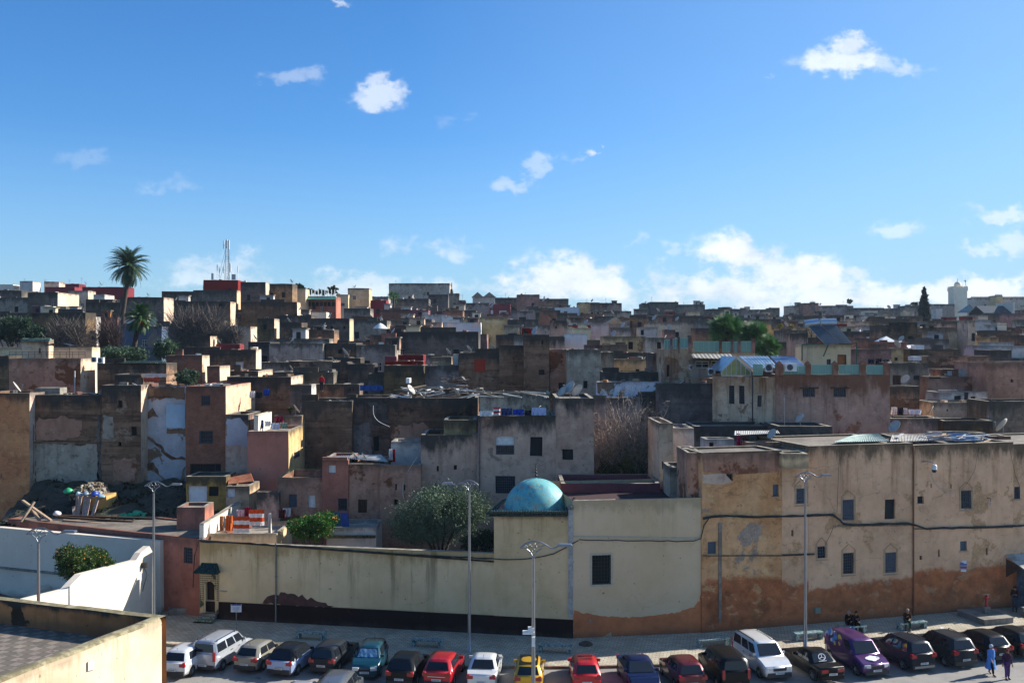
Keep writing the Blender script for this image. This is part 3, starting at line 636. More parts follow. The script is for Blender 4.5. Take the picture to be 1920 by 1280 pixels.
mb = MB(); mb.face([wl(cx_-w_-.02, zb, -.28), wl(cx_+w_+.02, zb, -.28), wl(cx_+w_+.02, zs+.6, -.28), wl(cx_-w_-.02, zs+.6, -.28)]); mb.build('door', two('dark_brown_door', '2f1d14', '1f140f', 3), dr)
mb = MB()   # tiled canopy
c0 = [wl(fx0-.12, 3.32, .0), wl(fx1+.12, 3.32, .0), wl(fx1+.2, 3.34, .62), wl(fx0-.2, 3.34, .62)]; c1 = [wl(fx0+.1, 3.95, .0), wl(fx1-.1, 3.95, .0), wl(fx1-.1, 3.78, .2), wl(fx0+.1, 3.78, .2)]
mb.add(c0+c1, [(0, 1, 2, 3), (3, 2, 6, 7), (0, 3, 7, 4), (1, 5, 6, 2), (4, 7, 6, 5), (0, 4, 5, 1)])
for i in range(11): f = i/10; mb.tube([c0[3].lerp(c0[2], f), c1[3].lerp(c1[2], f)], .045, 6)
mb.build('canopy', M['greentile'], dr)
mb = MB()
for i in range(4): mb.box(wl(cx_+.0, .07+i*.14+.001*i, .95-.28*i), (1.45-.1*i, .28 if i < 3 else .45, .14*1.0), math.atan2(CW_U.y, CW_U.x)); mb.box(wl(cx_, .075+i*.14, .95-.28*i+.145), (1.45-.1*i, .012, .11), math.atan2(CW_U.y, CW_U.x), 1)
st = mb.build('steps', [M['concrete'], two('green_white_zellij', '2d5a4c', '94a596', 9, .45, .55)], dr)
# small plates and street sign
mb = MB(); mb.bar(wallpt(412.5, 1106.5, .03), wallpt(425.5, 1107.5, .03), .3, .04); o = single(mb, 'wall_plaque', plain('grey_blue_plaque', '8b95a0', .5), wallpt(419, 1107, .03), 'grey-blue plaque fixed on the cream wall beside the arched doorway', 'plaque')
def text_obj(s, name, mat, parent, loc, size, u, n, extr=.004):
    c = bpy.data.curves.new(name, 'FONT'); c.body = s; c.size = size; c.extrude = extr; c.align_x = 'CENTER'; c.align_y = 'CENTER'
    tmp = bpy.data.objects.new(name, c); COL.objects.link(tmp); dg = bpy.context.evaluated_depsgraph_get(); me = bpy.data.meshes.new_from_object(tmp.evaluated_get(dg)); bpy.data.objects.remove(tmp)
    up = n.cross(u); m = Matrix((u, up, n)).transposed().to_4x4(); m.translation = loc; 
    if up.z < 0: m = Matrix((u, -up, n)).transposed().to_4x4(); m.translation = loc
    me.transform(m); me.transform(Matrix.Translation(-Vector(parent['_org']))); me.materials.clear(); me.materials.append(mat)
    o = bpy.data.objects.new(name, me); COL.objects.link(o); o.parent = parent; return o
b = G(443, 1190); sg = thing('parking_sign', b, 'small white and blue notice board on a thin post before the maroon plinth', 'sign')
mb = MB(); mb.tube([b, b+Vector((0, 0, 2.05))], .03, 6); mb.build('post', M['galv'], sg)
mb = MB(); mb.box(b+Vector((0, -.03, 1.75)), (.68, .04, .5)); mb.box(b+Vector((0, -.035, 1.96)), (.62, .05, .08), mi=1)
mb.build('board', [plain('white_sign_face', 'c9ced3', .4), plain('blue_sign_face', '2a4f96', .4)], sg)
mb = MB()
for k, (wd, z) in enumerate(((.5, 1.84), (.42, 1.75), (.52, 1.66), (.3, 1.58))): mb.box(b+Vector((0, -.053, z)), (wd, .006, .028))
mb.build('lettering', plain('blue_lettering', '3c5486', .5), sg)
# downpipe on cream wall
mb = MB(); mb.tube([wallpt(518, 1017, .08), wallpt(518, 1172, .08)], .055, 6)
for py in (1040, 1080, 1120): mb.box(wallpt(518, py, .06), (.18, .08, .05))
single(mb, 'downpipe', plain('grey_pipe', '77736a', .6), wallpt(518, 1172, .08), 'thin grey downpipe on the left part of the cream garden wall', 'pipe')

# --- shrine block with turquoise dome 926..1074
dA = dl(926)
dome_b = thing('shrine', wallpt(1000, 1190), 'cream shrine block with green tiled edge and a weathered turquoise dome', 'shrine')
z_s = wallpt(1000, 965).z; A1 = A0+CW_U*uu(926); L1 = uu(1074)-uu(926)
mb = MB(); dep = 6.3; bk = -CW_N
wall_face(mb, A1, CW_U, L1, -.5, z_s, CW_N, (), .1, 2.2); wall_face(mb, A1, bk, dep, -.5, z_s, -CW_U, (), .1, 2.2); wall_face(mb, A1+CW_U*L1, bk, dep, -.5, z_s, CW_U, (), .1, 2.2)
mb.build('wall', M['cream'], dome_b, uv=(z_s, 0), wob=.02, merge=True)
mb = MB(); q = [A1, A1+CW_U*L1, A1+CW_U*L1+bk*dep, A1+bk*dep]; mb.face([v+Vector((0, 0, z_s-.01)) for v in q]); mb.build('roof', two('pale_pink_roof', 'b08f7e', '8e7468', 1), dome_b)
# tiled eave
mb = MB(); p0, p1 = wallpt(918, 963, .0), wallpt(1063, 963, .0); ue = CW_U
mb.bar(p0+CW_N*.12+Vector((0, 0, .02)), p1+CW_N*.12+Vector((0, 0, .02)), .1, .34)
k = int((p1-p0).length/.17)
for i in range(k): c = p0.lerp(p1, (i+.5)/k); mb.tube([c-CW_N*.25+Vector((0, 0, .16)), c+CW_N*.34+Vector((0, 0, -.04))], .065, 6)
for i in range(22): c = p0+bk*(i*.27); mb.tube([c+CW_U*.25+Vector((0, 0, .14)), c-CW_U*.25+Vector((0, 0, -.04))], .065, 6); c = p1+bk*(i*.27); mb.tube([c-CW_U*.25+Vector((0, 0, .14)), c+CW_U*.2+Vector((0, 0, -.02))], .065, 6)
mb.build('tiled_eave', M['greentile'], dome_b)
# dome
dd = dl(1004)+3.0; dc = Vector((X(1005, dd), dd, Z(957, dd)-.12)); rd = 60/F*dd
prof = []
for a in np.linspace(0, 1, 22): th = a*math.pi/2; prof.append((rd*math.cos(th)**.92*(1-.03*a), rd*1.06*math.sin(th)**.96))
prof[-1] = (.03, prof[-1][1]+.05)
mb = MB(); mb.lathe(dc, [(rd+.06, -.25), (rd+.06, -.02), (rd, 0)]+prof[1:], 48)
n = NT('weathered_turquoise_dome'); f = n.noise(.9, 7, .7); g = n.noise(3.5, 6, .7); s_ = n.noise(1.4, 5, .7, scale=(1, 1, .5), off=(4, 4, 4))
col = n.mix(n.ramp(f, .35, .62), hexc('4a97a2'), hexc('6ab0ac')); col = n.mix(n.ramp(g, .55, .6, 0, .9), col, hexc('7f9a86')); col = n.mix(n.ramp(s_, .57, .62, 0, .85), col, hexc('a8845f')); col = n.mix(n.ramp(n.noise(1.8, 8, .75, off=(9, 1, 1)), .53, .58, 0, .55), col, hexc('2c6478'))
n.L.new(col, n.b.inputs['Base Color']); n.b.inputs['Roughness'].default_value = .6; n.bump(g, .4, .03)
mb.build('dome', n.m, dome_b)
tip = dc+Vector((0, 0, rd*1.06)); mb = MB(); mb.tube([tip-Vector((0, 0, .1)), tip+Vector((0, 0, 1.0))], .02, 5)
for zz, r_ in ((.2, .1), (.42, .085), (.62, .07), (.8, .05)): mb.lathe(tip+Vector((0, 0, zz)), [(.01, -r_), (r_*.7, -r_*.6), (r_, 0), (r_*.7, r_*.6), (.01, r_)], 10)
mb.build('finial', M['iron'], dome_b)
# white pilaster strip
mb = MB(); pa, pb = wallpt(1066, 953, .02), wallpt(1074, 953, .02); hh = pa.z
for (zb_, zt_, m_) in ((1.5, hh, 0),): 
    mb.prism([wallpt(1066, 955, .0)*1, wallpt(1074.5, 955, .0), Vector((wallpt(1074.5, 955).x, wallpt(1074.5, 955).y, 1.45)), Vector((wallpt(1066, 955).x, wallpt(1066, 955).y, 1.45))], CW_N*.09, 0)
c = wallpt(1070, 952, .03); mb.lathe(c, [(.19, -.05), (.19, .12), (.16, .16), (.01, .17)], 12, 1)
mb.build('pilaster', [two('whitewash', 'b5b3ae', '9d9a93', 1.5), M['concrete']], dome_b)
cable([(926, 1047), (960, 1048), (1000, 1046), (1040, 1036), (1062, 1025), (1085, 1012)], wallpt, 'black cable drooping across the front of the domed shrine', strands=1, r=.04)

# --- cream building 1066..1316
hb = thing('house', P(1190, 1190, 64), 'cream house right of the domed shrine with one tall lattice window and orange foot', 'house')
DB0, DB1 = 63.35, 64.6
def bpt(px, py, off=0.):
    A = Vector((X(1074, DB0), DB0, 0)); B = Vector((X(1316, DB1), DB1, 0)); U = (B-A).normalized(); N_ = Vector((U.y, -U.x, 0)); N_ = -N_ if N_.y > 0 else N_
    tx = (px-960)/F; u = (tx*A.y-A.x)/(U.x-tx*U.y); q = A+U*u; return Vector((q.x, q.y, H-(py-640)/F*q.y))+N_*off
Ab = bpt(1074, 935); Bb = bpt(1316, 936); Ub = Vector((Bb.x-Ab.x, Bb.y-Ab.y, 0)); Lb = Ub.length; Ub.normalize(); Nb = Vector((Ub.y, -Ub.x, 0)); Nb = -Nb if Nb.y > 0 else Nb
Ab0 = Vector((Ab.x, Ab.y, 0)); ztb = (Ab.z+Bb.z)/2
def ub(px): q = bpt(px, 900); return (Vector((q.x, q.y, 0))-Ab0).length
mb = MB(); hz = [(ub(1110), ub(1145.5), bpt(1128, 1095).z, bpt(1128, 1040).z)]
wall_face(mb, Ab0, Ub, Lb, -.5, ztb, Nb, hz, .3, 2.2); wall_face(mb, Ab0+Ub*Lb, -Nb, 9, -.5, ztb, Ub, (), .1, 2.2); wall_face(mb, Ab0, -Nb, 9, -.5, ztb, -Ub, (), .1, 2.2); wall_face(mb, Ab0-Nb*9, Ub, Lb, -.5, ztb, -Nb)
for a, b, ia, ib in ((Ab0, Ab0+Ub*Lb, Ab0+Ub*.3-Nb*.3, Ab0+Ub*(Lb-.3)-Nb*.3),):
    mb.face([v+Vector((0, 0, ztb)) for v in (a, b, ib, ia)], 1); mb.face([ia+Vector((0, 0, ztb)), ib+Vector((0, 0, ztb)), ib+Vector((0, 0, ztb-.7)), ia+Vector((0, 0, ztb-.7))], 2)
mb.build('wall', [M['cream_base'], M['coping'], M['red']], hb, uv=(ztb, 0), wob=.015, merge=True)
# ragged orange foot: real render patch proud of the wall
def ragged(poly, fn, parent, mat, off=.008, jag=.08, name='plaster_patch', seed=3, thick=0):
    r = random.Random(seed); pts = [fn(px, py, off) for px, py in poly]; q = []
    for a, b in zip(pts, pts[1:]+pts[:1]):
        k = max(1, int((b-a).length/.18))
        for i in range(k): v = a.lerp(b, i/k); q.append(v+Vector((0, 0, r.uniform(-jag, jag)))+Ub*r.uniform(-jag, jag)*.6)
    mb = MB(); mb.face(q); o = mb.build(name, mat, parent, uv=(9, 0))
    bm = bmesh.new(); bm.from_mesh(o.data); bmesh.ops.triangulate(bm, faces=bm.faces); bm.to_mesh(o.data); bm.free(); return o
M['orangefoot'] = plaster('orange_earth_render', 'a8642e', '97582c', '8a7360', .35, .1, .0, .3, grime=.5, seed=51)
ragged([(1075.5, 1142), (1095, 1149), (1130, 1155), (1180, 1157), (1230, 1154), (1275, 1146), (1300, 1138), (1312, 1125), (1315, 1100), (1317, 1090), (1317, 1186), (1200, 1194), (1075.5, 1203)], bpt, hb, M['orangefoot'], jag=.06)
mb = MB(); q = [Ab0+Ub*.3-Nb*.3, Ab0+Ub*(Lb-.01)-Nb*.3, Ab0+Ub*(Lb-.01)-Nb*9, Ab0+Ub*.3-Nb*9]; mb.face([v+Vector((0, 0, ztb-.7)) for v in q]); mb.build('roof', M['roof_red'], hb)
w = grille('gridgreen', hb, Ab0, Ub, Nb, hz[0], .3)
mb = MB()
u0, u1, a, b = hz[0]
for p, q in (((u0-.12, a-.06), (u1+.12, a-.06)), ((u0-.12, b+.06), (u1+.12, b+.06))): mb.bar(Ab0+Ub*p[0]+Nb*.015+Vector((0, 0, p[1])), Ab0+Ub*q[0]+Nb*.015+Vector((0, 0, q[1])), .05, .12)
for uq in (u0-.06, u1+.06): mb.bar(Ab0+Ub*uq+Nb*.014+Vector((0, 0, a)), Ab0+Ub*uq+Nb*.014+Vector((0, 0, b)), .12, .05)
mb.build('window_surround', plain('cream_trim', 'b0a892', .8), w)
# string course and cable
mb = MB(); mb.bar(bpt(1075, 1005, .02), bpt(1312, 1008.5, .02), .06, .09); mb.build('string_course', plain('cream_trim', 'b0a892', .8), hb)
cable([(1085, 1011), (1140, 1012), (1220, 1013), (1300, 1014), (1313, 1009), (1319, 985), (1330, 969), (1350, 965)], lambda a, b, o=0.: bpt(a, b, o), 'black cable along the string course of the cream house with the lattice window', strands=1, r=.038)
# red terrace back wall behind dome / cream house roof
house('low deep red terrace wall behind the turquoise dome', 1052, 1238, 906, 71.5, 'red', 'roof_red', depth=5, par=.3, base=4, wob=.03, name='terrace_wall', cat='wall')['kind'] = 'thing'

# --- long tan facade 1316..1925
DT0, DT1 = 64.5, 71.2
TA = Vector((X(1316, DT0), DT0, 0)); TB = Vector((X(1935, DT1), DT1, 0)); TU = (TB-TA).normalized(); TN = Vector((TU.y, -TU.x, 0)); TN = -TN if TN.y > 0 else TN
def tpt(px, py, off=0.):
    tx = (px-960)/F; u = (tx*TA.y-TA.x)/(TU.x-tx*TU.y); q = TA+TU*u; return Vector((q.x, q.y, H-(py-640)/F*q.y))+TN*off
def tu(px): q = tpt(px, 900); return (Vector((q.x, q.y, 0))-TA).length
def facade(px0, px1, top, mat, label, wins, depth=7, off=0., roof='roof', par=.12, roofz=None):
    O = TA+TU*tu(px0)+TN*off; L = tu(px1)-tu(px0); z1 = tpt((px0+px1)/2, top).z
    t = thing('house', tpt((px0+px1)/2, 1170), label, 'house'); mb = MB(); hs = []
    for (a, b, c, d, k) in wins: hs.append((tu(a)-tu(px0), tu(b)-tu(px0), tpt((a+b)/2, d).z, tpt((a+b)/2, c).z))
    wall_face(mb, O, TU, L, -.5, z1, TN, hs, .16, 2.2); bk = -TN
    wall_face(mb, O, bk, depth, -.5, z1, -TU); wall_face(mb, O+TU*L, bk, depth, -.5, z1, TU); wall_face(mb, O+bk*depth, TU, L, -.5, z1, -TN)
    th = .3; q = [O, O+TU*L, O+TU*L+bk*depth, O+bk*depth]; iq = [q[0]+TU*th+bk*th, q[1]-TU*th+bk*th, q[2]-TU*th-bk*th, q[3]+TU*th-bk*th]
    for i in range(4):
        j = (i+1) % 4; mb.face([q[i]+Vector((0, 0, z1)), q[j]+Vector((0, 0, z1)), iq[j]+Vector((0, 0, z1)), iq[i]+Vector((0, 0, z1))], 1)
        mb.face([iq[i]+Vector((0, 0, z1)), iq[j]+Vector((0, 0, z1)), iq[j]+Vector((0, 0, z1-par)), iq[i]+Vector((0, 0, z1-par))])
    mb.build('wall', [M[mat], M['coping']], t, uv=(z1, 0), wob=.03, merge=True)
    mb = MB(); mb.face([v+Vector((0, 0, z1-par)) for v in iq]); mb.build('roof', M[roof], t)
    for h, w_ in zip(hs, wins):
        w = grille(w_[4], t, O, TU, TN, h, .16)
        if w_[4] in ('lattice', 'grid', 'bars') and w_[1]-w_[0] > 14:     # moulded frame with pointed head
            mb = MB(); u0, u1, a, b = h
            def s(u, z): return O+TU*u+TN*.02+Vector((0, 0, z))
            mb.bar(s(u0-.13, a-.12), s(u1+.13, a-.12), .1, .06)
            mb.bar(s(u0-.08, a), s(u0-.08, b+.2), .09, .04); mb.bar(s(u1+.08, a), s(u1+.08, b+.2), .09, .04)
            mb.bar(s(u0-.08, b+.2), s((u0+u1)/2, b+.6), .04, .02); mb.bar(s(u1+.08, b+.2), s((u0+u1)/2, b+.6), .04, .02)
            mb.build('window_surround', plain('tan_trim', 'ad9272', .85), w)
        elif w_[4] != 'dark':
            mb = MB(); u0, u1, a, b = h
            def s(u, z): return O+TU*u+TN*.02+Vector((0, 0, z))
            mb.bar(s(u0-.08, a-.05), s(u1+.08, a-.05), .12, .06); mb.build('sill', plain('tan_trim', 'ad9272', .85), w)
    return t, O, L, z1
tA = facade(1316, 1466, 846, 'tan2', 'lower patchy tan house with grey downpipe stripe and small red-brown shutter', [(1327, 1343, 1015, 1038, 'shutter'), (1449, 1460, 908, 930, 'shutter'), (1362, 1374, 884, 901, 'dark')], roof='roof', depth=3.2)
tB = facade(1466, 1516, 846, 'tan', 'narrow tan house strip with black mould streak left of the lamp post', [(1484, 1488, 993, 1004, 'dark'), (1493.5, 1512, 915, 944, 'lattice')])
tC = facade(1516, 1712, 833, 'tan', 'tall tan house with two pairs of grilled windows in pointed frames', [(1533, 1548, 1024, 1046, 'grid'), (1580, 1601, 936, 975, 'lattice'), (1659, 1679, 936, 973, 'dark'), (1581, 1601, 1036, 1075, 'grid'), (1660, 1680, 1035, 1073, 'lattice')])
tD = facade(1712, 1900, 831, 'tan', 'wide tan house at the right with barred window, slits and orange foot', [(1720, 1732, 930, 944, 'dark'), (1802, 1821, 919, 953, 'bars'), (1745, 1747.5, 906, 914, 'dark'), (1782, 1784.5, 907, 915, 'dark'), (1800, 1813, 1014, 1032, 'shutter'), (1724, 1729, 1041, 1049, 'dark'), (1758.5, 1762, 1030, 1043, 'dark'), (1848.5, 1852, 1027, 1040, 'dark')])
tE = facade(1900, 2100, 829, 'tan', 'edge of a tan house at the right border with one small grilled window', [(1902, 1913, 912, 935, 'bars')])

mb = MB(); mb.prism([tpt(*q) for q in ((1316.5, 850), (1466, 849), (1466, 884), (1380, 889), (1318, 884))], TN*.02); mb.build('brown_render_band', M['pinkbrown'], tA[0], uv=(tA[3], -5))
mb = MB(); mb.prism([tpt(*q) for q in ((1316.5, 890), (1358, 887), (1374, 903), (1352, 908), (1318, 906))], TN*.02); mb.build('pale_render_patch', M['beige'], tA[0], uv=(30, -5))
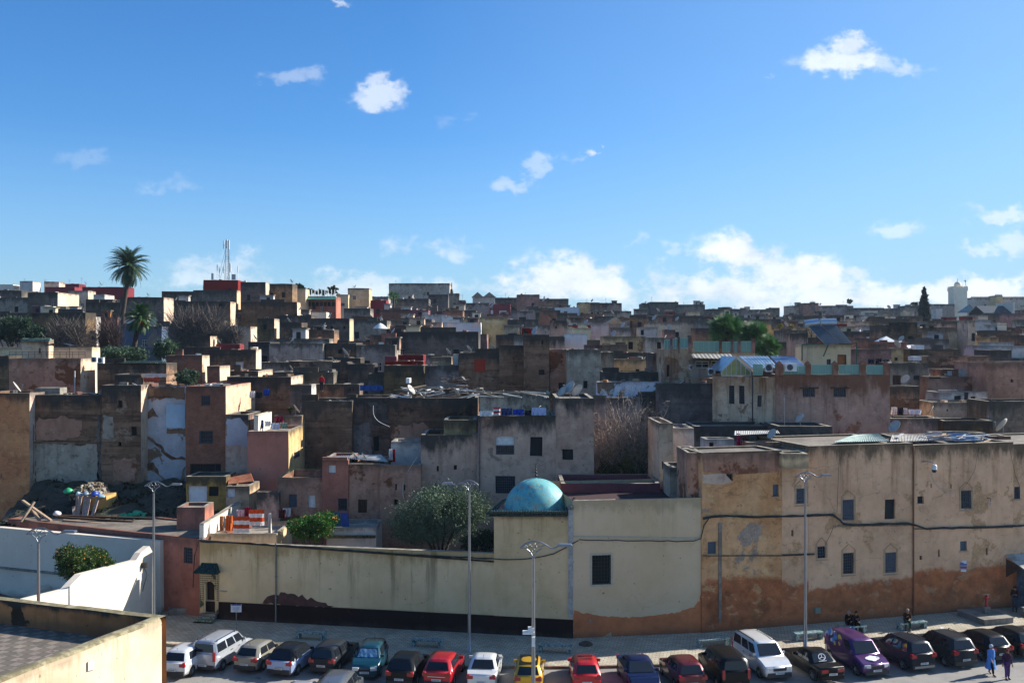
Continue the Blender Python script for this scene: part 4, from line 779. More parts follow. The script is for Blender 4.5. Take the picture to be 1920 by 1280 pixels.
# ---------------------------------------------------------------- the old town: one line per house
# label | px0 px1 toprow depth_m material [key=value ..., side=end wall tone, mostly painted-in sunlight] | x0 x1 y0 y1 kind ; ...   (S before a window = on the side towards the middle)
TOWN = '''
low whitewashed shed on the tan roofs left of the clothes shed|1322 1377 823 69.5 white dep=1.6 par=.1|1330 1338 829 846 dark
low grey roof hut behind the whitish corrugated sheets|1668 1712 817 74.4 palegrey dep=2 par=.1|1680 1688 820 832 dark
low brown roof wall behind the faded blue sheet|1752 1850 812 75.8 brown dep=1.5 par=.1|
low pale roof wall left of the projecting cream box|1400 1466 829 69.8 pinkbrown dep=1.5 par=.1|1418 1426 832 845 dark
small terracotta roof room at the right border of the tan roofs|1853 1896 818 75.4 terracotta dep=2 par=.1|1866 1873 822 834 dark
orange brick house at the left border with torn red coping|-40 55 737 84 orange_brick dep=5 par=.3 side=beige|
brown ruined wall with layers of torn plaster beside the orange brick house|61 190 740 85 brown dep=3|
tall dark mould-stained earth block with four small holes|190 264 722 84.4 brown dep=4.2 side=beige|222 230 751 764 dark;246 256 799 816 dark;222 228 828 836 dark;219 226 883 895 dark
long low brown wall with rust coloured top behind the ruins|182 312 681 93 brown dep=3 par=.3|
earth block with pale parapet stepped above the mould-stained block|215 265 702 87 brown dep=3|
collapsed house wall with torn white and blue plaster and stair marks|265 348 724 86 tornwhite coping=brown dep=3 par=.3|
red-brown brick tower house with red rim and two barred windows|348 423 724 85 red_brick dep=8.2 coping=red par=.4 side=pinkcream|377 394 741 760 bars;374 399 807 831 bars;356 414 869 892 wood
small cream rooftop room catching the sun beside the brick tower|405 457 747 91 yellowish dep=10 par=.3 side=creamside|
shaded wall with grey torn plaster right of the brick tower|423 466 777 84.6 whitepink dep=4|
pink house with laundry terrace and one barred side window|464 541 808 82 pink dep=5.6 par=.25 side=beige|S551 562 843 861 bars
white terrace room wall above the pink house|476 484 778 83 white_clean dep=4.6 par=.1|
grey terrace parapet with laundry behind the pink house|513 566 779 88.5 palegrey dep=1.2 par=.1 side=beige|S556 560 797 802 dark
low brown house with two boarded windows left of the pink-brown row|520 604 895 77 pinkbrown dep=5 coping=greentile|541 556 926 951 shutter;577 591 928 952 white
low pink-brown house with red brick corner and white blocked window|604 653 862 76.5 terracotta dep=5|615 629 872 887 white;634 651 934 957 bars
pink-brown house with brown door and satellite dishes on its roof|653 712 869 76.6 pinkbrown dep=5|671 688 936 961 door
low brown stained house with rust top and slit windows|712 789 871 76.3 pinkbrown dep=4.6|741 744 907 919 dark;757 760 908 920 dark;739 747 936 947 dark
stained white house wall with tiny square windows|789 895 815 77.3 whitepink dep=5|819 823 873 883 dark;851 857 871 880 dark;861 864 917 926 dark
ochre striped roof wall above the stained white house|832 893 787 79 ochre dep=4|
small blue-white wall beside the hanging red cloth|733 791 828 80 white dep=3 par=.3|
grey-pink house with laundry terrace and white shuttered window|895 1042 779 77 whitepink dep=7 par=.3|930 964 818 834 white;930 964 835 852 bars;929 966 892 925 grid;994 1017 819 855 dark
tall right part of the grey-pink house carrying three dishes|1042 1113 746 77 whitepink dep=7 par=.25|1055 1075 842 862 dark
dark rear wall with slits left of the drying red cloth|566 660 751 90 darkbrown dep=5|
dark shaded house with small openings behind the pink-brown row|650 731 745 91 darkbrown dep=5|646 652 793 800 dark;664 674 832 840 dark;700 710 818 846 dark
long brown brick house under the rubbish-strewn roof|731 895 746 86 brown_brick dep=7 par=.2|
dark alcove wall behind the bare twiggy shrub|1113 1200 745 88 grey dep=4|
black stained long wall right of the bare twiggy shrub|1196 1338 741 89 darkgrey dep=4|
narrow beige house edge right of the bare shrub|1236 1262 793 73 beige dep=6|1241 1246 865 880 grid
whitewashed room open to the street behind the brown parapet|1262 1302 802 75 white dep=4 par=.2|
dark sheet-clad roof wall right of the bare shrub|1300 1452 798 78 darkgrey dep=4 par=.2|
brown house end left of the lower patchy tan house|1288 1317 848 65 pinkbrown dep=4 par=.3|
low white boxed wall below the whitewashed room|1256 1290 876 69 palegrey dep=3 par=.2|
projecting cream box at the top of the lamp-post facade|1466 1516 850 65.2 beige dep=2.4 par=.2 bot=878|
rough stone roof hut behind the corrugated sheets|1458 1561 799 75 darkgrey dep=4 par=.2|
cream wall with rust runs carrying green glass panels|1246 1302 654 92 rust_cream dep=5|1250 1255 683 706 dark
pale terrace wall behind the fan palms and canopies|1296 1416 661 96 yellowish dep=3 par=.2|
rust-streaked cream wall below the air conditioners|1298 1342 709 88 rust_cream dep=4|
black mouldy ledge wall above the black stained wall|1236 1336 719 86.5 darkgrey dep=2|
rust-streaked corner house with two tall barred windows|1336 1456 705 84 rust_cream d2=80.6 dep=6|1367 1377 723 757 grid;1386 1396 723 757 grid;1420 1428 741 762 bars
big faded pink house with rust top and merlons|1456 1669 702 80.3 castle dep=9 par=.5|1505 1528 728 744 bars;1563 1586 728 744 bars
pale yellow stair house under the solar water heater|1515 1595 646 88 yellowish dep=4|1550 1558 673 686 bars;1570 1587 665 694 doororange
grey-white low wall right of the big pink house|1669 1769 784 84 palegrey dep=3|
beige wall with mould fringe and drying white cloths|1750 1853 754 90 beige dep=4|1775 1779 767 771 dark
dark wall under the beige mould-fringed wall|1769 1862 788 83 darkbrown dep=3|
black stained house wall at the right border above the tan facade|1853 2120 752 86 darkgrey dep=4|1900 1914 811 829 dark
tan-pink plain house at the right border|1850 2120 680 96 pinkbrown dep=7|1896 1901 711 717 dark
row of tiny white and blue rooms with blue door|1760 1852 735 94 white dep=3 par=.2|1790 1803 742 751 dark;1808 1816 735 754 door;1820 1830 743 752 dark
crumbling brown wall with dark hollow right of the pink house|1668 1724 724 93 brown dep=3|
grey house with blue door and white dish|1668 1742 680 101 grey dep=4|1674 1690 703 722 door;1713 1727 703 712 bars
low brown wall with black window slot|1740 1852 706 99 pinkbrown dep=3|1742 1764 700 710 dark
rubble stone wall below the dark terraces|1743 1855 667 107 stone dep=3|
pinkish box room with small white opening|1765 1798 692 102 pinkbrown dep=3 par=.2|1776 1787 695 704 white
brick house with three dishes right of the stair house|1597 1671 654 112 brick_far dep=4|
sunlit beige house end left of the dark laundry roof|1671 1694 653 113 beige dep=4|1677 1684 670 676 dark
dark brown house under the dark laundry roof|1706 1800 654 114 darkbrown dep=4|
long bluish white wall on the right|1836 2120 648 122 white dep=4 par=.2|
dark grey block before the long bluish white wall|1857 1897 656 116 darkgrey dep=4|
patched stone and brick wall right of the cypress foot|1719 1812 614 138 stone dep=5|1736 1742 634 648 dark
pale patched gable left of the beige tower|1778 1806 617 134 beige dep=4|
slim beige tower house below the white minaret|1814 1829 600 131 beige dep=3|
lilac-white box house below the green roofed hall|1830 1858 600 150 white dep=5|
brown low house under the lilac-white box house|1832 1866 620 140 brown dep=4|1840 1842 629 632 dark;1847 1849 629 632 dark
dark house at the right border under the hall|1868 1903 616 150 darkbrown dep=5|
brown slanting house with dark side left of the cypress|1655 1702 609 136 brown dep=5|
dark narrow house face left of the cypress|1700 1720 604 134 darkbrown dep=5|
tiny white room at the cypress foot|1719 1733 603 150 white dep=4|
pinkish wall with black fringe right of the cypress|1752 1816 601 160 whitepink dep=5|
faded brick house behind the white tent|1602 1654 634 128 brick_far dep=4|
brown house below the white tent|1650 1700 641 124 terracotta dep=4|
grey wall with darkened top behind the stair house|1507 1616 591 195 darkgrey dep=8|
broad beige wall on the right slope|1616 1677 591 192 beige dep=8|
pink stained house left of the stair house|1487 1515 624 116 whitepink dep=4|
grey low house with dark door left of the pink stained house|1450 1488 641 119 grey dep=4|
house with blue-grey ledge behind the fan palms|1465 1514 619 140 grey dep=4|
low brown house left of the fan palms|1305 1342 615 142 brown dep=4|
round-shouldered red brick room left of the fan palms|1247 1267 618 138 brick_far dep=3|
cream terrace with yellow posts behind the fan palms|1388 1431 603 160 yellowish dep=4|
large plain grey wall in the centre right|1223 1251 592 190 grey dep=8|
large blackish wall in the centre right|1251 1327 592 188 darkgrey dep=8|
beige house with two dark doors in front of the large grey wall|1132 1211 630 121 beige dep=5|1178 1187 640 655 dark;1150 1153 648 652 dark
white-grey house with dark doorway beside the green panels|1210 1248 633 119 palegrey dep=4|1232 1240 641 655 dark
light stone strip house below the beige two-door house|1125 1176 646 112 stone dep=3 par=.2|
low brick room above the grey-blue tall house|1098 1127 646 113 brick_far dep=3|
white room with brown door in the centre right|1200 1233 613 140 white dep=4|1202 1208 618 628 dark
pale room with white rail in the centre right|1149 1184 614 142 palegrey dep=4|
white flat house behind the blue-washed room|1108 1141 607 150 white dep=4|
cream house with deep red roof edge in the centre|1063 1108 615 138 yellowish dep=4|
deep red roof wall above the cream centre house|1073 1108 610 144 red dep=3|
blue-washed room with dish in the centre|1058 1100 626 128 bluewash dep=4|
pale pink square room in the centre|1031 1059 632 125 whitepink dep=3|
dull pink house with square window in the centre|1033 1062 601 145 whitepink dep=4|1041 1045 612 616 dark
dark low wall left of the dull pink house|952 1008 599 165 darkgrey dep=5|
faded brick house above the dull pink house|1012 1044 582 200 brick_far dep=6|
tall brown windowed house with mouldy top|982 1030 627 101 brown dep=6|1010 1021 693 703 dark;1015 1018 638 645 dark
broad brown house with orange patched window|860 984 661 103 brown dep=6|889 910 673 697 redpane;950 961 681 690 shutter
brown step of the broad brown house below the cream dish|936 982 647 102.6 brown dep=6|
warm brown house with dark doorway in the centre|1031 1063 655 102 pinkbrown dep=5|1047 1059 717 733 dark
tall grey-blue stained house with small window|1063 1127 655 100 palegrey dep=6|1094 1102 714 728 dark
narrow grey house right of the tall grey-blue one|1127 1152 660 101 grey dep=5|
dark terrace house above the beige terrace wall|1150 1226 661 109 darkgrey dep=5|
beige terrace wall glowing in the centre right|1151 1225 673 106 beige dep=2.5 par=.2|1192 1199 692 697 dark
dark narrow house left of the green glass panels|1224 1248 662 98 darkgrey dep=5|
black wall below the beige terrace wall|1130 1240 697 96 darkgrey dep=3|
whitewashed stone wall above the bare shrub|1120 1238 716 90.5 ruin_white dep=1.5 par=.2|
dark brown house with deep red parapet|720 794 685 102 darkbrown dep=5|
deep red parapet of the dark brown house|722 794 677 105 red dep=3 par=.3|
upper deep red wall behind the deep red parapet|746 794 665 110 red dep=3 par=.3|
grey house under the white terrace frames|793 860 685 104 grey dep=5|
small beige terrace room between white frames|808 846 669 108 beige dep=2 par=.2|
white corner pillar of the terrace frames|849 859 664 107 white_clean dep=2 par=.1|
huge dark blue-grey wall in the middle of the town|741 897 622 128 darkgrey dep=9|
terracotta end wall left of the huge dark wall|715 742 624 127 terracotta dep=6|
brown rubble-topped wall with shrubs on the left middle|565 626 618 137 brown dep=4|
dark walled terrace with white corner post|611 668 643 122 darkbrown dep=5|633 641 655 663 dark
long grey-brown wall left of the deep red parapet|668 741 646 120 grey dep=6|
low walled roof with pale coping in the left middle|612 656 670 112 darkbrown dep=3 par=.3|
tiny walled court with pale coping in the left middle|655 676 671 111 darkbrown dep=3 par=.3|
dark grey wall left of the bluish wall|465 506 641 125 darkgrey dep=5|
long bluish grey wall in the left middle|505 606 644 121 palegrey dep=6|
pale rubble strip below the bluish grey wall|486 597 679 113 palegrey dep=3|
black mouldy box left of the brown court|594 623 676 108 darkgrey dep=3|
brown court wall with pale coping|622 652 679 104.5 brown dep=3|
dark court wall with pale coping right of the brown one|652 701 682 104 darkbrown dep=3|
low black roof wall behind the laundry house|512 625 697 101 darkgrey dep=4|
black wall filling the gap left of the dark brown red-parapet house|690 722 700 103 darkgrey dep=5|
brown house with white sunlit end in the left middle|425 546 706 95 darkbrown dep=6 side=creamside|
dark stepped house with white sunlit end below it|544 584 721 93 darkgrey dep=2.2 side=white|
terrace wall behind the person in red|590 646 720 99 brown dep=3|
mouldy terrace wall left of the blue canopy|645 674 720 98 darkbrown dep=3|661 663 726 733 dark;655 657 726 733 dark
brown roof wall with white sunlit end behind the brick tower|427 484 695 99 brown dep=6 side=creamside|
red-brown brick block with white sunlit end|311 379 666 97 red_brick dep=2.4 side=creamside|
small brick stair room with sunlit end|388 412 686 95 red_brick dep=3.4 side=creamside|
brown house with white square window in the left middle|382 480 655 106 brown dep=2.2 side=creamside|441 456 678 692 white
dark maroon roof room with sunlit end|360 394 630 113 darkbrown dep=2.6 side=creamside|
deep red roof wall right of the maroon roof room|405 449 645 114 red dep=2 par=.2|
dark wall under the maroon roof room|346 396 650 110 darkbrown dep=3|
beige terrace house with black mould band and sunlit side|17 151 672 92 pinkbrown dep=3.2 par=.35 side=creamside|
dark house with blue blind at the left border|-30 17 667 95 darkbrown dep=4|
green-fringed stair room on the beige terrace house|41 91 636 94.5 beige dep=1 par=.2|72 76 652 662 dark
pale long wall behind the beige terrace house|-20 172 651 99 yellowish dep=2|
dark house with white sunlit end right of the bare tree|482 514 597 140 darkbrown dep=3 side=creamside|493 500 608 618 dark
brown house with arch marks in the left middle|527 566 604 138 brown dep=4|
tall brown house behind the arch-marked one|519 584 591 152 darkbrown dep=5|
dark grey house with two small windows in the left middle|583 655 597 150 darkgrey dep=4 side=beige|619 624 611 617 dark;643 647 611 617 dark
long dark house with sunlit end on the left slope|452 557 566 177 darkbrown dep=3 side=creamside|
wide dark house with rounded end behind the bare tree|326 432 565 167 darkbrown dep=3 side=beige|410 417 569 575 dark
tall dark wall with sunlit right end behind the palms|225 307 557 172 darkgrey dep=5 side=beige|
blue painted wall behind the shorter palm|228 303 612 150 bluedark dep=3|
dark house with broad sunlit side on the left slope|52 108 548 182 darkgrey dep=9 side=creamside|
grey low house below the dark skyline at far left|-20 53 558 188 grey dep=5|
dark house behind the grey low one at far left|-20 40 544 205 darkgrey dep=6|
dark long house left of the tall palm|161 226 567 172 darkgrey dep=4|
dark low terrace behind the left trees|50 160 586 160 darkbrown dep=4|61 70 582 592 dark
white sunlit boxes on the dark low terrace|76 100 574 164 white_clean dep=3 par=.1|
second white box on the dark low terrace|101 124 574 165 palegrey dep=3 par=.1|
pinkish flat house below the long red wall|127 165 545 212 beige dep=4|
sunlit low house left of the tall palm|175 196 552 205 white dep=5|
long deep red wall left of the tall palm|154 236 538 228 red dep=5|
deep red house with dark lid on the left skyline|84 140 538 232 red dep=6|
small dark red roof room on the left skyline|122 148 532 240 red dep=4|
white cube house on the left skyline|37 61 527 240 white dep=4|
beige roof rooms with tanks on the left skyline|82 110 528 245 beige dep=4|
pale sunlit roof at the far left skyline|-20 24 533 240 white_clean dep=5|
deep red box carrying the telecom mast|381 446 525 228 red dep=6|
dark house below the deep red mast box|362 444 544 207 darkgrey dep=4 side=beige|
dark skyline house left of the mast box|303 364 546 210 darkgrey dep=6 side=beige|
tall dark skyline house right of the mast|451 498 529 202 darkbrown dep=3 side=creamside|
broad dark skyline house right of the mast|503 548 532 206 darkbrown dep=5|
yellow skyline house beside the round trees|548 573 541 212 yellowish dep=4|
restaurant terrace with green awning and white columns|575 630 556 215 terracotta dep=6|
pale house with arched blue window on the skyline|629 653 552 235 yellowish dep=5|637 646 568 574 shutter
square beige tower house on the left skyline|652 692 540 238 beige dep=5|
huge pale flat-roofed hall on the skyline|729 843 531 310 palegrey dep=10|
dark box house before the huge pale hall|803 840 552 262 darkgrey dep=5|812 818 560 568 dark
dark long house before the huge pale hall|738 804 560 245 darkgrey dep=6|
bright deep red wall left of the huge pale hall|695 724 563 225 red dep=5|
grey low skyline strip left of the huge pale hall|693 728 556 290 palegrey dep=6|
dark box right of the huge pale hall|842 861 550 300 grey dep=6|
white gabled skyline house|886 928 556 290 white dep=6|
dark skyline strip right of the white gables|925 972 558 300 darkgrey dep=7|
grey plain house left of the crimson house|857 918 568 245 palegrey dep=6|
crimson house with white windows|918 957 570 236 red dep=5|920 925 581 591 white;936 950 582 590 white
brown brick skyline house in the centre|969 1012 552 292 brick_far dep=7|
dark stepped skyline house in the centre|1012 1066 560 295 darkbrown dep=7|
pale blue-washed strip in the centre|1041 1086 576 258 bluewash dep=4|
grey-brown skyline house with dark side|1084 1108 567 262 beige dep=6|
dark tall face on the centre skyline|1108 1124 567 261 darkgrey dep=6|
grey-brown wide skyline house in the centre|1124 1166 568 264 grey dep=6|
boxy grey house below the centre skyline|1133 1157 583 235 grey dep=5|
second boxy grey house below the centre skyline|1157 1184 583 236 palegrey dep=5|
dark long skyline block right of centre|1219 1272 566 335 darkgrey dep=8|
low dark skyline block right of centre|1203 1222 569 338 darkgrey dep=7|
flat dark skyline house right of centre|1272 1322 571 325 darkgrey dep=8|
long low dark skyline wall right of centre|1329 1390 579 305 darkgrey dep=8|
brown-grey skyline row before the wide clouds|1388 1444 580 325 grey dep=8|
tiny dark skyline cube|1444 1462 577 335 darkgrey dep=6|
low pinkish skyline terraces left of the window house|1480 1508 573 340 beige dep=7|
pinkish skyline house with tall window|1506 1535 568 335 brick_far dep=7|1520 1527 573 582 shutter
long low skyline row with roof tanks|1535 1600 573 350 grey dep=8|
second low skyline row with white edge|1598 1658 577 345 darkgrey dep=8|
bluish skyline row left of the cypress|1664 1700 578 350 grey dep=8|
brown skyline block left of the cypress|1698 1730 573 345 grey dep=8|
long bluish skyline wall between cypress and minaret|1740 1790 570 350 grey dep=8|
small white chapel-like room left of the minaret|1756 1767 577 320 white dep=4|
dark blue roofed hall at the right|1847 1899 588 262 darkbrown dep=9|
low grey house right of the minaret|1815 1850 592 300 palegrey dep=6|
battlemented pale wall on the right skyline|1822 2120 558 405 palegrey dep=8|
square battlemented gate tower on the right skyline|1867 1880 554 400 beige dep=6|
beige sunlit hut below the white gables|866 952 595 168 beige dep=6|
white house with patched wall in the upper middle|791 829 590 183 white dep=5|805 809 597 602 dark
blue-washed house in the upper middle|828 862 593 182 bluewash dep=5|840 845 602 607 white
small beige box below the white patched house|801 828 604 158 beige dep=4|
crimson terrace in the upper middle|731 806 611 152 red dep=4|
pale grey terrace house left of the white parasol|660 726 601 168 palegrey dep=5|
faded brick strip below the dark long house|712 769 580 205 brick_far dep=6|
crimson strip below the dark long house|769 803 581 204 red dep=5|784 792 585 591 dark
pale brick strip left of the crimson house|830 868 582 200 brick_far dep=5|
grey roof wall below the square beige tower|645 694 578 210 grey dep=5|
white roof corner in the upper left middle|584 612 585 180 white_clean dep=3 par=.1|
'''
def parse_town():
    for ln in TOWN.strip().split('\n'):
        lab, geo, wn = ln.split('|'); g = geo.split(); kw = {}
        for q in g[5:]:
            k, v = q.split('='); kw[{'dep': 'depth'}.get(k, k)] = v if k in ('coping', 'roof', 'side') else float(v)
        win, swin = [], []
        for w in wn.split(';'):
            if not w.strip(): continue
            s = w.startswith('S'); f = w.lstrip('S').split(); (swin if s else win).append((float(f[0]), float(f[1]), float(f[2]), float(f[3]), f[4]))
        d = float(g[3]); mat = g[4]
        rf = ('roof_red' if mat == 'red' else 'roof')
        cat = 'wall' if ' wall' in lab and 'house' not in lab else 'house'
        nm = {'wall': 'old_wall', 'house': 'house'}[cat]
        far = d > 115
        # far windows the eye can still read
        if not win and not swin and far and float(g[1])-float(g[0]) > 14 and float(g[2]) < 700:
            r = random.Random(lab); z = d/F
            for k in range(r.choice((1, 2, 2, 3))):
                a = r.uniform(float(g[0])+2, float(g[1])-6); hgt = 1.1/z; w_ = .75/z; y0 = float(g[2])+r.uniform(1.6, 3.2)/z
                if all(abs(a-q[0]) > w_*1.8 for q in win): win.append((a, a+w_, y0, y0+hgt, r.choice(('dark', 'dark', 'shutter', 'white') if not far else ('dark', 'dark', 'glass'))))
        house(lab, float(g[0]), float(g[1]), float(g[2]), d, mat, rf, win=win, swin=swin, name=nm, cat=cat, wob=.05 if not far else .09, step=1.6 if not far else 3.0, **kw)['kind'] = 'thing'
parse_town()
# fillers: crowded small houses between the ones listed, kept below the skyline
SKY = [(0, 560), (60, 566), (140, 566), (230, 566), (330, 570), (430, 560), (560, 560), (650, 575), (730, 575), (860, 572), (960, 570), (1070, 580), (1200, 584), (1330, 588), (1440, 588), (1530, 584), (1660, 588), (1740, 590), (1850, 600), (1930, 575)]
rg = random.Random(11)
KEEP = {0, 6, 10, 15, 16, 18, 21, 22, 26, 29, 30, 31, 33, 34, 36, 37, 42, 43, 45, 46, 49, 50, 51, 52, 53, 54, 55, 56, 59, 61, 62, 64, 66, 67, 68, 69, 70, 71, 75, 82, 84, 87, 92, 93, 94, 97, 98, 99, 100, 102, 104, 118, 119, 120, 121, 122, 123, 124, 126, 129, 131, 133, 134, 136, 156, 157, 158, 162, 163, 164, 165, 168, 197, 208, 221}   # the others stand wholly behind something
LMK = [(105, 'the left slope trees'), (240, 'the tall palm'), (425, 'the telecom mast'), (560, 'the round skyline trees'), (670, 'the square beige tower'), (785, 'the huge pale hall'), (937, 'the crimson house'), (1015, 'the stepped skyline house'), (1115, 'the dark tall skyline face'), (1250, 'the large blackish wall'), (1400, 'the fan palms'), (1550, 'the solar water heater'), (1645, 'the broad beige wall'), (1733, 'the cypress'), (1801, 'the minaret'), (1875, 'the blue roofed hall')]
CN = {'grey': 'grey', 'darkgrey': 'dark grey', 'darkbrown': 'dark brown', 'brown': 'earth brown', 'palegrey': 'pale grey', 'beige': 'beige', 'brick_far': 'faded brick', 'white': 'white', 'whitepink': 'dull pink', 'stone': 'rubble stone', 'red': 'crimson', 'bluewash': 'blue-washed', 'ochre': 'ochre'}
used = {}; fi = -1; rows = [(108, 688, 'lower'), (118, 664, 'lower middle'), (131, 640, 'middle'), (147, 622, 'upper middle'), (165, 608, 'upper'), (188, 597, 'higher'), (215, 589, 'highest'), (250, 583, 'topmost'), (290, 577, 'skyline')]
for d0, top0, rown in rows:
    px = rg.uniform(-20, 20)
    while px < 1930:
        w = rg.uniform(3.2, 8.5)*F/d0; hgt = top0+rg.uniform(-.9, 1.6)*F/d0
        sky = float(np.interp(px+w/2, [a for a, b in SKY], [b for a, b in SKY]))
        if d0 < 150 and px < 470 and px+w > 0: px += w; continue     # trees and slope there
        if d0 < 130 and 1230 < px+w and px < 1670: px += w; continue
        top = max(hgt, sky+rg.uniform(2, 9)) if px > 480 else max(hgt-14, sky)
        mat = rg.choice(['grey', 'grey', 'darkgrey', 'darkbrown', 'brown', 'brown', 'palegrey', 'palegrey', 'beige', 'beige', 'brick_far', 'brick_far', 'white', 'whitepink', 'stone', 'red' if rg.random() < .4 else 'beige', 'bluewash' if rg.random() < .3 else 'palegrey', 'ochre' if rg.random() < .5 else 'brick_far'])
        lm = min(LMK, key=lambda q: abs(q[0]-px-w/2)); dx = px+w/2-lm[0]; rel = 'below' if abs(dx) < 26 else ('left of' if dx < 0 else 'right of')
        sz = 'narrow' if w*d0/F < 4.6 else ('wide' if w*d0/F > 7 else 'small')
        lab = f"{sz} {CN[mat]} flat house in the {rown} rows {rel} {lm[1]}"
        if lab in used: px += w*.6; continue
        used[lab] = 1; fi += 1; z = d0/F; win = []
        for k in range(rg.choice((0, 1, 2, 2, 3))):
            a = px+rg.uniform(.8/z, max(.9/z, w-1.6/z)); y0 = top+rg.uniform(1.2, 2.8)/z
            if a+.9/z < px+w-.3/z and all(abs(a-q[0]) > 1.6/z for q in win): win.append((a, a+rg.uniform(.6, .9)/z, y0, y0+rg.uniform(.8, 1.5)/z, rg.choice(('dark', 'dark', 'glass'))))
        dj = d0+rg.uniform(-4, 4); rf = rg.choice(('roof', 'roof', 'roof_pale', 'roof_red')); dpj = rg.uniform(3.5, 8)
        if fi not in KEEP: px += w*rg.uniform(.95, 1.35); continue
        house(lab, px, px+w, top, dj, mat, rf, win=win, depth=dpj, wob=.09, step=3.2, group='crowded houses of the old town slope')
        px += w*rg.uniform(.95, 1.35)
print('houses', len(HOUSES))
# ---------------------------------------------------------------- left foreground: terrace, white walls, brown flat house
FU = Vector((1, 0, 0))
# near cream terrace: parapets along two sides, chequered floor
zt = 7.85; zf = 6.85
pts = {'near': Vector((X(6, 32.9), 32.9, 0)), 'corner': Vector((X(303, 40.2), 40.2, 0)), 'far': Vector((X(-30, 43.4), 43.4, 0))}
t = thing('terrace_building', (-20, 38, 0), 'cream roof terrace with thick rounded parapet and worn chequered tile floor, nearest the camera', 'building')
def rounded_parapet(a, b, w, z0, z1, inner, mats, name):
    u = (b-a).normalized(); n = Vector((u.y, -u.x, 0)); L = (b-a).length; k = int(L/.5)
    prof = [(0, z0), (0, z1-.22), (.03, z1-.1), (.1, z1-.02), (.2, z1), (w-.2, z1), (w-.1, z1-.02), (w-.03, z1-.1), (w, z1-.22), (w, inner)]
    mb = MB(); m = len(prof)
    for i in range(k+1):
        p = a+u*(L*i/k)
        for o, z in prof: mb.v.append(tuple(p-n*o+Vector((0, 0, z))))
    for i in range(k):
        for j in range(m-1):
            mb.f.append((i*m+j, (i+1)*m+j, (i+1)*m+j+1, i*m+j+1)); mb.mi.append(1 if 2 <= j <= 6 else (0 if j < 2 else 2)); mb.sm.append(2 <= j <= 6)
    mb.face([a-n*o+Vector((0, 0, z)) for o, z in prof]); mb.face([b-n*o+Vector((0, 0, z)) for o, z in prof])
    return mb.build(name, mats, t, uv=(z1, z0), wob=.035)
capm = two('lichen_parapet_top', 'a39775', '6d6448', 1.6, .35, .6)
rounded_parapet(pts['near']+(pts['near']-pts['corner'])*.35, pts['corner'], .62, -.5, zt, zf, [M['fore'], capm, M['fore_in']], 'parapet')
# far parapet: its inner stained face looks at the camera
a, b = pts['far'], pts['corner']+Vector((-.1, 0, 0)); u = (b-a).normalized(); n_ = Vector((u.y, -u.x, 0))
mb = MB(); L = (b-a).length; wall_face(mb, a, u, L, zf-.2, zt-.02, n_, (), .1, 1.); bk = -n_*.42
for i in range(14):
    f0, f1 = i/14, (i+1)/14; p, q = a+u*L*f0, a+u*L*f1; mb.face([p+Vector((0, 0, zt-.02)), q+Vector((0, 0, zt-.02)), q+bk+Vector((0, 0, zt-.02)), p+bk+Vector((0, 0, zt-.02))], 1)
wall_face(mb, a+bk, u, L, -.5, zt-.02, -n_, (), .1, 2)
mb.build('parapet', [M['fore_in'], capm], t, uv=(zt, zf), wob=.03, merge=True)
n = NT('chequered_tiles'); mp = n.N.new('ShaderNodeMapping'); mp.inputs['Rotation'].default_value = (0, 0, .38); n.L.new(n.pos(), mp.inputs[0])
ck = n.N.new('ShaderNodeTexBrick'); ck.inputs['Scale'].default_value = 1.; ck.offset = 0; ck.inputs['Brick Width'].default_value = .42; ck.inputs['Row Height'].default_value = .42; ck.inputs['Mortar Size'].default_value = .014; ck.inputs['Color1'].default_value = (1, 1, 1, 1); ck.inputs['Color2'].default_value = (.8, .8, .8, 1); ck.inputs['Mortar'].default_value = (.3, .3, .3, 1); n.L.new(mp.outputs[0], ck.inputs[0])
c2 = n.N.new('ShaderNodeTexChecker'); c2.inputs['Scale'].default_value = 1/.42; n.L.new(mp.outputs[0], c2.inputs[0]); c2.inputs[1].default_value = (*hexc('82766a'), 1); c2.inputs[2].default_value = (*hexc('675d51'), 1)
w_ = n.noise(1.4, 6, .7); col = n.mix(1., c2.outputs[0], ck.outputs[0], 'MULTIPLY'); col = n.mix(n.ramp(w_, .5, .62, 0, .85), col, hexc('4f4a42')); n.L.new(col, n.b.inputs['Base Color']); n.b.inputs['Roughness'].default_value = .85; n.bump(ck.outputs[1], -.3, .02)
mb = MB(); mb.face([Vector((-60, 20, zf)), pts['near']+(pts['near']-pts['corner'])*.6+Vector((-.3, 0, zf)), pts['corner']+Vector((-.4, -.1, zf)), pts['far']+Vector((0, -.1, zf)), Vector((-60, 44, zf))]); mb.build('tile_floor', n.m, t)
mb = MB(); c = P(74, 1205, 36.6); c.z = zf; mb.box((c.x-.2, c.y, zf+.18), (.05, .05, .36)); mb.box((c.x+.42, c.y+.1, zf+.035), (1.15, .1, .05), .15)
single(mb, 'plank', M['white_metal'], (c.x, c.y, zf), 'white painted wooden offcut lying on the chequered terrace floor', 'plank')
def ppt(px, py, off=0.):   # on the outer face of the near parapet
    A = pts['near']; Bq = pts['corner']; U = (Bq-A).normalized(); N_ = Vector((U.y, -U.x, 0)); tx = (px-960)/F; uq = (tx*A.y-A.x)/(U.x-tx*U.y); q = A+U*uq
    return Vector((q.x, q.y, H-(py-640)/F*q.y))+N_*off
mb = MB(); mb.prism([ppt(163, 1257, .03), ppt(175, 1254, .03), ppt(175, 1238, .03), ppt(169, 1235, .03), ppt(163, 1240, .03)], ppt(163, 1257, .05)-ppt(163, 1257, .03)); mb.build('vent_plate', M['frame_white'], t)
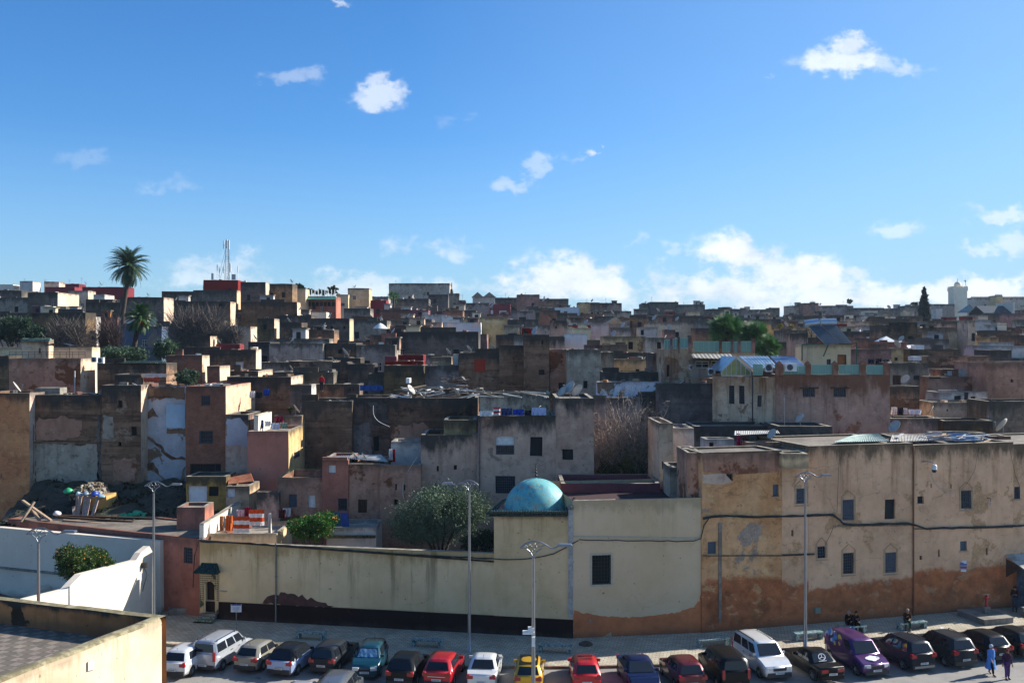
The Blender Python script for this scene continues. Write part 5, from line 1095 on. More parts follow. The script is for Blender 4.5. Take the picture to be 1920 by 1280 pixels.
# white garden: bright curved wall and shaded back wall
t = thing('garden_wall', P(200, 1150, 62), 'bright white garden wall with stepped curving top and hanging lamp cable', 'wall'); t['kind'] = 'thing'
poly_wall([(0, 1240), (0, 1136), (60, 1120), (128, 1103), (137, 1093), (152, 1077), (175, 1070), (215, 1060), (255, 1049), (263, 1035), (277, 1025), (290, 1040), (291, 1048), (297, 1150), (200, 1200)][:1] and [(-20, 1270), (-20, 1141), (60, 1120), (126, 1104), (137, 1092), (153, 1076), (200, 1064), (255, 1050), (264, 1036), (280, 1023), (291, 1043), (297, 1152), (240, 1175)], 0, 52.5, 297, 69.2, .45, M['white_clean'], t, (5.2, 0), 'wall', wob=.01)
t = thing('garden_wall', P(150, 1100, 72), 'shaded pale back wall of the white garden behind the small orange tree', 'wall'); t['kind'] = 'thing'
o, A_, U_, N_ = poly_wall([(-40, 1170), (-40, 985), (100, 998), (285, 1013), (300, 1014), (301, 1160)], -40, 75.2, 301, 69.4, .5, M['white_clean'], t, (5.4, 0), 'wall', wob=.02)
def gpt(px, py, off=0.): tx = (px-960)/F; uq = (tx*A_.y-A_.x)/(U_.x-tx*U_.y); q = A_+U_*uq; return Vector((q.x, q.y, H-(py-640)/F*q.y))+N_*off
mb = MB(); mb.bar(gpt(-40, 1059, .06), gpt(135, 1077, .06), .14, .16); mb.build('ledge', M['concrete'], t)
mb = MB(); mb.prism([gpt(x, y, 1.2) for x, y in ((74, 1112), (76, 1103), (82, 1097), (90, 1095), (97, 1099), (99, 1112))], -N_*1.2); mb.build('small_dome', M['white_clean'], t, uv=(9, 0))
mb = MB(); mb.bar(gpt(70, 1160, 7), gpt(70, 1160, 7), .1); 
# lamp and cable on bright wall
t = thing('wall_lamp', P(265, 1060, 66.5), 'small dark floodlight with a hanging cable on the bright white garden wall', 'lamp')
W0 = Vector((X(0, 52.5), 52.5, 0)); W1 = Vector((X(297, 69.2), 69.2, 0)); WU = (W1-W0).normalized(); WN = Vector((WU.y, -WU.x, 0))
def wpt(px, py, off=0.): tx = (px-960)/F; uq = (tx*W0.y-W0.x)/(WU.x-tx*WU.y); q = W0+WU*uq; return Vector((q.x, q.y, H-(py-640)/F*q.y))+WN*off
mb = MB(); mb.box(wpt(266, 1059, .12), (.2, .45, .35), math.atan2(WU.y, WU.x)); mb.build('lamp_head', M['iron'], t)
mb = MB(); mb.tube([wpt(269, 1064, .05), wpt(273, 1072, .05), wpt(273, 1082, .05), wpt(268, 1098, .05), wpt(266, 1108, .05)], .018, 5); mb.build('cable', M['cable'], t)
# brown-pink flat house between the white garden and the cream wall
t = house('low terracotta house with rubble on its flat roof between white garden and cream wall', 14, 374, 972, 76.3, 'terracotta', 'roof', depth=5.5, d2=68.4, par=.12, base=-.5, coping='terracotta', wob=.03, win=[(344, 361, 1027, 1055, 'grid')])
mb = MB(); p = G(336, 1156); 
def slab(px, py, d, sz, rz, tilt, name, mat, label, cat='plank', group=None):
    c = P(px, py, d); mb = MB(); mb.box(c, sz, rz, tilt=tilt); return single(mb, name, mat, c, label, cat, group)
c = G(343, 1153); mb = MB(); mb.box((c.x, c.y, .3), (1.9, .7, .5), .35); single(mb, 'stone_block', M['concrete'], (c.x, c.y, 0), 'long pale stone block at the foot of the terracotta house', 'block')
# ---------------------------------------------------------------- cars
def paint(name, c, rough=.32, metal=.35):
    dk = sum(hexc(c)) < .12
    return plain('car_paint_'+name, c, rough, 0 if dk else metal, coat=.12 if dk else .7, noisy=.06, spec=.2 if dk else None)
M['carglass'] = plain('car_glass', (.012, .015, .02), .06, noisy=0)
M['plastic'] = plain('black_car_plastic', (.022, .022, .024), .55, noisy=0)
M['redlens'] = plain('red_tail_lens', (.35, .012, .015), .2, noisy=0, coat=.5)
M['clearlens'] = plain('headlamp_lens', (.62, .66, .68), .12, .3, noisy=0, coat=.8)
M['plate'] = plain('number_plate', (.62, .63, .62), .4, noisy=0)
M['rim'] = plain('alloy_rim', (.42, .43, .45), .35, .8, noisy=0)
CARK = { # L, W, H, belt, tail-top, hood-base z, nose z, cabin base y0,y1, roof y0,y1 (fractions of half length)
 'hatch': (4.0, 1.74, 1.46, .95, .98, .98, .70, -.93, .44, -.72, .14),
 'oldhatch': (3.9, 1.64, 1.41, .92, .95, .92, .74, -.93, .40, -.70, .14),
 'city': (3.6, 1.62, 1.50, .96, .98, 1.0, .76, -.95, .52, -.80, .20),
 'sedan': (4.4, 1.74, 1.46, .95, 1.0, .96, .70, -.64, .42, -.36, .12),
 'oldsedan': (4.5, 1.70, 1.38, .90, .93, .90, .74, -.62, .34, -.36, .08),
 'coupe': (4.4, 1.78, 1.42, .94, .98, .94, .64, -.70, .52, -.34, .10),
 'suv': (4.3, 1.84, 1.66, 1.08, 1.08, 1.08, .86, -.94, .42, -.80, .16),
 'mpv': (4.4, 1.78, 1.76, 1.10, 1.12, 1.08, .82, -.97, .56, -.92, .26),
 'wagon': (4.2, 1.68, 1.46, .94, .96, .92, .74, -.95, .38, -.84, .12),
}
def car(kind, px, py, yaw, flip, pmat, label, roofmat=None, rails=False, tall=False, cat='car', name='parked_car', extra=None):
    """px,py = photo point under the middle of the bumper facing the camera; yaw turns the body clockwise; flip = nose towards the camera"""
    L, Wd, Ht, bz, tz, hz, nz, c0, c1, r0, r1 = CARK[kind]; hl, hw = L/2, Wd/2
    near = G(px, py+(6 if px < 1450 else 3)); ya = R(-yaw); fw = Vector((-math.sin(ya), math.cos(ya), 0)); c = near+fw*hl
    root = thing(name, (c.x, c.y, .006), label, cat, 'cars parked along the kerb'); root.rotation_euler = (0, 0, ya+(math.pi if flip else 0)); root['_org'] = (0., 0., 0.)
    def hwid(y, z): t = abs(y)/hl; return hw*(1-.13*max(0, (t-.55)/.45)**2)*(1-.05*max(0, z-.75)/.3)*(1-.05*max(0, .45-z)/.25)
    yr, yf, wr = -hl+.78, hl-.82, .33
    def arch(y): return [(y+(wr+.05)*math.cos(a), .26+(wr+.06)*math.sin(a)) for a in np.linspace(math.pi, 0, 7)]
    arcs = arch(yr)+arch(yf)
    cb0, cb1 = c0*hl, c1*hl
    prof = [(-hl+.08, .26)]+arcs+[(hl-.1, .26), (hl-.01, .42), (hl, nz-.12), (hl-.12, nz), (hl-.55, (nz+hz)/2+.05), (cb1, hz), (cb0, bz+.0)]
    if kind in ('sedan', 'oldsedan', 'coupe'): prof += [(cb0-.1, tz), (-hl+.1, tz-.02), (-hl+.01, tz-.12)]
    else: prof += [(-hl+.02, bz-.03)]
    prof += [(-hl, .5)]
    vs = [Vector((-hwid(y, z), y, z)) for y, z in prof]+[Vector((hwid(y, z), y, z)) for y, z in prof]; n = len(prof)
    bm = bmesh.new(); bv = [bm.verts.new(v) for v in vs]
    bm.faces.new([bv[i] for i in range(n)]); bm.faces.new([bv[i+n] for i in reversed(range(n))])
    for i in range(n): bm.faces.new((bv[i], bv[i+n], bv[(i+1) % n+n], bv[(i+1) % n]))
    bmesh.ops.recalc_face_normals(bm, faces=bm.faces)
    ed = [e for e in bm.edges if all(v.co.z > .38 for v in e.verts) and len(e.link_faces) == 2 and e.calc_face_angle(0) > .5 and not all(abs(v.co.y-yr) < .45 or abs(v.co.y-yf) < .45 for v in e.verts if v.co.z < .68)]
    bmesh.ops.bevel(bm, geom=ed, offset=.07, segments=3, affect='EDGES', clamp_overlap=True)
    bmesh.ops.triangulate(bm, faces=[f for f in bm.faces if len(f.verts) > 4])
    me = bpy.data.meshes.new('body'); bm.to_mesh(me); bm.free(); me.materials.append(pmat)
    for p in me.polygons: p.use_smooth = p.area < .12
    body = bpy.data.objects.new('body', me); COL.objects.link(body); body.parent = root; body['_org'] = (0., 0., 0.)
    # cabin
    y0, y1, q0, q1 = cb0, cb1, r0*hl, r1*hl; bw, rw = hw*.93, hw*.74 if not tall else hw*.82; zb = bz-.03
    ny = 6; top = []; bm = bmesh.new()
    def cab(f, s, lvl):      # f along 0..1 rear->front, s=-1..1
        ya_, yb_ = y0+(y1-y0)*f, q0+(q1-q0)*f; y = ya_*(1-lvl)+yb_*lvl; w_ = (bw*(1-lvl)+rw*lvl)
        if lvl == 1: w_ *= 1-.06*(abs(f-.5)*2)**3
        z = zb+(Ht-zb)*lvl-(.05*(abs(f-.5)*2)**2 if lvl == 1 else 0)+(.03*(1-s*s) if lvl == 1 else 0)
        return Vector((w_*s, y, z))
    grid = [[bm.verts.new(cab(i/ny, s, 1)) for s in (-1, -.5, 0, .5, 1)] for i in range(ny+1)]
    low = [bm.verts.new(cab(i/ny, -1, 0)) for i in range(ny+1)]; lowr = [bm.verts.new(cab(i/ny, 1, 0)) for i in range(ny+1)]
    for i in range(ny):
        for j in range(4): bm.faces.new((grid[i][j], grid[i+1][j], grid[i+1][j+1], grid[i][j+1]))
        bm.faces.new((low[i], low[i+1], grid[i+1][0], grid[i][0])); bm.faces.new((lowr[i], grid[i][4], grid[i+1][4], lowr[i+1]))
    for i in (0, ny): bm.faces.new([low[i]]+grid[i]+[lowr[i]])
    bmesh.ops.recalc_face_normals(bm, faces=bm.faces)
    ed = [e for e in bm.edges if len(e.link_faces) == 2 and e.calc_face_angle(0) > .45]
    bmesh.ops.bevel(bm, geom=ed, offset=.05, segments=2, affect='EDGES', clamp_overlap=True)
    me = bpy.data.meshes.new('roof'); bm.to_mesh(me); bm.free(); me.materials.append(pmat if not roofmat else roofmat)
    for p in me.polygons: p.use_smooth = True
    roof = bpy.data.objects.new('roof', me); COL.objects.link(roof); roof.parent = root; roof['_org'] = (0., 0., 0.)
    def panel(nm, cs, off=.012, mat=None, th=0):
        nrm = (cs[1]-cs[0]).cross(cs[2]-cs[0]).normalized(); ctr = sum(cs, Vector())/len(cs)
        if nrm.dot(ctr-Vector((0, (y0+y1)/2, .9))) < 0: nrm = -nrm
        mb = MB(); mb.face([p+nrm*off for p in cs]); return mb.build(nm, mat or M['carglass'], root)
    def fr(f, s, l): return cab(f, s, l)
    def lerp4(a, b, c_, d, u0, u1, v0, v1):
        g = lambda u, v: (a.lerp(b, u)).lerp(d.lerp(c_, u), v); return [g(u0, v0), g(u1, v0), g(u1, v1), g(u0, v1)]
    panel('windscreen', lerp4(cab(1, -1, 0), cab(1, 1, 0), cab(1, 1, 1), cab(1, -1, 1), .06, .94, .1, .92), .02)
    rear = lerp4(cab(0, -1, 0), cab(0, 1, 0), cab(0, 1, 1), cab(0, -1, 1), .09, .91, .14 if kind != 'mpv' else .2, .9); rg_ = panel('rear_window', rear, .02)
    spans = {'mpv': [(.06, .36), (.4, .66), (.7, .93)], 'suv': [(.08, .26), (.3, .6), (.64, .92)], 'wagon': [(.06, .3), (.34, .62), (.66, .92)]}.get(kind, [(.14, .5), (.54, .9)])
    if extra == 'panelvan': spans = [(.72, .93)]
    for s in (-1, 1):
        for f0, f1 in spans:
            q = [cab(f0, s, .14), cab(f1, s, .14), cab(f1, s, .84), cab(f0, s, .84)]; panel('side_window', q, .016)
    # bumpers, lights, plates
    for e, nm in ((1, 'bumper'), (-1, 'bumper')):
        mb = MB(); w0 = hwid(e*(hl-.05), .4); mb.box((0, e*(hl-.04), .36), (w0*1.86, .16, .24)); mb.build(nm, M['plastic'] if kind in ('mpv', 'suv', 'oldhatch', 'wagon', 'hatch') else pmat, root)
        mb = MB(); mb.box((0, e*(hl+.052), .55 if e < 0 and kind not in ('mpv',) else .47), (.52, .012, .115)); pl = mb.build('number_plate', M['plate'], root)
        mb = MB(); zpl = .55 if e < 0 and kind not in ('mpv',) else .47
        rr = random.Random(label); x = -.2
        for k in range(6):
            ww = rr.uniform(.025, .045); mb.box((x, e*(hl+.06), zpl), (ww, .006, .05)); x += ww+.03
        mb.build('lettering', M['cable'], pl)
    for s in (-1, 1):
        if kind in ('mpv',): mb = MB(); mb.box((s*(hwid(-hl, .9)-.05), -hl+.03, .98), (.15, .1, .52)); mb.build('tail_light', M['redlens'], root)
        elif kind in ('oldsedan',): mb = MB(); mb.box((s*(hwid(-hl, .7)-.24), -hl+.02, .72), (.42, .07, .17)); mb.build('tail_light', M['redlens'], root)
        else: mb = MB(); mb.box((s*(hwid(-hl, .8)-.13), -hl+.03, bz-.13), (.34, .12, .17)); mb.box((s*(hwid(-hl, .8)-.05), -hl+.06, bz-.1), (.12, .2, .24)); mb.build('tail_light', M['redlens'], root)
        mb = MB(); zz = nz-.11; mb.box((s*(hwid(hl, .7)-.2), hl-.05, zz), (.36, .14, .16), s*-.25); mb.build('headlight', M['clearlens'], root)
        mb = MB(); mb.box((s*(hw*.99), y1-.32, zb+.12), (.2, .1, .14), 0); mb.build('mirror', roofmat or pmat, root)
        mb = MB(); mb.bar((s*(hw-.0), -hl*.25, bz-.14), (s*(hw-.0), -hl*.25+.16, bz-.14), .03, .03); mb.bar((s*(hw), hl*.12, bz-.14), (s*(hw), hl*.12+.16, bz-.14), .03, .03); mb.build('door_handles' if 0 else 'handle', M['plastic'], root)
    mb = MB(); mb.box((0, hl-.02, nz-.16), (hw*.9, .1, .14)); mb.build('front_grille', M['plastic'], root)
    for (x, y) in ((-1, yr), (1, yr), (-1, yf), (1, yf)):
        mb = MB(); cx_ = x*(hwid(y, .4)-.1); mb.lathe((cx_, y, .31), [(.2, -.1), (.29, -.1), (.31, -.07), (.31, .07), (.29, .1), (.2, .1)], 18, axis=(1, 0, 0)); w = mb.build('wheel', M['rubber'], root)
        mb = MB(); mb.lathe((cx_, y, .31), [(.205, -.075), (.205, .075)], 16, axis=(1, 0, 0))
        for k in range(5): a = k*2*math.pi/5; mb.box((cx_+x*.07, y+.1*math.cos(a), .31+.1*math.sin(a)), (.03, .19, .055), tilt=(a, 'X'))
        mb.lathe((cx_+x*.08, y, .31), [(.05, -.03), (.05, .02), (.001, .02)], 8, axis=(1, 0, 0)); mb.build('rim', M['rim'], w)
    if extra == 'blackroof':
        mb = MB(); mb.prism([cab(.04, -.9, 1), cab(.04, .9, 1), cab(.97, .9, 1), cab(.97, -.9, 1)], (0, 0, .05)); mb.build('roof_panel', P_['black'], root)
    if rails:
        for s in (-1, 1):
            mb = MB(); a, b = cab(.12, s*.88, 1), cab(.88, s*.88, 1); up = Vector((0, 0, .07)); mb.bar(a+up, b+up, .04); mb.bar(a-Vector((0, 0, .02)), a+up, .05); mb.bar(b-Vector((0, 0, .02)), b+up, .05); mb.build('roof_rail', M['plastic'], root)
    mb = MB(); a = cab(.08, 0, 1); mb.tube([a, a+Vector((0, -.12, .18))], .012, 4); mb.build('aerial', M['plastic'], root)
    return root, cab, rear, (hl, hw, bz, Ht)
P_ = {k: paint(k, v) for k, v in {'white': 'dcdcda', 'silver': 'a8abb0', 'beige': '8d8778', 'icy': '9fb0d0', 'black': '0d0e10', 'charcoal': '25282c', 'teal': '124450', 'red': 'b0121c', 'brightred': 'c41a22', 'yellow': 'd6a31a', 'navy': '0e1b3e', 'wine': '5e0e1a', 'purple': '4c1f5c', 'greygrey': '5a5d60', 'darkblue': '141a26'}.items()}
CARS = [
 ('hatch', 322, 1268, 10, 0, 'white', 'silver-white car mostly hidden behind the near parapet', {}),
 ('mpv', 380, 1256, 14, 0, 'silver', 'silver people carrier with roof rails parked beside a beige hatchback', dict(rails=True, tall=True)),
 ('oldhatch', 458, 1257, 14, 0, 'beige', 'beige hatchback between the silver people carrier and a pale blue crossover', {}),
 ('hatch', 522, 1265, 14, 0, 'icy', 'pale blue crossover with black roof and black rear hatch', dict(roofmat='black')),
 ('wagon', 602, 1260, 12, 0, 'charcoal', 'old charcoal estate car with pale number plate beside a teal car', {}),
 ('city', 683, 1270, 3, 1, 'teal', 'small teal car facing outwards with crumpled silver sunshade', {}),
 ('hatch', 748, 1286, 9, 0, 'black', 'glossy black hatchback between the teal and the red car', {}),
 ('hatch', 818, 1287, 9, 0, 'red', 'red hatchback with chrome strip across its tail', {}),
 ('sedan', 902, 1292, 4, 0, 'white', 'white saloon with wide red tail lamps at the tall lamp post', {}),
 ('city', 990, 1296, 3, 0, 'yellow', 'small yellow car with black roof behind the nearest lamp post', dict(extra='blackroof')),
 ('oldhatch', 1101, 1292, 0, 0, 'brightred', 'older bright red hatchback with black sunroof slot', {}),
 ('coupe', 1213, 1301, -5, 1, 'navy', 'dark blue coupe facing outwards with glossy bonnet', {}),
 ('hatch', 1300, 1294, -8, 0, 'wine', 'wine-red hatchback beside a black leisure van', {}),
 ('mpv', 1381, 1292, -7, 0, 'black', 'black leisure van with pale number plate high on its tailgate', dict(tall=True, cat='van')),
 ('mpv', 1462, 1274, -13, 1, 'white', 'white leisure van facing outwards with black roof studs', dict(rails=True, tall=True, cat='van')),
 ('oldsedan', 1562, 1279, -14, 0, 'black', 'old black saloon with round white star emblem on its rear window', {}),
 ('mpv', 1645, 1269, -12, 1, 'purple', 'purple delivery van with painted cloud emblem on the bonnet', dict(tall=True, cat='van', extra='panelvan')),
 ('suv', 1733, 1258, -15, 0, 'darkblue', 'dark off-roader with silver skid bumper next to the purple van', dict(rails=True)),
 ('suv', 1812, 1251, -15, 0, 'charcoal', 'dark grey off-roader behind the walkers in blue', dict(rails=True)),
 ('hatch', 1880, 1240, -15, 0, 'black', 'black hatchback behind the walker in purple', {}),
 ('hatch', 1936, 1233, -15, 0, 'black', 'black car cut by the right border', {}),
 ('mpv', 612, 1347, 6, 0, 'greygrey', 'grey van roof rising at the bottom border before the parked row', dict(tall=True, cat='van')),
 ('hatch', 545, 1352, 6, 0, 'silver', 'silver car roof at the bottom border beside the grey van', {}),
]
CAR = {}
for (k, px, py, yw, fl, pm, lab, kw) in CARS:
    kw = dict(kw); 
    if 'roofmat' in kw: kw['roofmat'] = P_[kw['roofmat']]
    CAR[lab] = car(k, px, py, yw, fl, P_[pm], lab, **kw)
# special marks
r, cab, rear, dm = CAR['old black saloon with round white star emblem on its rear window']
c = sum(rear, Vector())/4; ux = (rear[1]-rear[0]).normalized(); uy = (rear[3]-rear[0]).normalized(); nn = ux.cross(uy); nn = nn if nn.y < 0 else -nn
mb = MB(); ring = [c+ux*(.21*math.cos(a))+uy*(.21*math.sin(a)+.03)+nn*.03 for a in np.linspace(0, 2*math.pi, 25)]; mb.tube(ring, .017, 5)
for a in (90, 210, 330): mb.bar(c+uy*.03+nn*.03, c+ux*(.2*math.cos(R(a)))+uy*(.2*math.sin(R(a))+.03)+nn*.03, .035, .012)
mb.bar(c-ux*.25-uy*.24+nn*.03, c+ux*.25-uy*.24+nn*.03, .04, .01); mb.build('star_emblem', plain('white_decal', 'd8dadd', .5), r)
r, cab, rear, dm = CAR['purple delivery van with painted cloud emblem on the bonnet']; hl, hw, bz, Ht = dm
mb = MB()
for (x, y, rr) in ((-.22, 0, .15), (0, .05, .19), (.2, 0, .16), (0, -.06, .16), (.33, -.01, .09), (-.34, 0, .09)):
    mb.face([Vector((x+rr*1.1*math.cos(a), hl-.5+y*1.3+rr*1.1*math.sin(a), 1.0+.03*0-(y+rr*math.sin(a))*.34+.012)) for a in np.linspace(0, 2*math.pi, 17)[:-1]])
mb.build('cloud_emblem', plain('white_decal', 'd8dadd', .5), r)
for s in (-1, 1):
    mb = MB(); rr = random.Random(5)
    for i in range(16):
        f = rr.uniform(.05, .6); l = rr.uniform(.1, .9); R0 = rr.uniform(.08, .24); c = cab(f, s, l); d1 = (cab(min(1, f+.1), s, l)-c).normalized(); d2 = (cab(f, s, min(1, l+.1))-cab(f, s, max(0, l-.1))).normalized(); nq = Vector((s, 0, .12)).normalized()
        mb.face([c+(d1*math.cos(a)+d2*math.sin(a))*R0+nq*(.014+i*.001) for a in np.linspace(0, 2*math.pi, 13)[:-1]], i % 4)
    mb.build('painted_graphic', [plain('sky_blue_decal', '3f7fb4', .4), plain('yellow_decal', 'd0b22c', .4), plain('pale_decal', 'aebfd0', .4), plain('magenta_decal', '7c2f6c', .4)], r)
r, cab, rear, dm = CAR['small teal car facing outwards with crumpled silver sunshade']; mb = MB(); rr = random.Random(2)
a, b, c_, d = cab(1, -1, 0), cab(1, 1, 0), cab(1, 1, 1), cab(1, -1, 1); nq = Vector((0, .8, .6)); gr = [[(a.lerp(b, .1+.8*i/8)).lerp(d.lerp(c_, .1+.8*i/8), .15+.7*j/4)+nq*(.035+rr.uniform(0, .03)) for j in range(5)] for i in range(9)]
for i in range(8):
    for j in range(4): mb.face([gr[i][j], gr[i+1][j], gr[i+1][j+1], gr[i][j+1]])
mb.build('sunshade', plain('crumpled_foil', '7fa8bf', .25, .7), r)
r, cab, rear, dm = CAR['older bright red hatchback with black sunroof slot']; mb = MB(); c = cab(.72, 0, 1); mb.box((0, c.y, c.z+.012), (.8, .16, .02)); mb.build('sunroof', M['carglass'], r)
r, cab, rear, dm = CAR['red hatchback with chrome strip across its tail']; mb = MB(); mb.box((0, -dm[0]-.02, .72), (1.0, .03, .035)); mb.build('chrome_strip', plain('chrome', 'd0d0d0', .15, .9, noisy=0), r)
r, cab, rear, dm = CAR['dark off-roader with silver skid bumper next to the purple van']; mb = MB(); mb.box((0, -dm[0]-.04, .36), (1.3, .08, .12)); mb.build('skid_bumper', M['galv'], r)

# ---------------------------------------------------------------- street lamps
def lamp(px, py_top, d, side, label, box=False):
    b = Vector((X(px, d), d, 0)); h = Z(py_top, d); t = thing('street_lamp', b, label, 'street lamp', 'ornate street lamps along the street')
    mb = MB(); mb.lathe(b, [(.17, 0), (.17, .08), (.125, .12), (.115, 1.2), (.1, 1.3), (.085, h*.5), (.06, h-.75), (.06, h-.7)], 14); mb.build('pole', M['galv'], t)
    s = side; u = Vector((s, 0, 0)); z = Vector((0, 0, 1)); q = b+z*(h-.72)
    mb = MB()
    mb.tube([q, q+z*.25-u*.12, q+z*.48-u*.4], .03, 6); mb.tube([q, q+z*.25+u*.12, q+z*.42+u*.36], .03, 6)
    arc = [q+z*.42-u*.55, q+z*.5-u*.46, q+z*.62-u*.3, q+z*.72-u*.02, q+z*.7+u*.25, q+z*.55+u*.55, q+z*.42+u*.75, q+z*.42+u*.9, q+z*.5+u*1.05]; mb.tube(arc, .035, 7)
    mb.tube([q+z*.42-u*.55, q+z*.46-u*.2, q+z*.46+u*.2, q+z*.55+u*.5], .018, 5)
    mb.build('scroll_bracket', M['galv'], t)
    mb = MB()
    for (cx_, cz_, rr) in ((-.2, .53, .07), (0, .56, .1), (.2, .55, .08), (0, .34, .07), (-.34, .5, .04)):
        mb.tube([q+u*(cx_+rr*math.cos(a))+z*(cz_+rr*math.sin(a)) for a in np.linspace(0, 2*math.pi, 13)], .012, 4)
    mb.build('filigree', M['galv'], t)
    mb = MB(); c = q+z*.5+u*1.3; mb.prism([c-u*.28+z*.05, c-u*.2+z*.09, c+u*.3+z*.07, c+u*.36+z*.02, c+u*.3-z*.03, c-u*.25-z*.03], Vector((0, .26, 0))); hd = mb.build('lamp_head', M['galv'], t)
    if box:
        mb = MB(); c = b+z*(Z(1185, d)); mb.box(c+Vector((-.2, 0, 0)), (.5, .3, .1)); mb.box(c+Vector((-.1, 0, .12)), (.25, .25, .2)); mb.box(c+Vector((0, -.12, -.35)), (.14, .1, .4)); mb.build('camera_box', M['white_metal'], t)
    return t
lamp(72, 989, 45, 1, 'street lamp with scrollwork before the white garden wall, its foot hidden by the terrace')
lamp(288, 902, 60.5, 1, 'street lamp between the bright garden wall and the terracotta house')
lamp(880, 900, 60.7, -1, 'street lamp whose arm points left, before the silvery olive tree')
lamp(1000, 1014, 42, 1, 'nearest street lamp with camera box low on its pole, before the yellow car', True)
lamp(1510, 885, 61.6, 1, 'street lamp standing on the pavement before the tall tan houses')

# ---------------------------------------------------------------- benches
M['zellij'] = two('green_white_bench_tile', '3d6a72', '9fb0ae', 7, .47, .53, rough=.35)
def bench_mesh(root):
    mb = MB(); mb.box((0, 0, .43), (1.95, .5, .09)); o = mb.build('seat', M['zellij'], root)
    mb = MB(); mb.box((0, -.262, .43), (1.93, .02, .07)); mb.build('tile_border', two('pale_border_tile', 'a9b5a8', '4f6f70', 9, .45, .55), o)
    for s in (-1, 1):
        mb = MB(); mb.box((s*.85, 0, .192), (.2, .42, .384)); l = mb.build('leg', M['zellij'], root)
BN = [((553, 612), 1199, 'bench on the shaded pavement left of the maroon plinth middle'), ((770, 832), 1213, 'bench on the shaded pavement behind the black and red hatchbacks'), ((1008, 1074), 1224, 'bench on the pavement between the nearest lamp and the orange wall foot'),
      ((1305, 1370), 1212, 'bench before the orange wall foot, left of the white leisure van'), ((1487, 1548), 1200, 'tiled bench right behind the lamp post of the tan houses'), ((1681, 1743), 1180, 'sunlit tiled bench carrying the seated man')]
for i, ((x0, x1), yb, lab) in enumerate(BN):
    a, b = G(x0+3, yb, zp), G(x1-3, yb, zp); c = (a+b)/2; root = thing('bench', (c.x, c.y+.2, zp), lab, 'bench', 'tiled benches along the pavement'); root['_org'] = (0., 0., 0.); bench_mesh(root)
    root.rotation_euler = (0, 0, {0: -.19, 1: -.19, 2: -.19}.get(i, .26)); root.scale = ((b-a).length/1.85,)*1+(1, 1)
# ---------------------------------------------------------------- fire hydrant plinth
c = G(1847, 1160, zp); t = thing('plinth', (c.x, c.y, zp), 'low square concrete plinth under the red hydrant', 'plinth')
th_ = .26; cc = Vector((c.x, c.y, zp)); mb = MB(); mb.box(cc+Vector((0, 0, .17)), (2.3, 2.6, .34), th_); mb.box(cc+Vector((0, 0, .365)), (2.4, 2.7, .05), th_); mb.build('slab', M['concrete'], t)
t = thing('hydrant', (c.x+.15, c.y+.1, zp+.39), 'red hydrant with crossed handle on the low concrete plinth', 'hydrant'); hb_ = Vector((c.x+.15, c.y+.1, zp+.39))
mb = MB(); mb.box(hb_+Vector((0, 0, .22)), (.36, .36, .44)); mb.build('base', M['concrete'], t)
mb = MB(); mb.lathe(hb_+Vector((0, 0, .44)), [(.13, 0), (.13, .05), (.09, .08), (.09, .55), (.12, .6), (.12, .7), (.05, .76), (.01, .78)], 12); mb.tube([hb_+Vector((-.2, 0, .98)), hb_+Vector((.2, 0, .98))], .06, 8); mb.build('body', plain('red_hydrant_paint', 'a01820', .4), t)
mb = MB(); mb.bar(hb_+Vector((-.24, 0, 1.25)), hb_+Vector((.24, 0, 1.25)), .04); mb.bar(hb_+Vector((0, -.2, 1.25)), hb_+Vector((0, .2, 1.25)), .04); mb.build('handle', M['galv'], t)
# ---------------------------------------------------------------- wall furniture on the tan facade
mb = MB(); 
def tsingle(mk, name, mat, at, label, cat): mb = MB(); mk(mb); return single(mb, name, mat, at, label, cat)
t = thing('security_camera', tpt(1739, 866, .1), 'white dome security camera on a bracket high on the wide tan house', 'camera')
mb = MB(); mb.tube([tpt(1729, 865, 0), tpt(1731, 863, .5), tpt(1741, 866, .6)], .04, 6); mb.build('bracket', M['galv'], t)
mb = MB(); mb.lathe(tpt(1741, 878, .6), [(.01, .35), (.14, .34), (.18, .25), (.18, 0)], 14); hd = mb.build('housing', M['white_metal'], t)
mb = MB(); mb.lathe(tpt(1741, 878, .6), [(.17, 0), (.16, -.1), (.1, -.2), (.01, -.22)], 14); mb.build('dome_glass', M['carglass'], hd)
mb = MB(); mb.tube([tpt(1743, 882, .05), tpt(1750, 900, .05), tpt(1760, 914, .05), tpt(1775, 922, .05), tpt(1788, 922, .05)], .018, 5); mb.build('cable', M['frame_white'], t)
t = thing('notice_plate', tpt(1806, 1062, .03), 'white and blue notice plate low on the wide tan house', 'plate')
mb = MB(); mb.bar(tpt(1806, 1056, .03), tpt(1806, 1053-3, .03), .42, .02); mb.build('plate', plain('white_sign_face', 'c9ced3', .4), t)
mb = MB(); mb.prism([tpt(1800, 1061, .03), tpt(1812, 1061, .03), tpt(1812, 1064.5, .03), tpt(1800, 1064.5, .03)], TN*.02); mb.prism([tpt(1800, 1054, .03), tpt(1812, 1054, .03), tpt(1812, 1059, .03), tpt(1800, 1059, .03)], TN*.015); mb.build('blue_band', plain('blue_sign_face', '2a4f96', .4), t)
mb = MB(); mb.prism([tpt(1801, 1066.5, .03), tpt(1811, 1066.5, .03), tpt(1811, 1071, .03), tpt(1801, 1071, .03)], TN*.02); mb.build('lower_plate', plain('white_sign_face', 'c9ced3', .4), t)
tsingle(lambda mb: mb.box(tpt(1531, 1143, .1), (.4, .2, .36), math.atan2(TU.y, TU.x)), 'meter_box', plain('grey_green_box', '7c8474', .5), tpt(1531, 1150, .1), 'small grey-green meter box low on the tan wall beside the lamp post', 'box')
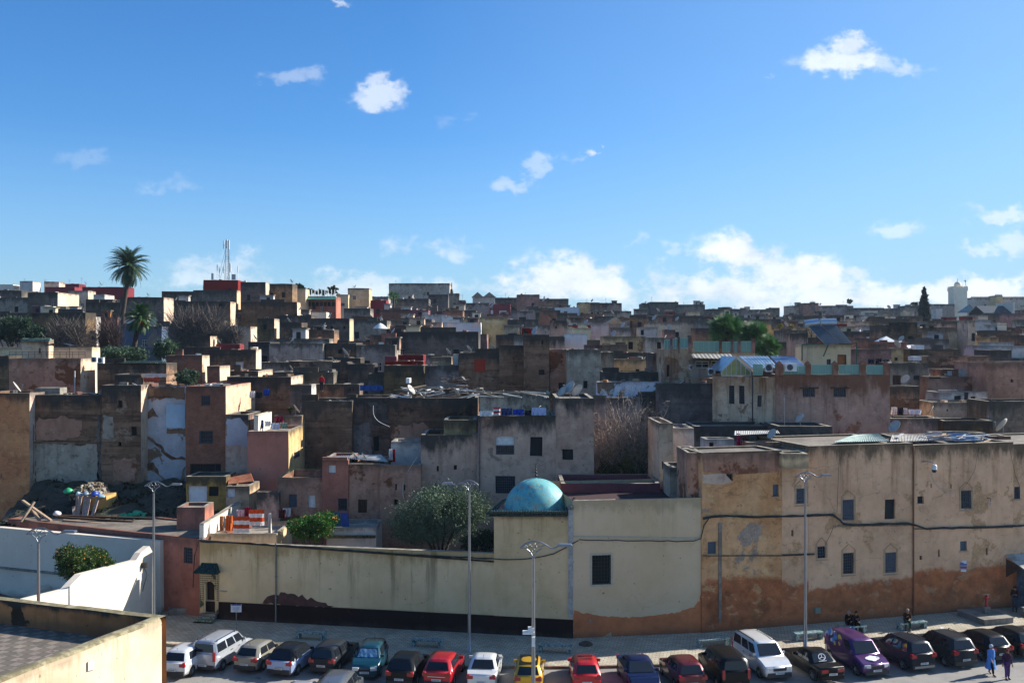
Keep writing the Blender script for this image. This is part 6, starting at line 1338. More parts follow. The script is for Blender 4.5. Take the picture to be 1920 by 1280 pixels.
t = thing('wall_light', tpt(1852, 938, .1), 'white bulb lamp on a short bracket on the wide tan house', 'lamp'); mb = MB(); mb.tube([tpt(1851, 933, 0), tpt(1853, 933, .25), tpt(1852, 938, .28)], .025, 5); mb.build('bracket', M['iron'], t); mb = MB(); mb.lathe(tpt(1852, 944, .28), [(.01, .1), (.07, .05), (.08, 0), (.05, -.07), (.01, -.08)], 10); mb.build('bulb', M['frame_white'], t)
cable([(1317, 970), (1335, 966), (1360, 965), (1420, 967), (1500, 965), (1560, 963), (1572, 972), (1580, 980), (1600, 982), (1650, 980), (1700, 979), (1715, 983), (1735, 989), (1800, 987), (1860, 986), (1928, 983)], tpt, 'thick bundle of black cables across the whole tan facade row', strands=4, r=.035)
for (pp, lab) in (([(1573, 843), (1571, 880), (1568, 960)], 'thin cable hanging down the tan facade left of the lattice windows'), ([(1834, 835), (1826, 880), (1812, 905), (1800, 918), (1822, 920)], 'thin cable looping to the barred window of the wide tan house'), ([(1890, 836), (1902, 890), (1911, 912)], 'thin cable hanging above the border window of the tan row'),
                  ([(1545, 1022), (1556, 1000), (1562, 985)], 'thin cable above the small grilled window near the lamp post')): cable(pp, tpt, lab, strands=1, r=.015, name='thin_cable')
# downpipe stripe, ledge
mb = MB(); mb.prism([tpt(1346.5, 980, .0), tpt(1353, 980, .0), tpt(1352, 1165, .0), tpt(1347, 1165, .0)], TN*.07); mb.build('pipe_casing', two('pale_pipe_casing', '8f8578', '7c6f60', 2), tA[0])
mb = MB(); mb.bar(tpt(1318, 1041, .04), tpt(1466, 1041, .04), .1, .07); mb.build('ledge', two('tan_ledge', '7c654a', '5c4934', 2), tA[0])
mb = MB(); mb.bar(tpt(1466, 1040, .05), tpt(1526, 1038, .05), .12, .1); mb.build('ledge', two('dark_ledge', '4c4234', '2c261e', 2), tB[0])
mb = MB(); mb.bar(tpt(1565, 986, .04), tpt(1711, 984, .04), .1, .07); mb.build('string_course', two('tan_ledge2', 'a08868', '7c654a', 2), tC[0])
mb = MB(); mb.bar(tpt(1714, 991, .04), tpt(1898, 988, .04), .1, .07); mb.build('string_course', two('tan_ledge2', 'a08868', '7c654a', 2), tD[0])
mb = MB(); mb.tube([tpt(1712, 836, .06), tpt(1712, 1160, .06)], .05, 6); single(mb, 'downpipe', plain('rusty_pipe', '7d4a2c', .7), tpt(1712, 1160, .06), 'rusty downpipe between the two wide tan houses', 'pipe')
# kiosk with metal awning at the right border
t = thing('kiosk', tpt(1915, 1135, 1), 'small kiosk with pale sheet awning and blue-grey door at the right border', 'kiosk'); k0 = tpt(1906, 1140, 0); k0.z = 0
mb = MB(); a0 = tpt(1906, 1100, .02); b0 = tpt(1960, 1100, .02); a0.z = b0.z = 0; mb.prism([a0, b0, b0+TN*1.3, a0+TN*1.3], (0, 0, 3.1)); mb.build('cabin', two('blue_grey_door', '5e6f80', '4a5866', 2), t)
mb = MB(); za = 3.5; mb.prism([a0-TU*1.0+Vector((0, 0, za+.35)), b0+Vector((0, 0, za+.35)), b0+TN*2.0+Vector((0, 0, za-.35)), a0+TN*2.0-TU*1.0+Vector((0, 0, za-.35))], (0, 0, .06)); mb.build('awning', two('pale_sheet_awning', 'b8b6ae', '8a877e', 2), t)
mb = MB(); mb.prism([a0-TU*.9+Vector((0, 0, 2.3)), a0-TU*.9+Vector((0, 0, 3.6)), a0-TU*.9+TN*1.5+Vector((0, 0, 3.3))], TU*.04); mb.build('awning_bracket', M['wood'], t)
mb = MB(); 
for i in range(3): mb.box((a0.x+.9, a0.y-2.3+.3*i, zp+.09+.18*i), (3.4, .32, .18), .26)
single(mb, 'steps', M['concrete'], (a0.x+.9, a0.y-2, zp), 'pale stone steps before the kiosk at the right border', 'steps')
mb = MB(); c = G(1766, 1177, zp); mb.box((c.x, c.y, zp+.012), (.35, .2, .02), .5); single(mb, 'paper_litter', M['white_metal'], (c.x, c.y, zp), 'white scrap of paper on the sunlit pavement', 'litter')
c = G(1098, 1208, zp); mb = MB(); mb.lathe((c.x, c.y, zp), [(.45, 0), (.42, .1), (.25, .18), (.01, .2)], 9); single(mb, 'stone', M['stone'], (c.x, c.y, zp), 'low earth-coloured stone at the foot of the orange wall', 'stone', wob=.0)
# ---------------------------------------------------------------- people
def skin_mesh(name, verts, edges, rad, mat, parent, sub=2, root_i=0):
    me = bpy.data.meshes.new(name); me.from_pydata(verts, edges, []); o = bpy.data.objects.new(name, me); COL.objects.link(o)
    sk = o.modifiers.new('skin', 'SKIN'); 
    for v, r in zip(me.skin_vertices[0].data, rad): v.radius = (r, r) if not isinstance(r, tuple) else r
    me.skin_vertices[0].data[root_i].use_root = True
    ss = o.modifiers.new('sub', 'SUBSURF'); ss.levels = sub; ss.render_levels = sub
    dg = bpy.context.evaluated_depsgraph_get(); m2 = bpy.data.meshes.new_from_object(o.evaluated_get(dg)); bpy.data.objects.remove(o)
    m2.materials.clear(); m2.materials.append(mat)
    for p in m2.polygons: p.use_smooth = True
    q = bpy.data.objects.new(name, m2); COL.objects.link(q); q.parent = parent; q['_org'] = (0., 0., 0.); return q
def person(loc, rot, pose, label, top, legs, hair, h=1.68, robe=None, hood=None, shoes=None, scarf=None):
    """pose: dict of joint offsets. local: +y = facing"""
    root = thing('person', loc, label, 'person'); root.rotation_euler = (0, 0, rot); root['_org'] = (0., 0., 0.); k = h/1.7
    J = dict(pel=(0, 0, .93), waist=(0, 0, 1.08), chest=(0, .01, 1.3), neck=(0, .02, 1.46), head0=(0, .04, 1.54), head1=(0, .05, 1.64),
             sl=(-.17, 0, 1.4), el=(-.23, .02, 1.12), wl=(-.24, .12, .88), sr=(.17, 0, 1.4), er=(.23, .02, 1.12), wr=(.24, .12, .88),
             hl=(-.09, 0, .9), kl=(-.1, .03, .5), al=(-.1, 0, .09), tl=(-.1, .14, .04), hr=(.09, 0, .9), kr=(.1, .03, .5), ar=(.1, 0, .09), tr=(.1, .14, .04))
    J.update(pose); J = {a: Vector(b)*k for a, b in J.items()}
    def chain(names, rads, extra=()): return names, rads
    # whole body, one skinned surface, with hands of five fingers
    vs, es, rs = [], [], []
    def add(p, r, par=None):
        vs.append(tuple(p)); rs.append(r*k if not isinstance(r, tuple) else tuple(q*k for q in r)); i = len(vs)-1
        if par is not None: es.append((par, i))
        return i
    pel = add(J['pel'], .13); wa = add(J['waist'], .115, pel); ch = add(J['chest'], .14, wa); nk = add(J['neck'], .055, ch); h0 = add(J['head0'], .085, nk); h1 = add(J['head1'], .09, h0)
    hd = J['head1']; add(hd+Vector((0, .02, .05))*k, .06, h1)
    for s in ('l', 'r'):
        a = add(J['s'+s], .06, ch); b = add(J['e'+s], .045, a); c = add(J['w'+s], .03, b)
        d = (J['w'+s]-J['e'+s]).normalized(); sd = d.cross(Vector((0, 0, 1))); sd = sd.normalized() if sd.length > .1 else Vector((0, 1, 0))
        p = add(J['w'+s]+d*.06*k, .03, c)
        for i, (o_, ln) in enumerate(((-.03, .065), (-.01, .08), (.01, .075), (.03, .06))):
            f0 = J['w'+s]+d*.1*k+sd*o_*k; x = add(f0, .011, p); add(f0+d*ln*k+Vector((0, .015, -.01))*k, .008, x)
        tq = J['w'+s]+d*.05*k-sd*.045*k; x = add(tq, .011, c); add(tq+d*.04*k-sd*.01*k, .009, x)
        a = add(J['h'+s], .09, pel); b = add(J['k'+s], .058, a); c = add(J['a'+s], .042, b); add(J['t'+s], .035, c)
    skin_mesh('body', vs, es, rs, M['skin'], root, 2, pel)
    # face: eyes, nose, mouth as tiny relief
    fd = Vector((0, 1, 0)); mb = MB(); q = hd+Vector((0, .095, -.0))*k; mb.box(q+Vector((0, .012, -.01))*k, (.022*k, .03*k, .04*k)); 
    for s in (-1, 1): mb.box(q+Vector((s*.032, 0, .012))*k, (.022*k, .012*k, .01*k), mi=1); mb.box(hd+Vector((s*.092, .0, -.01))*k, (.015*k, .035*k, .05*k))
    mb.box(q+Vector((0, .0, -.045))*k, (.04*k, .012*k, .008*k), mi=2); mb.build('face', [M['skin'], M['cable'], plain('lips', '6e3a34', .6, noisy=0)], root)
    # clothes follow the limbs
    def cloth(nm, chains, mat):
        V, E, Rr = [], [], []; 
        for ch_ in chains:
            prev = None
            for (nm_, r) in ch_:
                p = J[nm_] if isinstance(nm_, str) else Vector(nm_)*k
                if nm_ in idx: i = idx[nm_]
                else: V.append(tuple(p)); Rr.append(r*k); i = len(V)-1; idx[nm_] = i
                if prev is not None and (prev, i) not in E: E.append((prev, i))
                prev = i
        return skin_mesh(nm, V, E, Rr, mat, root, 2, 0)
    idx = {}; cloth('trousers', [[('pel', .155), ('hl', .105), ('kl', .08), ('al', .062)], [('pel', .155), ('hr', .105), ('kr', .08), ('ar', .062)]], legs)
    idx = {}; cloth('jacket', [[('chest', .17), ('waist', .16), ('pel', .165)], [('chest', .17), ('neck', .075)], [('chest', .17), ('sl', .085), ('el', .062), ('wl', .046)], [('chest', .17), ('sr', .085), ('er', .062), ('wr', .046)]], top)
    for s in ('l', 'r'):
        mb = MB(); a = J['a'+s]; tt = J['t'+s]; mb.tube([a+Vector((0, 0, -.03))*k, (a+tt)/2+Vector((0, 0, -.01)), tt+(tt-a).normalized()*.06*k], [.055*k, .05*k, .035*k], 8); mb.build('shoe', shoes or M['cable'], root)
    # hair or head cloth
    mb = MB(); c = (J['head0']+J['head1'])/2+Vector((0, -.012, .045))*k; R0 = .112*k; m_ = hair
    rings = []; 
    prof = [(R0*math.sin(a), R0*1.12*math.cos(a)) for a in np.linspace(.05, math.pi*(.62 if not hood else .8), 9)]
    mb.lathe(c+Vector((0, -.015, 0)), prof, 14, 0); mb.build('hair' if not hood else 'hood', m_, root)
    if robe:
        z0, rr0 = robe[1], robe[2]; mb = MB(); n = 20; P0 = J['pel']; prof = [(.2, 1.42), (.23, 1.25), (.22, 1.05), (.25, .85), (.3, .5), (rr0, z0)]; vs_ = []; 
        for r_, z_ in prof:
            for i in range(n): a = 2*math.pi*i/n; w = 1+.06*math.sin(a*5)*(1.45-z_); vs_.append((P0.x+r_*w*math.cos(a)*k*.95, P0.y+r_*w*.78*math.sin(a)*k+(.02 if z_ > 1.2 else 0), z_*k))
        fs = [(i*n+j, i*n+(j+1) % n, (i+1)*n+(j+1) % n, (i+1)*n+j) for i in range(len(prof)-1) for j in range(n)]; mb.add(vs_, fs, 0, True); mb.build('robe', robe[0], root)
        idx = {}
    return root
def cl(name, c): return plain('cloth_'+name, c, .9, spec=.1)
g = G(1858, 1264); person((g.x, g.y, .006), R(200), dict(al=(-.1, -.24, .14), kl=(-.1, -.02, .5), tl=(-.1, -.13, .05), ar=(.1, .28, .1), kr=(.1, .22, .5), tr=(.1, .42, .04), wl=(-.2, .05, .85), wr=(.2, .25, .9)), 'person striding past the parked cars in a long blue hooded robe', cl('blue', '5580bc'), cl('darktrousers', '1c1e26'), cl('palescarf', 'a9b2bd'), 1.68, robe=(cl('blue', '5580bc'), .38, .36), hood=True)
g = G(1888, 1272); person((g.x, g.y, .006), R(185), dict(al=(-.1, .0, .09), ar=(.11, .1, .09), tr=(.11, .24, .04), kr=(.1, .1, .5), er=(.27, .0, 1.14), wr=(.3, .08, .92)), 'person in plum jacket and purple trousers walking right of the blue robe', cl('plum', '3c2038'), cl('purple', '553a66'), cl('redbrown', '6a2c2c'), 1.66, hood=True)
g = G(1703, 1181, zp); sit = dict(pel=(0, -.42, .55), waist=(0, -.4, .7), chest=(0, -.33, .92), neck=(0, -.24, 1.08), head0=(0, -.19, 1.15), head1=(0, -.16, 1.25), sl=(-.17, -.31, 1.0), el=(-.22, -.22, .75), wl=(-.1, .0, .72), sr=(.17, -.31, 1.0), er=(.22, -.18, .76), wr=(.08, -.05, .86), hl=(-.09, -.4, .53), kl=(-.12, .02, .52), al=(-.12, .04, .09), tl=(-.12, .18, .04), hr=(.09, -.4, .53), kr=(.14, .02, .52), ar=(.18, .1, .09), tr=(.2, .24, .04))
person((g.x, g.y, zp), R(170), sit, 'seated man in dark brown coat leaning forward on the sunlit bench', cl('browncoat', '2a1c18'), cl('greentrousers', '1f3d2e'), cl('greyhair', '8a837c'), 1.7)
g = G(1599, 1190, zp); person((g.x-.0, g.y+.55, zp), R(175), {**sit}, 'seated person in black coat above the purple van roof, left of the pair', cl('blackcoat', '0e0f14'), cl('blackcoat', '0e0f14'), cl('greyhair', '8a837c'), 1.72)
g = G(1612, 1190, zp); person((g.x+.05, g.y+.5, zp), R(190), {**sit}, 'seated person in black coat above the purple van roof, right of the pair', cl('blackcoat2', '14141a'), cl('blackcoat', '0e0f14'), cl('darkhair', '2a201c'), 1.72)
c = G(1606, 1194, zp); root = thing('bench', (c.x, c.y+.9, zp), 'bench hidden behind the purple van, carrying the two seated people in black', 'bench', 'tiled benches along the pavement'); root['_org'] = (0., 0., 0.); bench_mesh(root); root.rotation_euler = (0, 0, .26)
g = G(1903, 1146, zp); person((g.x, g.y, zp), R(150), dict(el=(-.24, .12, 1.15), wl=(-.1, .22, 1.2), er=(.24, .1, 1.14), wr=(.12, .22, 1.16)), 'man in dark jacket and jeans standing at the kiosk corner', cl('darkjacket', '2c1c1e'), cl('jeans', '2b3442'), cl('darkhair', '2a201c'), 1.74, shoes=M['rubber'])
hz_ = 19-(752-640)/1867*95.5
person((X(603, 95.5), 95.5, Z(720, 99)-.55), R(180), {}, 'tiny person in red standing on the terrace of the dark houses', cl('redtop', 'a01822'), cl('darktrousers', '1c1e26'), cl('darkhair', '2a201c'), 1.6)
# ---------------------------------------------------------------- trees and plants
def leafcloud(name, lobes, n, size, mat, parent, seed, stretch=2.2, shell=.55, droop=0., wob=.35):
    """n small leaf quads in the lobes [(center, (rx,ry,rz))], gathered on twig clumps so that gaps stay between them"""
    r = np.random.default_rng(seed); o0 = np.array(parent['_org']); w = np.array([l[1][0]*l[1][1]*l[1][2] for l in lobes])**(2/3); w /= w.sum()
    nc = max(8, n//28); li = r.choice(len(lobes), nc, p=w); d = r.normal(size=(nc, 3)); d /= np.linalg.norm(d, axis=1)[:, None]
    rad = r.uniform(shell, 1., nc)**.6*(1+wob*(r.random(nc)-.5))
    C = np.array([lobes[i][0] for i in li])+d*rad[:, None]*np.array([lobes[i][1] for i in li])
    ci = np.repeat(np.arange(nc), 28); m = len(ci); cs = np.array([min(lobes[i][1])*.2 for i in li])[ci]
    p = C[ci]+r.normal(size=(m, 3))*cs[:, None]*.8; p[:, 2] -= droop*r.random(m)
    a = r.normal(size=(m, 3))+d[ci]*1.2; a[:, 2] -= droop*2; a /= np.linalg.norm(a, axis=1)[:, None]; b = np.cross(a, r.normal(size=(m, 3))); b /= np.linalg.norm(b, axis=1)[:, None]
    s = size*r.uniform(.6, 1.3, m)[:, None]; A = a*s; B = b*s/stretch
    V = np.stack([p-A, p+B*.9, p+A, p-B*.9], 1).reshape(-1, 3)-o0
    me = bpy.data.meshes.new(name); me.vertices.add(len(V)); me.vertices.foreach_set('co', V.ravel()); nf = len(V)//4
    me.loops.add(nf*4); me.loops.foreach_set('vertex_index', np.arange(nf*4)); me.polygons.add(nf); me.polygons.foreach_set('loop_start', np.arange(0, nf*4, 4)); me.polygons.foreach_set('loop_total', np.full(nf, 4))
    me.update(); me.materials.append(mat); o = bpy.data.objects.new(name, me); COL.objects.link(o); o.parent = parent; o['_org'] = tuple(float(q) for q in o0); return o
def limbs(base, tips, r0, parent, seed, mat=None, name='trunk', lift=.45):
    rg = random.Random(seed); mb = MB(); base = Vector(base)
    fork = base.lerp(sum((Vector(t) for t in tips), Vector())/len(tips), lift); mb.tube([base, base.lerp(fork, .5)+Vector((rg.uniform(-.1, .1), 0, 0)), fork], [r0, r0*.8, r0*.7], 8)
    for t in tips:
        t = Vector(t); m = fork.lerp(t, .5)+Vector((rg.uniform(-.2, .2), rg.uniform(-.2, .2), rg.uniform(0, .3))); mb.tube([fork, m, t], [r0*.5, r0*.3, r0*.1], 6)
        for k in range(4): q = m.lerp(t, rg.random())+Vector(); e = q+Vector((rg.uniform(-.6, .6), rg.uniform(-.6, .6), rg.uniform(0, .7))); mb.tube([q, e], [r0*.14, r0*.04], 4)
    return mb.build(name, mat or M['trunk'], parent)
def tree(name, label, px, py, d, rx, rz, n, size, mat, seed, zbase=None, lobes=6, ry=None, group=None, fruit=0, cat='tree', **kw):
    c = P(px, py, d); s = d/F; RX, RZ = rx*s, rz*s; RY = ry or RX*.9; zb = ground_z(c.x, c.y) if zbase is None else zbase
    t = thing(name, (c.x, c.y, zb), label, cat, group); rg = random.Random(seed); lb = [((c.x, c.y, c.z), (RX*.72, RY*.72, RZ*.72))]
    for i in range(lobes):
        a = i/lobes*2*math.pi+rg.uniform(-.3, .3); e = rg.uniform(-.5, .7); q = (c.x+RX*.62*math.cos(a), c.y+RY*.62*math.sin(a), c.z+RZ*.55*e); k = rg.uniform(.3, .5); lb.append((q, (RX*k, RY*k, RZ*k*1.1)))
    limbs((c.x, c.y, zb), [l[0] for l in lb], max(.05, RX*.06), t, seed); leafcloud('crown', lb, n, size, mat, t, seed, **kw)
    if fruit:
        mb = MB()
        for i in range(fruit):
            l = rg.choice(lb); v = Vector((rg.gauss(0, 1), -abs(rg.gauss(0, 1)), rg.gauss(0, 1))).normalized(); q = Vector(l[0])+Vector((v.x*l[1][0], v.y*l[1][1], v.z*l[1][2]))*1.02; mb.lathe(q, [(.001, -.05), (.03, -.03), (.042, 0), (.03, .03), (.001, .04)], 7)
        o = mb.build('fruit', M['orange'], t); o['kind'] = 'stuff'
    return t
tree('olive_tree', 'large silvery olive tree behind the cream garden wall beside the domed shrine', 826, 966, 71, 90, 68, 40000, .09, M['leaf_olive'], 1, zbase=0, lobes=9, stretch=3.2)
tree('citrus_tree', 'low glossy green citrus tree dotted with oranges behind the cream garden wall', 587, 988, 70.5, 50, 32, 11000, .085, M['leaf'], 2, zbase=0, fruit=60)
tree('orange_tree', 'round orange tree with yellowing fruit between the two white garden walls', 158, 1058, 64, 56, 42, 15000, .08, leafmat('orange_tree_leaf', '2f4a16', '4a5c1e'), 3, zbase=0, fruit=90)
tree('olive_tree', 'dark green olive tree at the left border below the dark skyline houses', 26, 618, 126, 48, 32, 9000, .16, leafmat('deep_olive_leaf', '2c4230', '3a5038'), 4)
tree('olive_tree', 'second dark green tree low at the left border beside the bare grey tree', 60, 628, 122, 24, 22, 4000, .16, leafmat('deep_olive_leaf', '2c4230', '3a5038'), 5)
tree('olive_tree', 'wide grey-green olive bush under the shorter palm', 225, 664, 112, 52, 20, 9000, .13, leafmat('grey_olive_leaf', '53694f', '3f553f'), 6)
tree('olive_tree', 'grey-green olive tree between the shorter palm and the maroon roof rooms', 313, 656, 112, 30, 24, 6500, .13, leafmat('grey_olive_leaf', '53694f', '3f553f'), 7)
tree('olive_tree', 'small grey-green olive bush on the roof before the red-brown brick block', 350, 708, 88.5, 26, 20, 3500, .09, leafmat('grey_olive_leaf', '53694f', '3f553f'), 8, zbase=11.5)
tree('round_tree', 'round dark pine on the skyline behind the yellow skyline house', 558, 541, 232, 18, 11, 2600, .3, M['leaf_dark'], 9)
tree('round_tree', 'second round dark pine on the skyline behind the yellow house', 575, 547, 230, 12, 10, 1800, .3, M['leaf_dark'], 10)
tree('conifer_tree', 'small dark conifer above the restaurant terrace on the skyline', 624, 545, 228, 9, 12, 1300, .28, M['leaf_dark'], 11)
tree('skyline_tree', 'low dark shrubs behind the white terrace columns on the skyline', 598, 548, 232, 15, 6, 1200, .28, M['leaf_dark'], 12)
tree('skyline_tree', 'tiny tree on the right skyline left of the cypress', 1593, 565, 345, 6, 5, 600, .4, M['leaf_dark'], 13)
tree('skyline_tree', 'tiny low tree on the skyline right beside the cypress', 1717, 569, 345, 8, 4, 600, .4, M['leaf_dark'], 14)
tree('skyline_tree', 'tiny dark tree on the skyline just right of the minaret', 1829, 563, 410, 7, 5, 700, .5, M['leaf_dark'], 15)
tree('potted_shrub', 'round yellow-green potted shrub on the far green ledge, left one', 1462, 611, 150, 6, 6, 500, .16, leafmat('yellow_leaf', 'a89a2c', '7c7a28'), 16, zbase=19.2)
tree('potted_shrub', 'smaller yellow-green potted shrub on the far green ledge', 1484, 612, 150, 4.5, 5, 400, .16, leafmat('yellow_leaf', 'a89a2c', '7c7a28'), 17, zbase=19.2)
tree('potted_shrub', 'green potted plant on the laundry terrace of the pink house', 544, 766, 90, 7, 5, 500, .08, leafmat('yellow_green_leaf', '6d7a2a', '4d5c22'), 18, zbase=12.0)
tree('olive_tree', 'dark shrub under the olive tree beside the shrine wall', 900, 1015, 70, 38, 30, 6000, .085, leafmat('deep_olive_leaf', '2c4230', '3a5038'), 19, zbase=0)
# date palms: pinnate fronds
def date_palm(label, cx_, cy_, d, rpx, trunk_pts, nf, seed, mat, skirt=0, upright=0.):
    c = P(cx_, cy_, d); s = d/F; Rr = rpx*s; b = P(*trunk_pts[0], d); b.z = min(b.z, ground_z(b.x, d)); t = thing('date_palm', b, label, 'palm tree'); rg = random.Random(seed)
    mb = MB(); tp = [b]+[P(*q, d) for q in trunk_pts]+[c]; tp = [p for i, p in enumerate(tp) if i == 0 or (p-tp[i-1]).length > .2]; mb.tube(tp, [.34]*(len(tp)-1)+[.42], 9); mb.build('trunk', M['trunk'], t)
    mb = MB()
    for i in range(nf):
        a = rg.uniform(0, 2*math.pi); el = rg.choice((1.35, 1.0, .7, .4, .1, -.2, -.5, -.8, -1.1))+rg.uniform(-.15, .15)+upright; L = Rr*rg.uniform(.9, 1.15); h = Vector((math.cos(a), math.sin(a), 0)); pts = []
        for k in range(9):
            f = k/8; e = el-1.1*f*f*(1.0 if el > .3 else .7); 
            pts.append((pts[-1] if pts else c)+(h*math.cos(e)+Vector((0, 0, math.sin(e))))*(L/8 if k else 0))
        mb.tube(pts, [.035*(1-.8*k/8) for k in range(9)], 3, cap=False)
        side = h.cross(Vector((0, 0, 1)))
        for k in range(1, 9):
            for m in range(4):
                p = pts[k-1].lerp(pts[k], m/4); dr = (pts[k]-pts[k-1]).normalized(); ll = Rr*.15*math.sin(math.pi*(.12+.85*(k-1+m/4)/8))+.06
                for sg in (-1, 1):
                    e = p+(side*sg*.75+dr*.75+Vector((0, 0, -.25+rg.uniform(-.1, .1)))).normalized()*ll; w = dr*.05; mb.face([p-w, p+w, e+w*.3, e-w*.3])
    mb.build('crown', mat, t)
    if skirt:
        mb = MB()
        for i in range(skirt): a = rg.uniform(0, 6.28); q = c+Vector((.3*math.cos(a), .3*math.sin(a), -.2)); mb.tube([q, q+Vector((.5*math.cos(a), .5*math.sin(a), -.2)), q+Vector((.65*math.cos(a), .65*math.sin(a), -.9))], .05, 4)
        mb.build('date_clusters', plain('orange_date_stalks', '9c5a24', .7), t)
    return t
date_palm('tall slender date palm rising above the left skyline', 242, 497, 160, 43, [(229, 640), (230, 590), (236, 548), (240, 515)], 150, 1, M['leaf_palm'], 6)
date_palm('shorter date palm with orange date stalks below the tall one', 262, 596, 138, 33, [(250, 660), (255, 630)], 120, 2, leafmat('greener_palm_leaf', '40602f', '35532a', .15), 16, .25)
def fan_palm(label, cx_, cy_, d, rpx, nf, seed, zb):
    c = P(cx_, cy_, d); Rr = rpx*d/F; t = thing('fan_palm', (c.x, c.y, zb), label, 'palm tree'); rg = random.Random(seed)
    mb = MB(); mb.tube([(c.x, c.y, zb), (c.x+.1, c.y, (zb+c.z)/2), c], [.22, .2, .24], 8); mb.build('trunk', M['trunk'], t); mb = MB()
    for i in range(nf):
        v = Vector((rg.gauss(0, 1), rg.gauss(0, 1), rg.gauss(.35, .8))).normalized(); q = c+v*Rr*rg.uniform(.35, .8); mb.tube([c, q], .02, 3, cap=False); u = v.cross(Vector((rg.gauss(0, 1), rg.gauss(0, 1), 1))).normalized(); fr_ = Rr*rg.uniform(.5, .68)
        for k in range(13):
            a = (k-6)/6*1.35; dv = (v*math.cos(a)+u*math.sin(a)).normalized(); w = v.cross(u)*.02+u*math.cos(a)*.035; e = q+dv*fr_*(1-.15*abs(a)); mb.face([q-w, q+w, (q+e)/2+w*1.2, e+Vector((0, 0, -.1*fr_))])
    mb.build('crown', leafmat('fan_palm_leaf', '527c40', '34592f', .2), t)
fan_palm('fan palm behind the green glass panels, the higher of the pair', 1362, 621, 106, 32, 170, 1, 8)
fan_palm('bushy fan palm standing right of the higher one by the stair house', 1412, 634, 104, 31, 170, 2, 8)
fan_palm('low drooping fan palm crown right beside the pale terrace wall', 1438, 652, 101, 24, 130, 3, 8)
fan_palm('tiny fan palm before the huge pale hall on the skyline', 738, 556, 242, 12, 50, 4, 20)
# cypress
c = P(1733, 612, 222); t = thing('cypress', (c.x, c.y, c.z-3), 'tall narrow dark cypress on the right skyline', 'cypress tree'); k = 222/F
mb = MB(); mb.tube([(c.x, c.y, c.z-3), (c.x, c.y, c.z+4)], [.25, .12], 8); mb.build('trunk', M['trunk'], t)
lb = [((c.x+.1*math.sin(i*2.1), c.y, c.z+i*.66), (max(.35, 1.25*(1-(i/13.5)**2.2)),)*2+(.9,)) for i in range(13)]
leafcloud('crown', lb, 34000, .2, leafmat('cypress_leaf', '16241a', '101b14', .05), t, 21, shell=.1, wob=.1)
# bare trees
def bare(name, label, px, py, d, rx, rz, n, seed, mat, zbase=None, leaves=0, fan=.9, th=.014, cat='tree', L3=5, kink=.16):
    c = P(px, py, d); s = d/F; RX, RZ = rx*s, rz*s; zb = ground_z(c.x, c.y) if zbase is None else zbase; t = thing(name, (c.x, c.y, zb), label, cat); rg = random.Random(seed); mb = MB()
    for i in range(n):
        bx = c.x+rg.uniform(-.55, .55)*RX; q = Vector((bx, c.y+rg.uniform(-.4, .4)*RX, c.z-RZ*(rg.uniform(-.2, 1.) if kink < .2 else rg.uniform(.1, 1.)**.6*1.))); a = rg.gauss(0, fan); dv = Vector((math.sin(a)*.9, rg.gauss(0, .35), math.cos(a)*.9)).normalized(); L = RZ*(rg.uniform(.5, 1.3) if kink < .2 else rg.uniform(.5, 1.75)); pts = [q]
        for k in range(L3):
            dv = (dv+Vector((rg.gauss(0, kink), rg.gauss(0, kink), .09))).normalized(); nx = pts[-1]+dv*L/L3
            if abs(nx.x-c.x) > RX*1.05 or nx.z > c.z+RZ*1.25: break
            pts.append(nx)
        if len(pts) > 2: mb.tube(pts, [th*(1.5-k/len(pts)) for k in range(len(pts))], 3, cap=False, sm=False)
        for k in range(5 if kink > .2 and len(pts) > 3 else 0):
            q = rg.choice(pts[1:]); v = Vector((rg.gauss(0, 1), rg.gauss(0, .6), rg.gauss(.35, .7))).normalized()*rg.uniform(.4, 1.3); mb.tube([q, q+v*.5+Vector((0, 0, .06)), q+v+Vector((0, 0, rg.uniform(-.1, .25)))], [th*.7, th*.5, th*.3], 3, cap=False, sm=False)
    for i in range(7):
        q = Vector((c.x+rg.uniform(-.2, .2)*RX, c.y, zb)); e = Vector((c.x+rg.uniform(-.7, .7)*RX, c.y+rg.uniform(-.3, .3)*RX, c.z+rg.uniform(-.2, .4)*RZ)); mb.tube([q, q.lerp(e, .5)+Vector((rg.uniform(-.3, .3), 0, .2)), e], [th*5, th*3.4, th*1.6], 5)
    mb.build('branches', mat, t)
    if leaves: leafcloud('leaves', [((c.x, c.y-.3, c.z-RZ*.45), (RX*.8, RX*.5, RZ*.42)), ((c.x-RX*.2, c.y-.3, c.z-RZ*.8), (RX*.7, RX*.5, RZ*.3))], leaves, .1, leafmat('shrub_leaf', '7d7c30', '55602a'), t, seed, shell=.2)['kind'] = 'stuff'
    return t
bare('bare_shrub', 'tangled leafless shrub climbing between the grey-pink house and the narrow beige house', 1176, 822, 81, 68, 84, 420, 1, M['twig'], zbase=2, leaves=9000, fan=.8, th=.019, cat='shrub', L3=10, kink=.24)
tree('ivy_bush', 'dark green climbing bush at the foot of the leafless shrub', 1172, 880, 80.5, 56, 30, 7000, .075, leafmat('ivy_leaf', '2e3c1a', '3f4a1e'), 31, zbase=2, cat='bush')
greyt = two('grey_twig', '6f655d', '5a5049', 3, bmp=0)
bare('bare_tree', 'pale grey leafless tree left of the palms', 130, 632, 124, 48, 38, 1100, 2, greyt, fan=1.1, th=.022)
bare('bare_tree', 'reddish grey leafless tree close behind the shorter palm', 205, 634, 128, 26, 44, 700, 3, two('reddish_twig', '5f4c46', '4a3c38', 3, bmp=0), fan=.8, th=.022)
bare('bare_tree', 'big leafless tree before the wide dark house with rounded end', 370, 616, 132, 66, 42, 2000, 4, greyt, fan=1.2, th=.022)
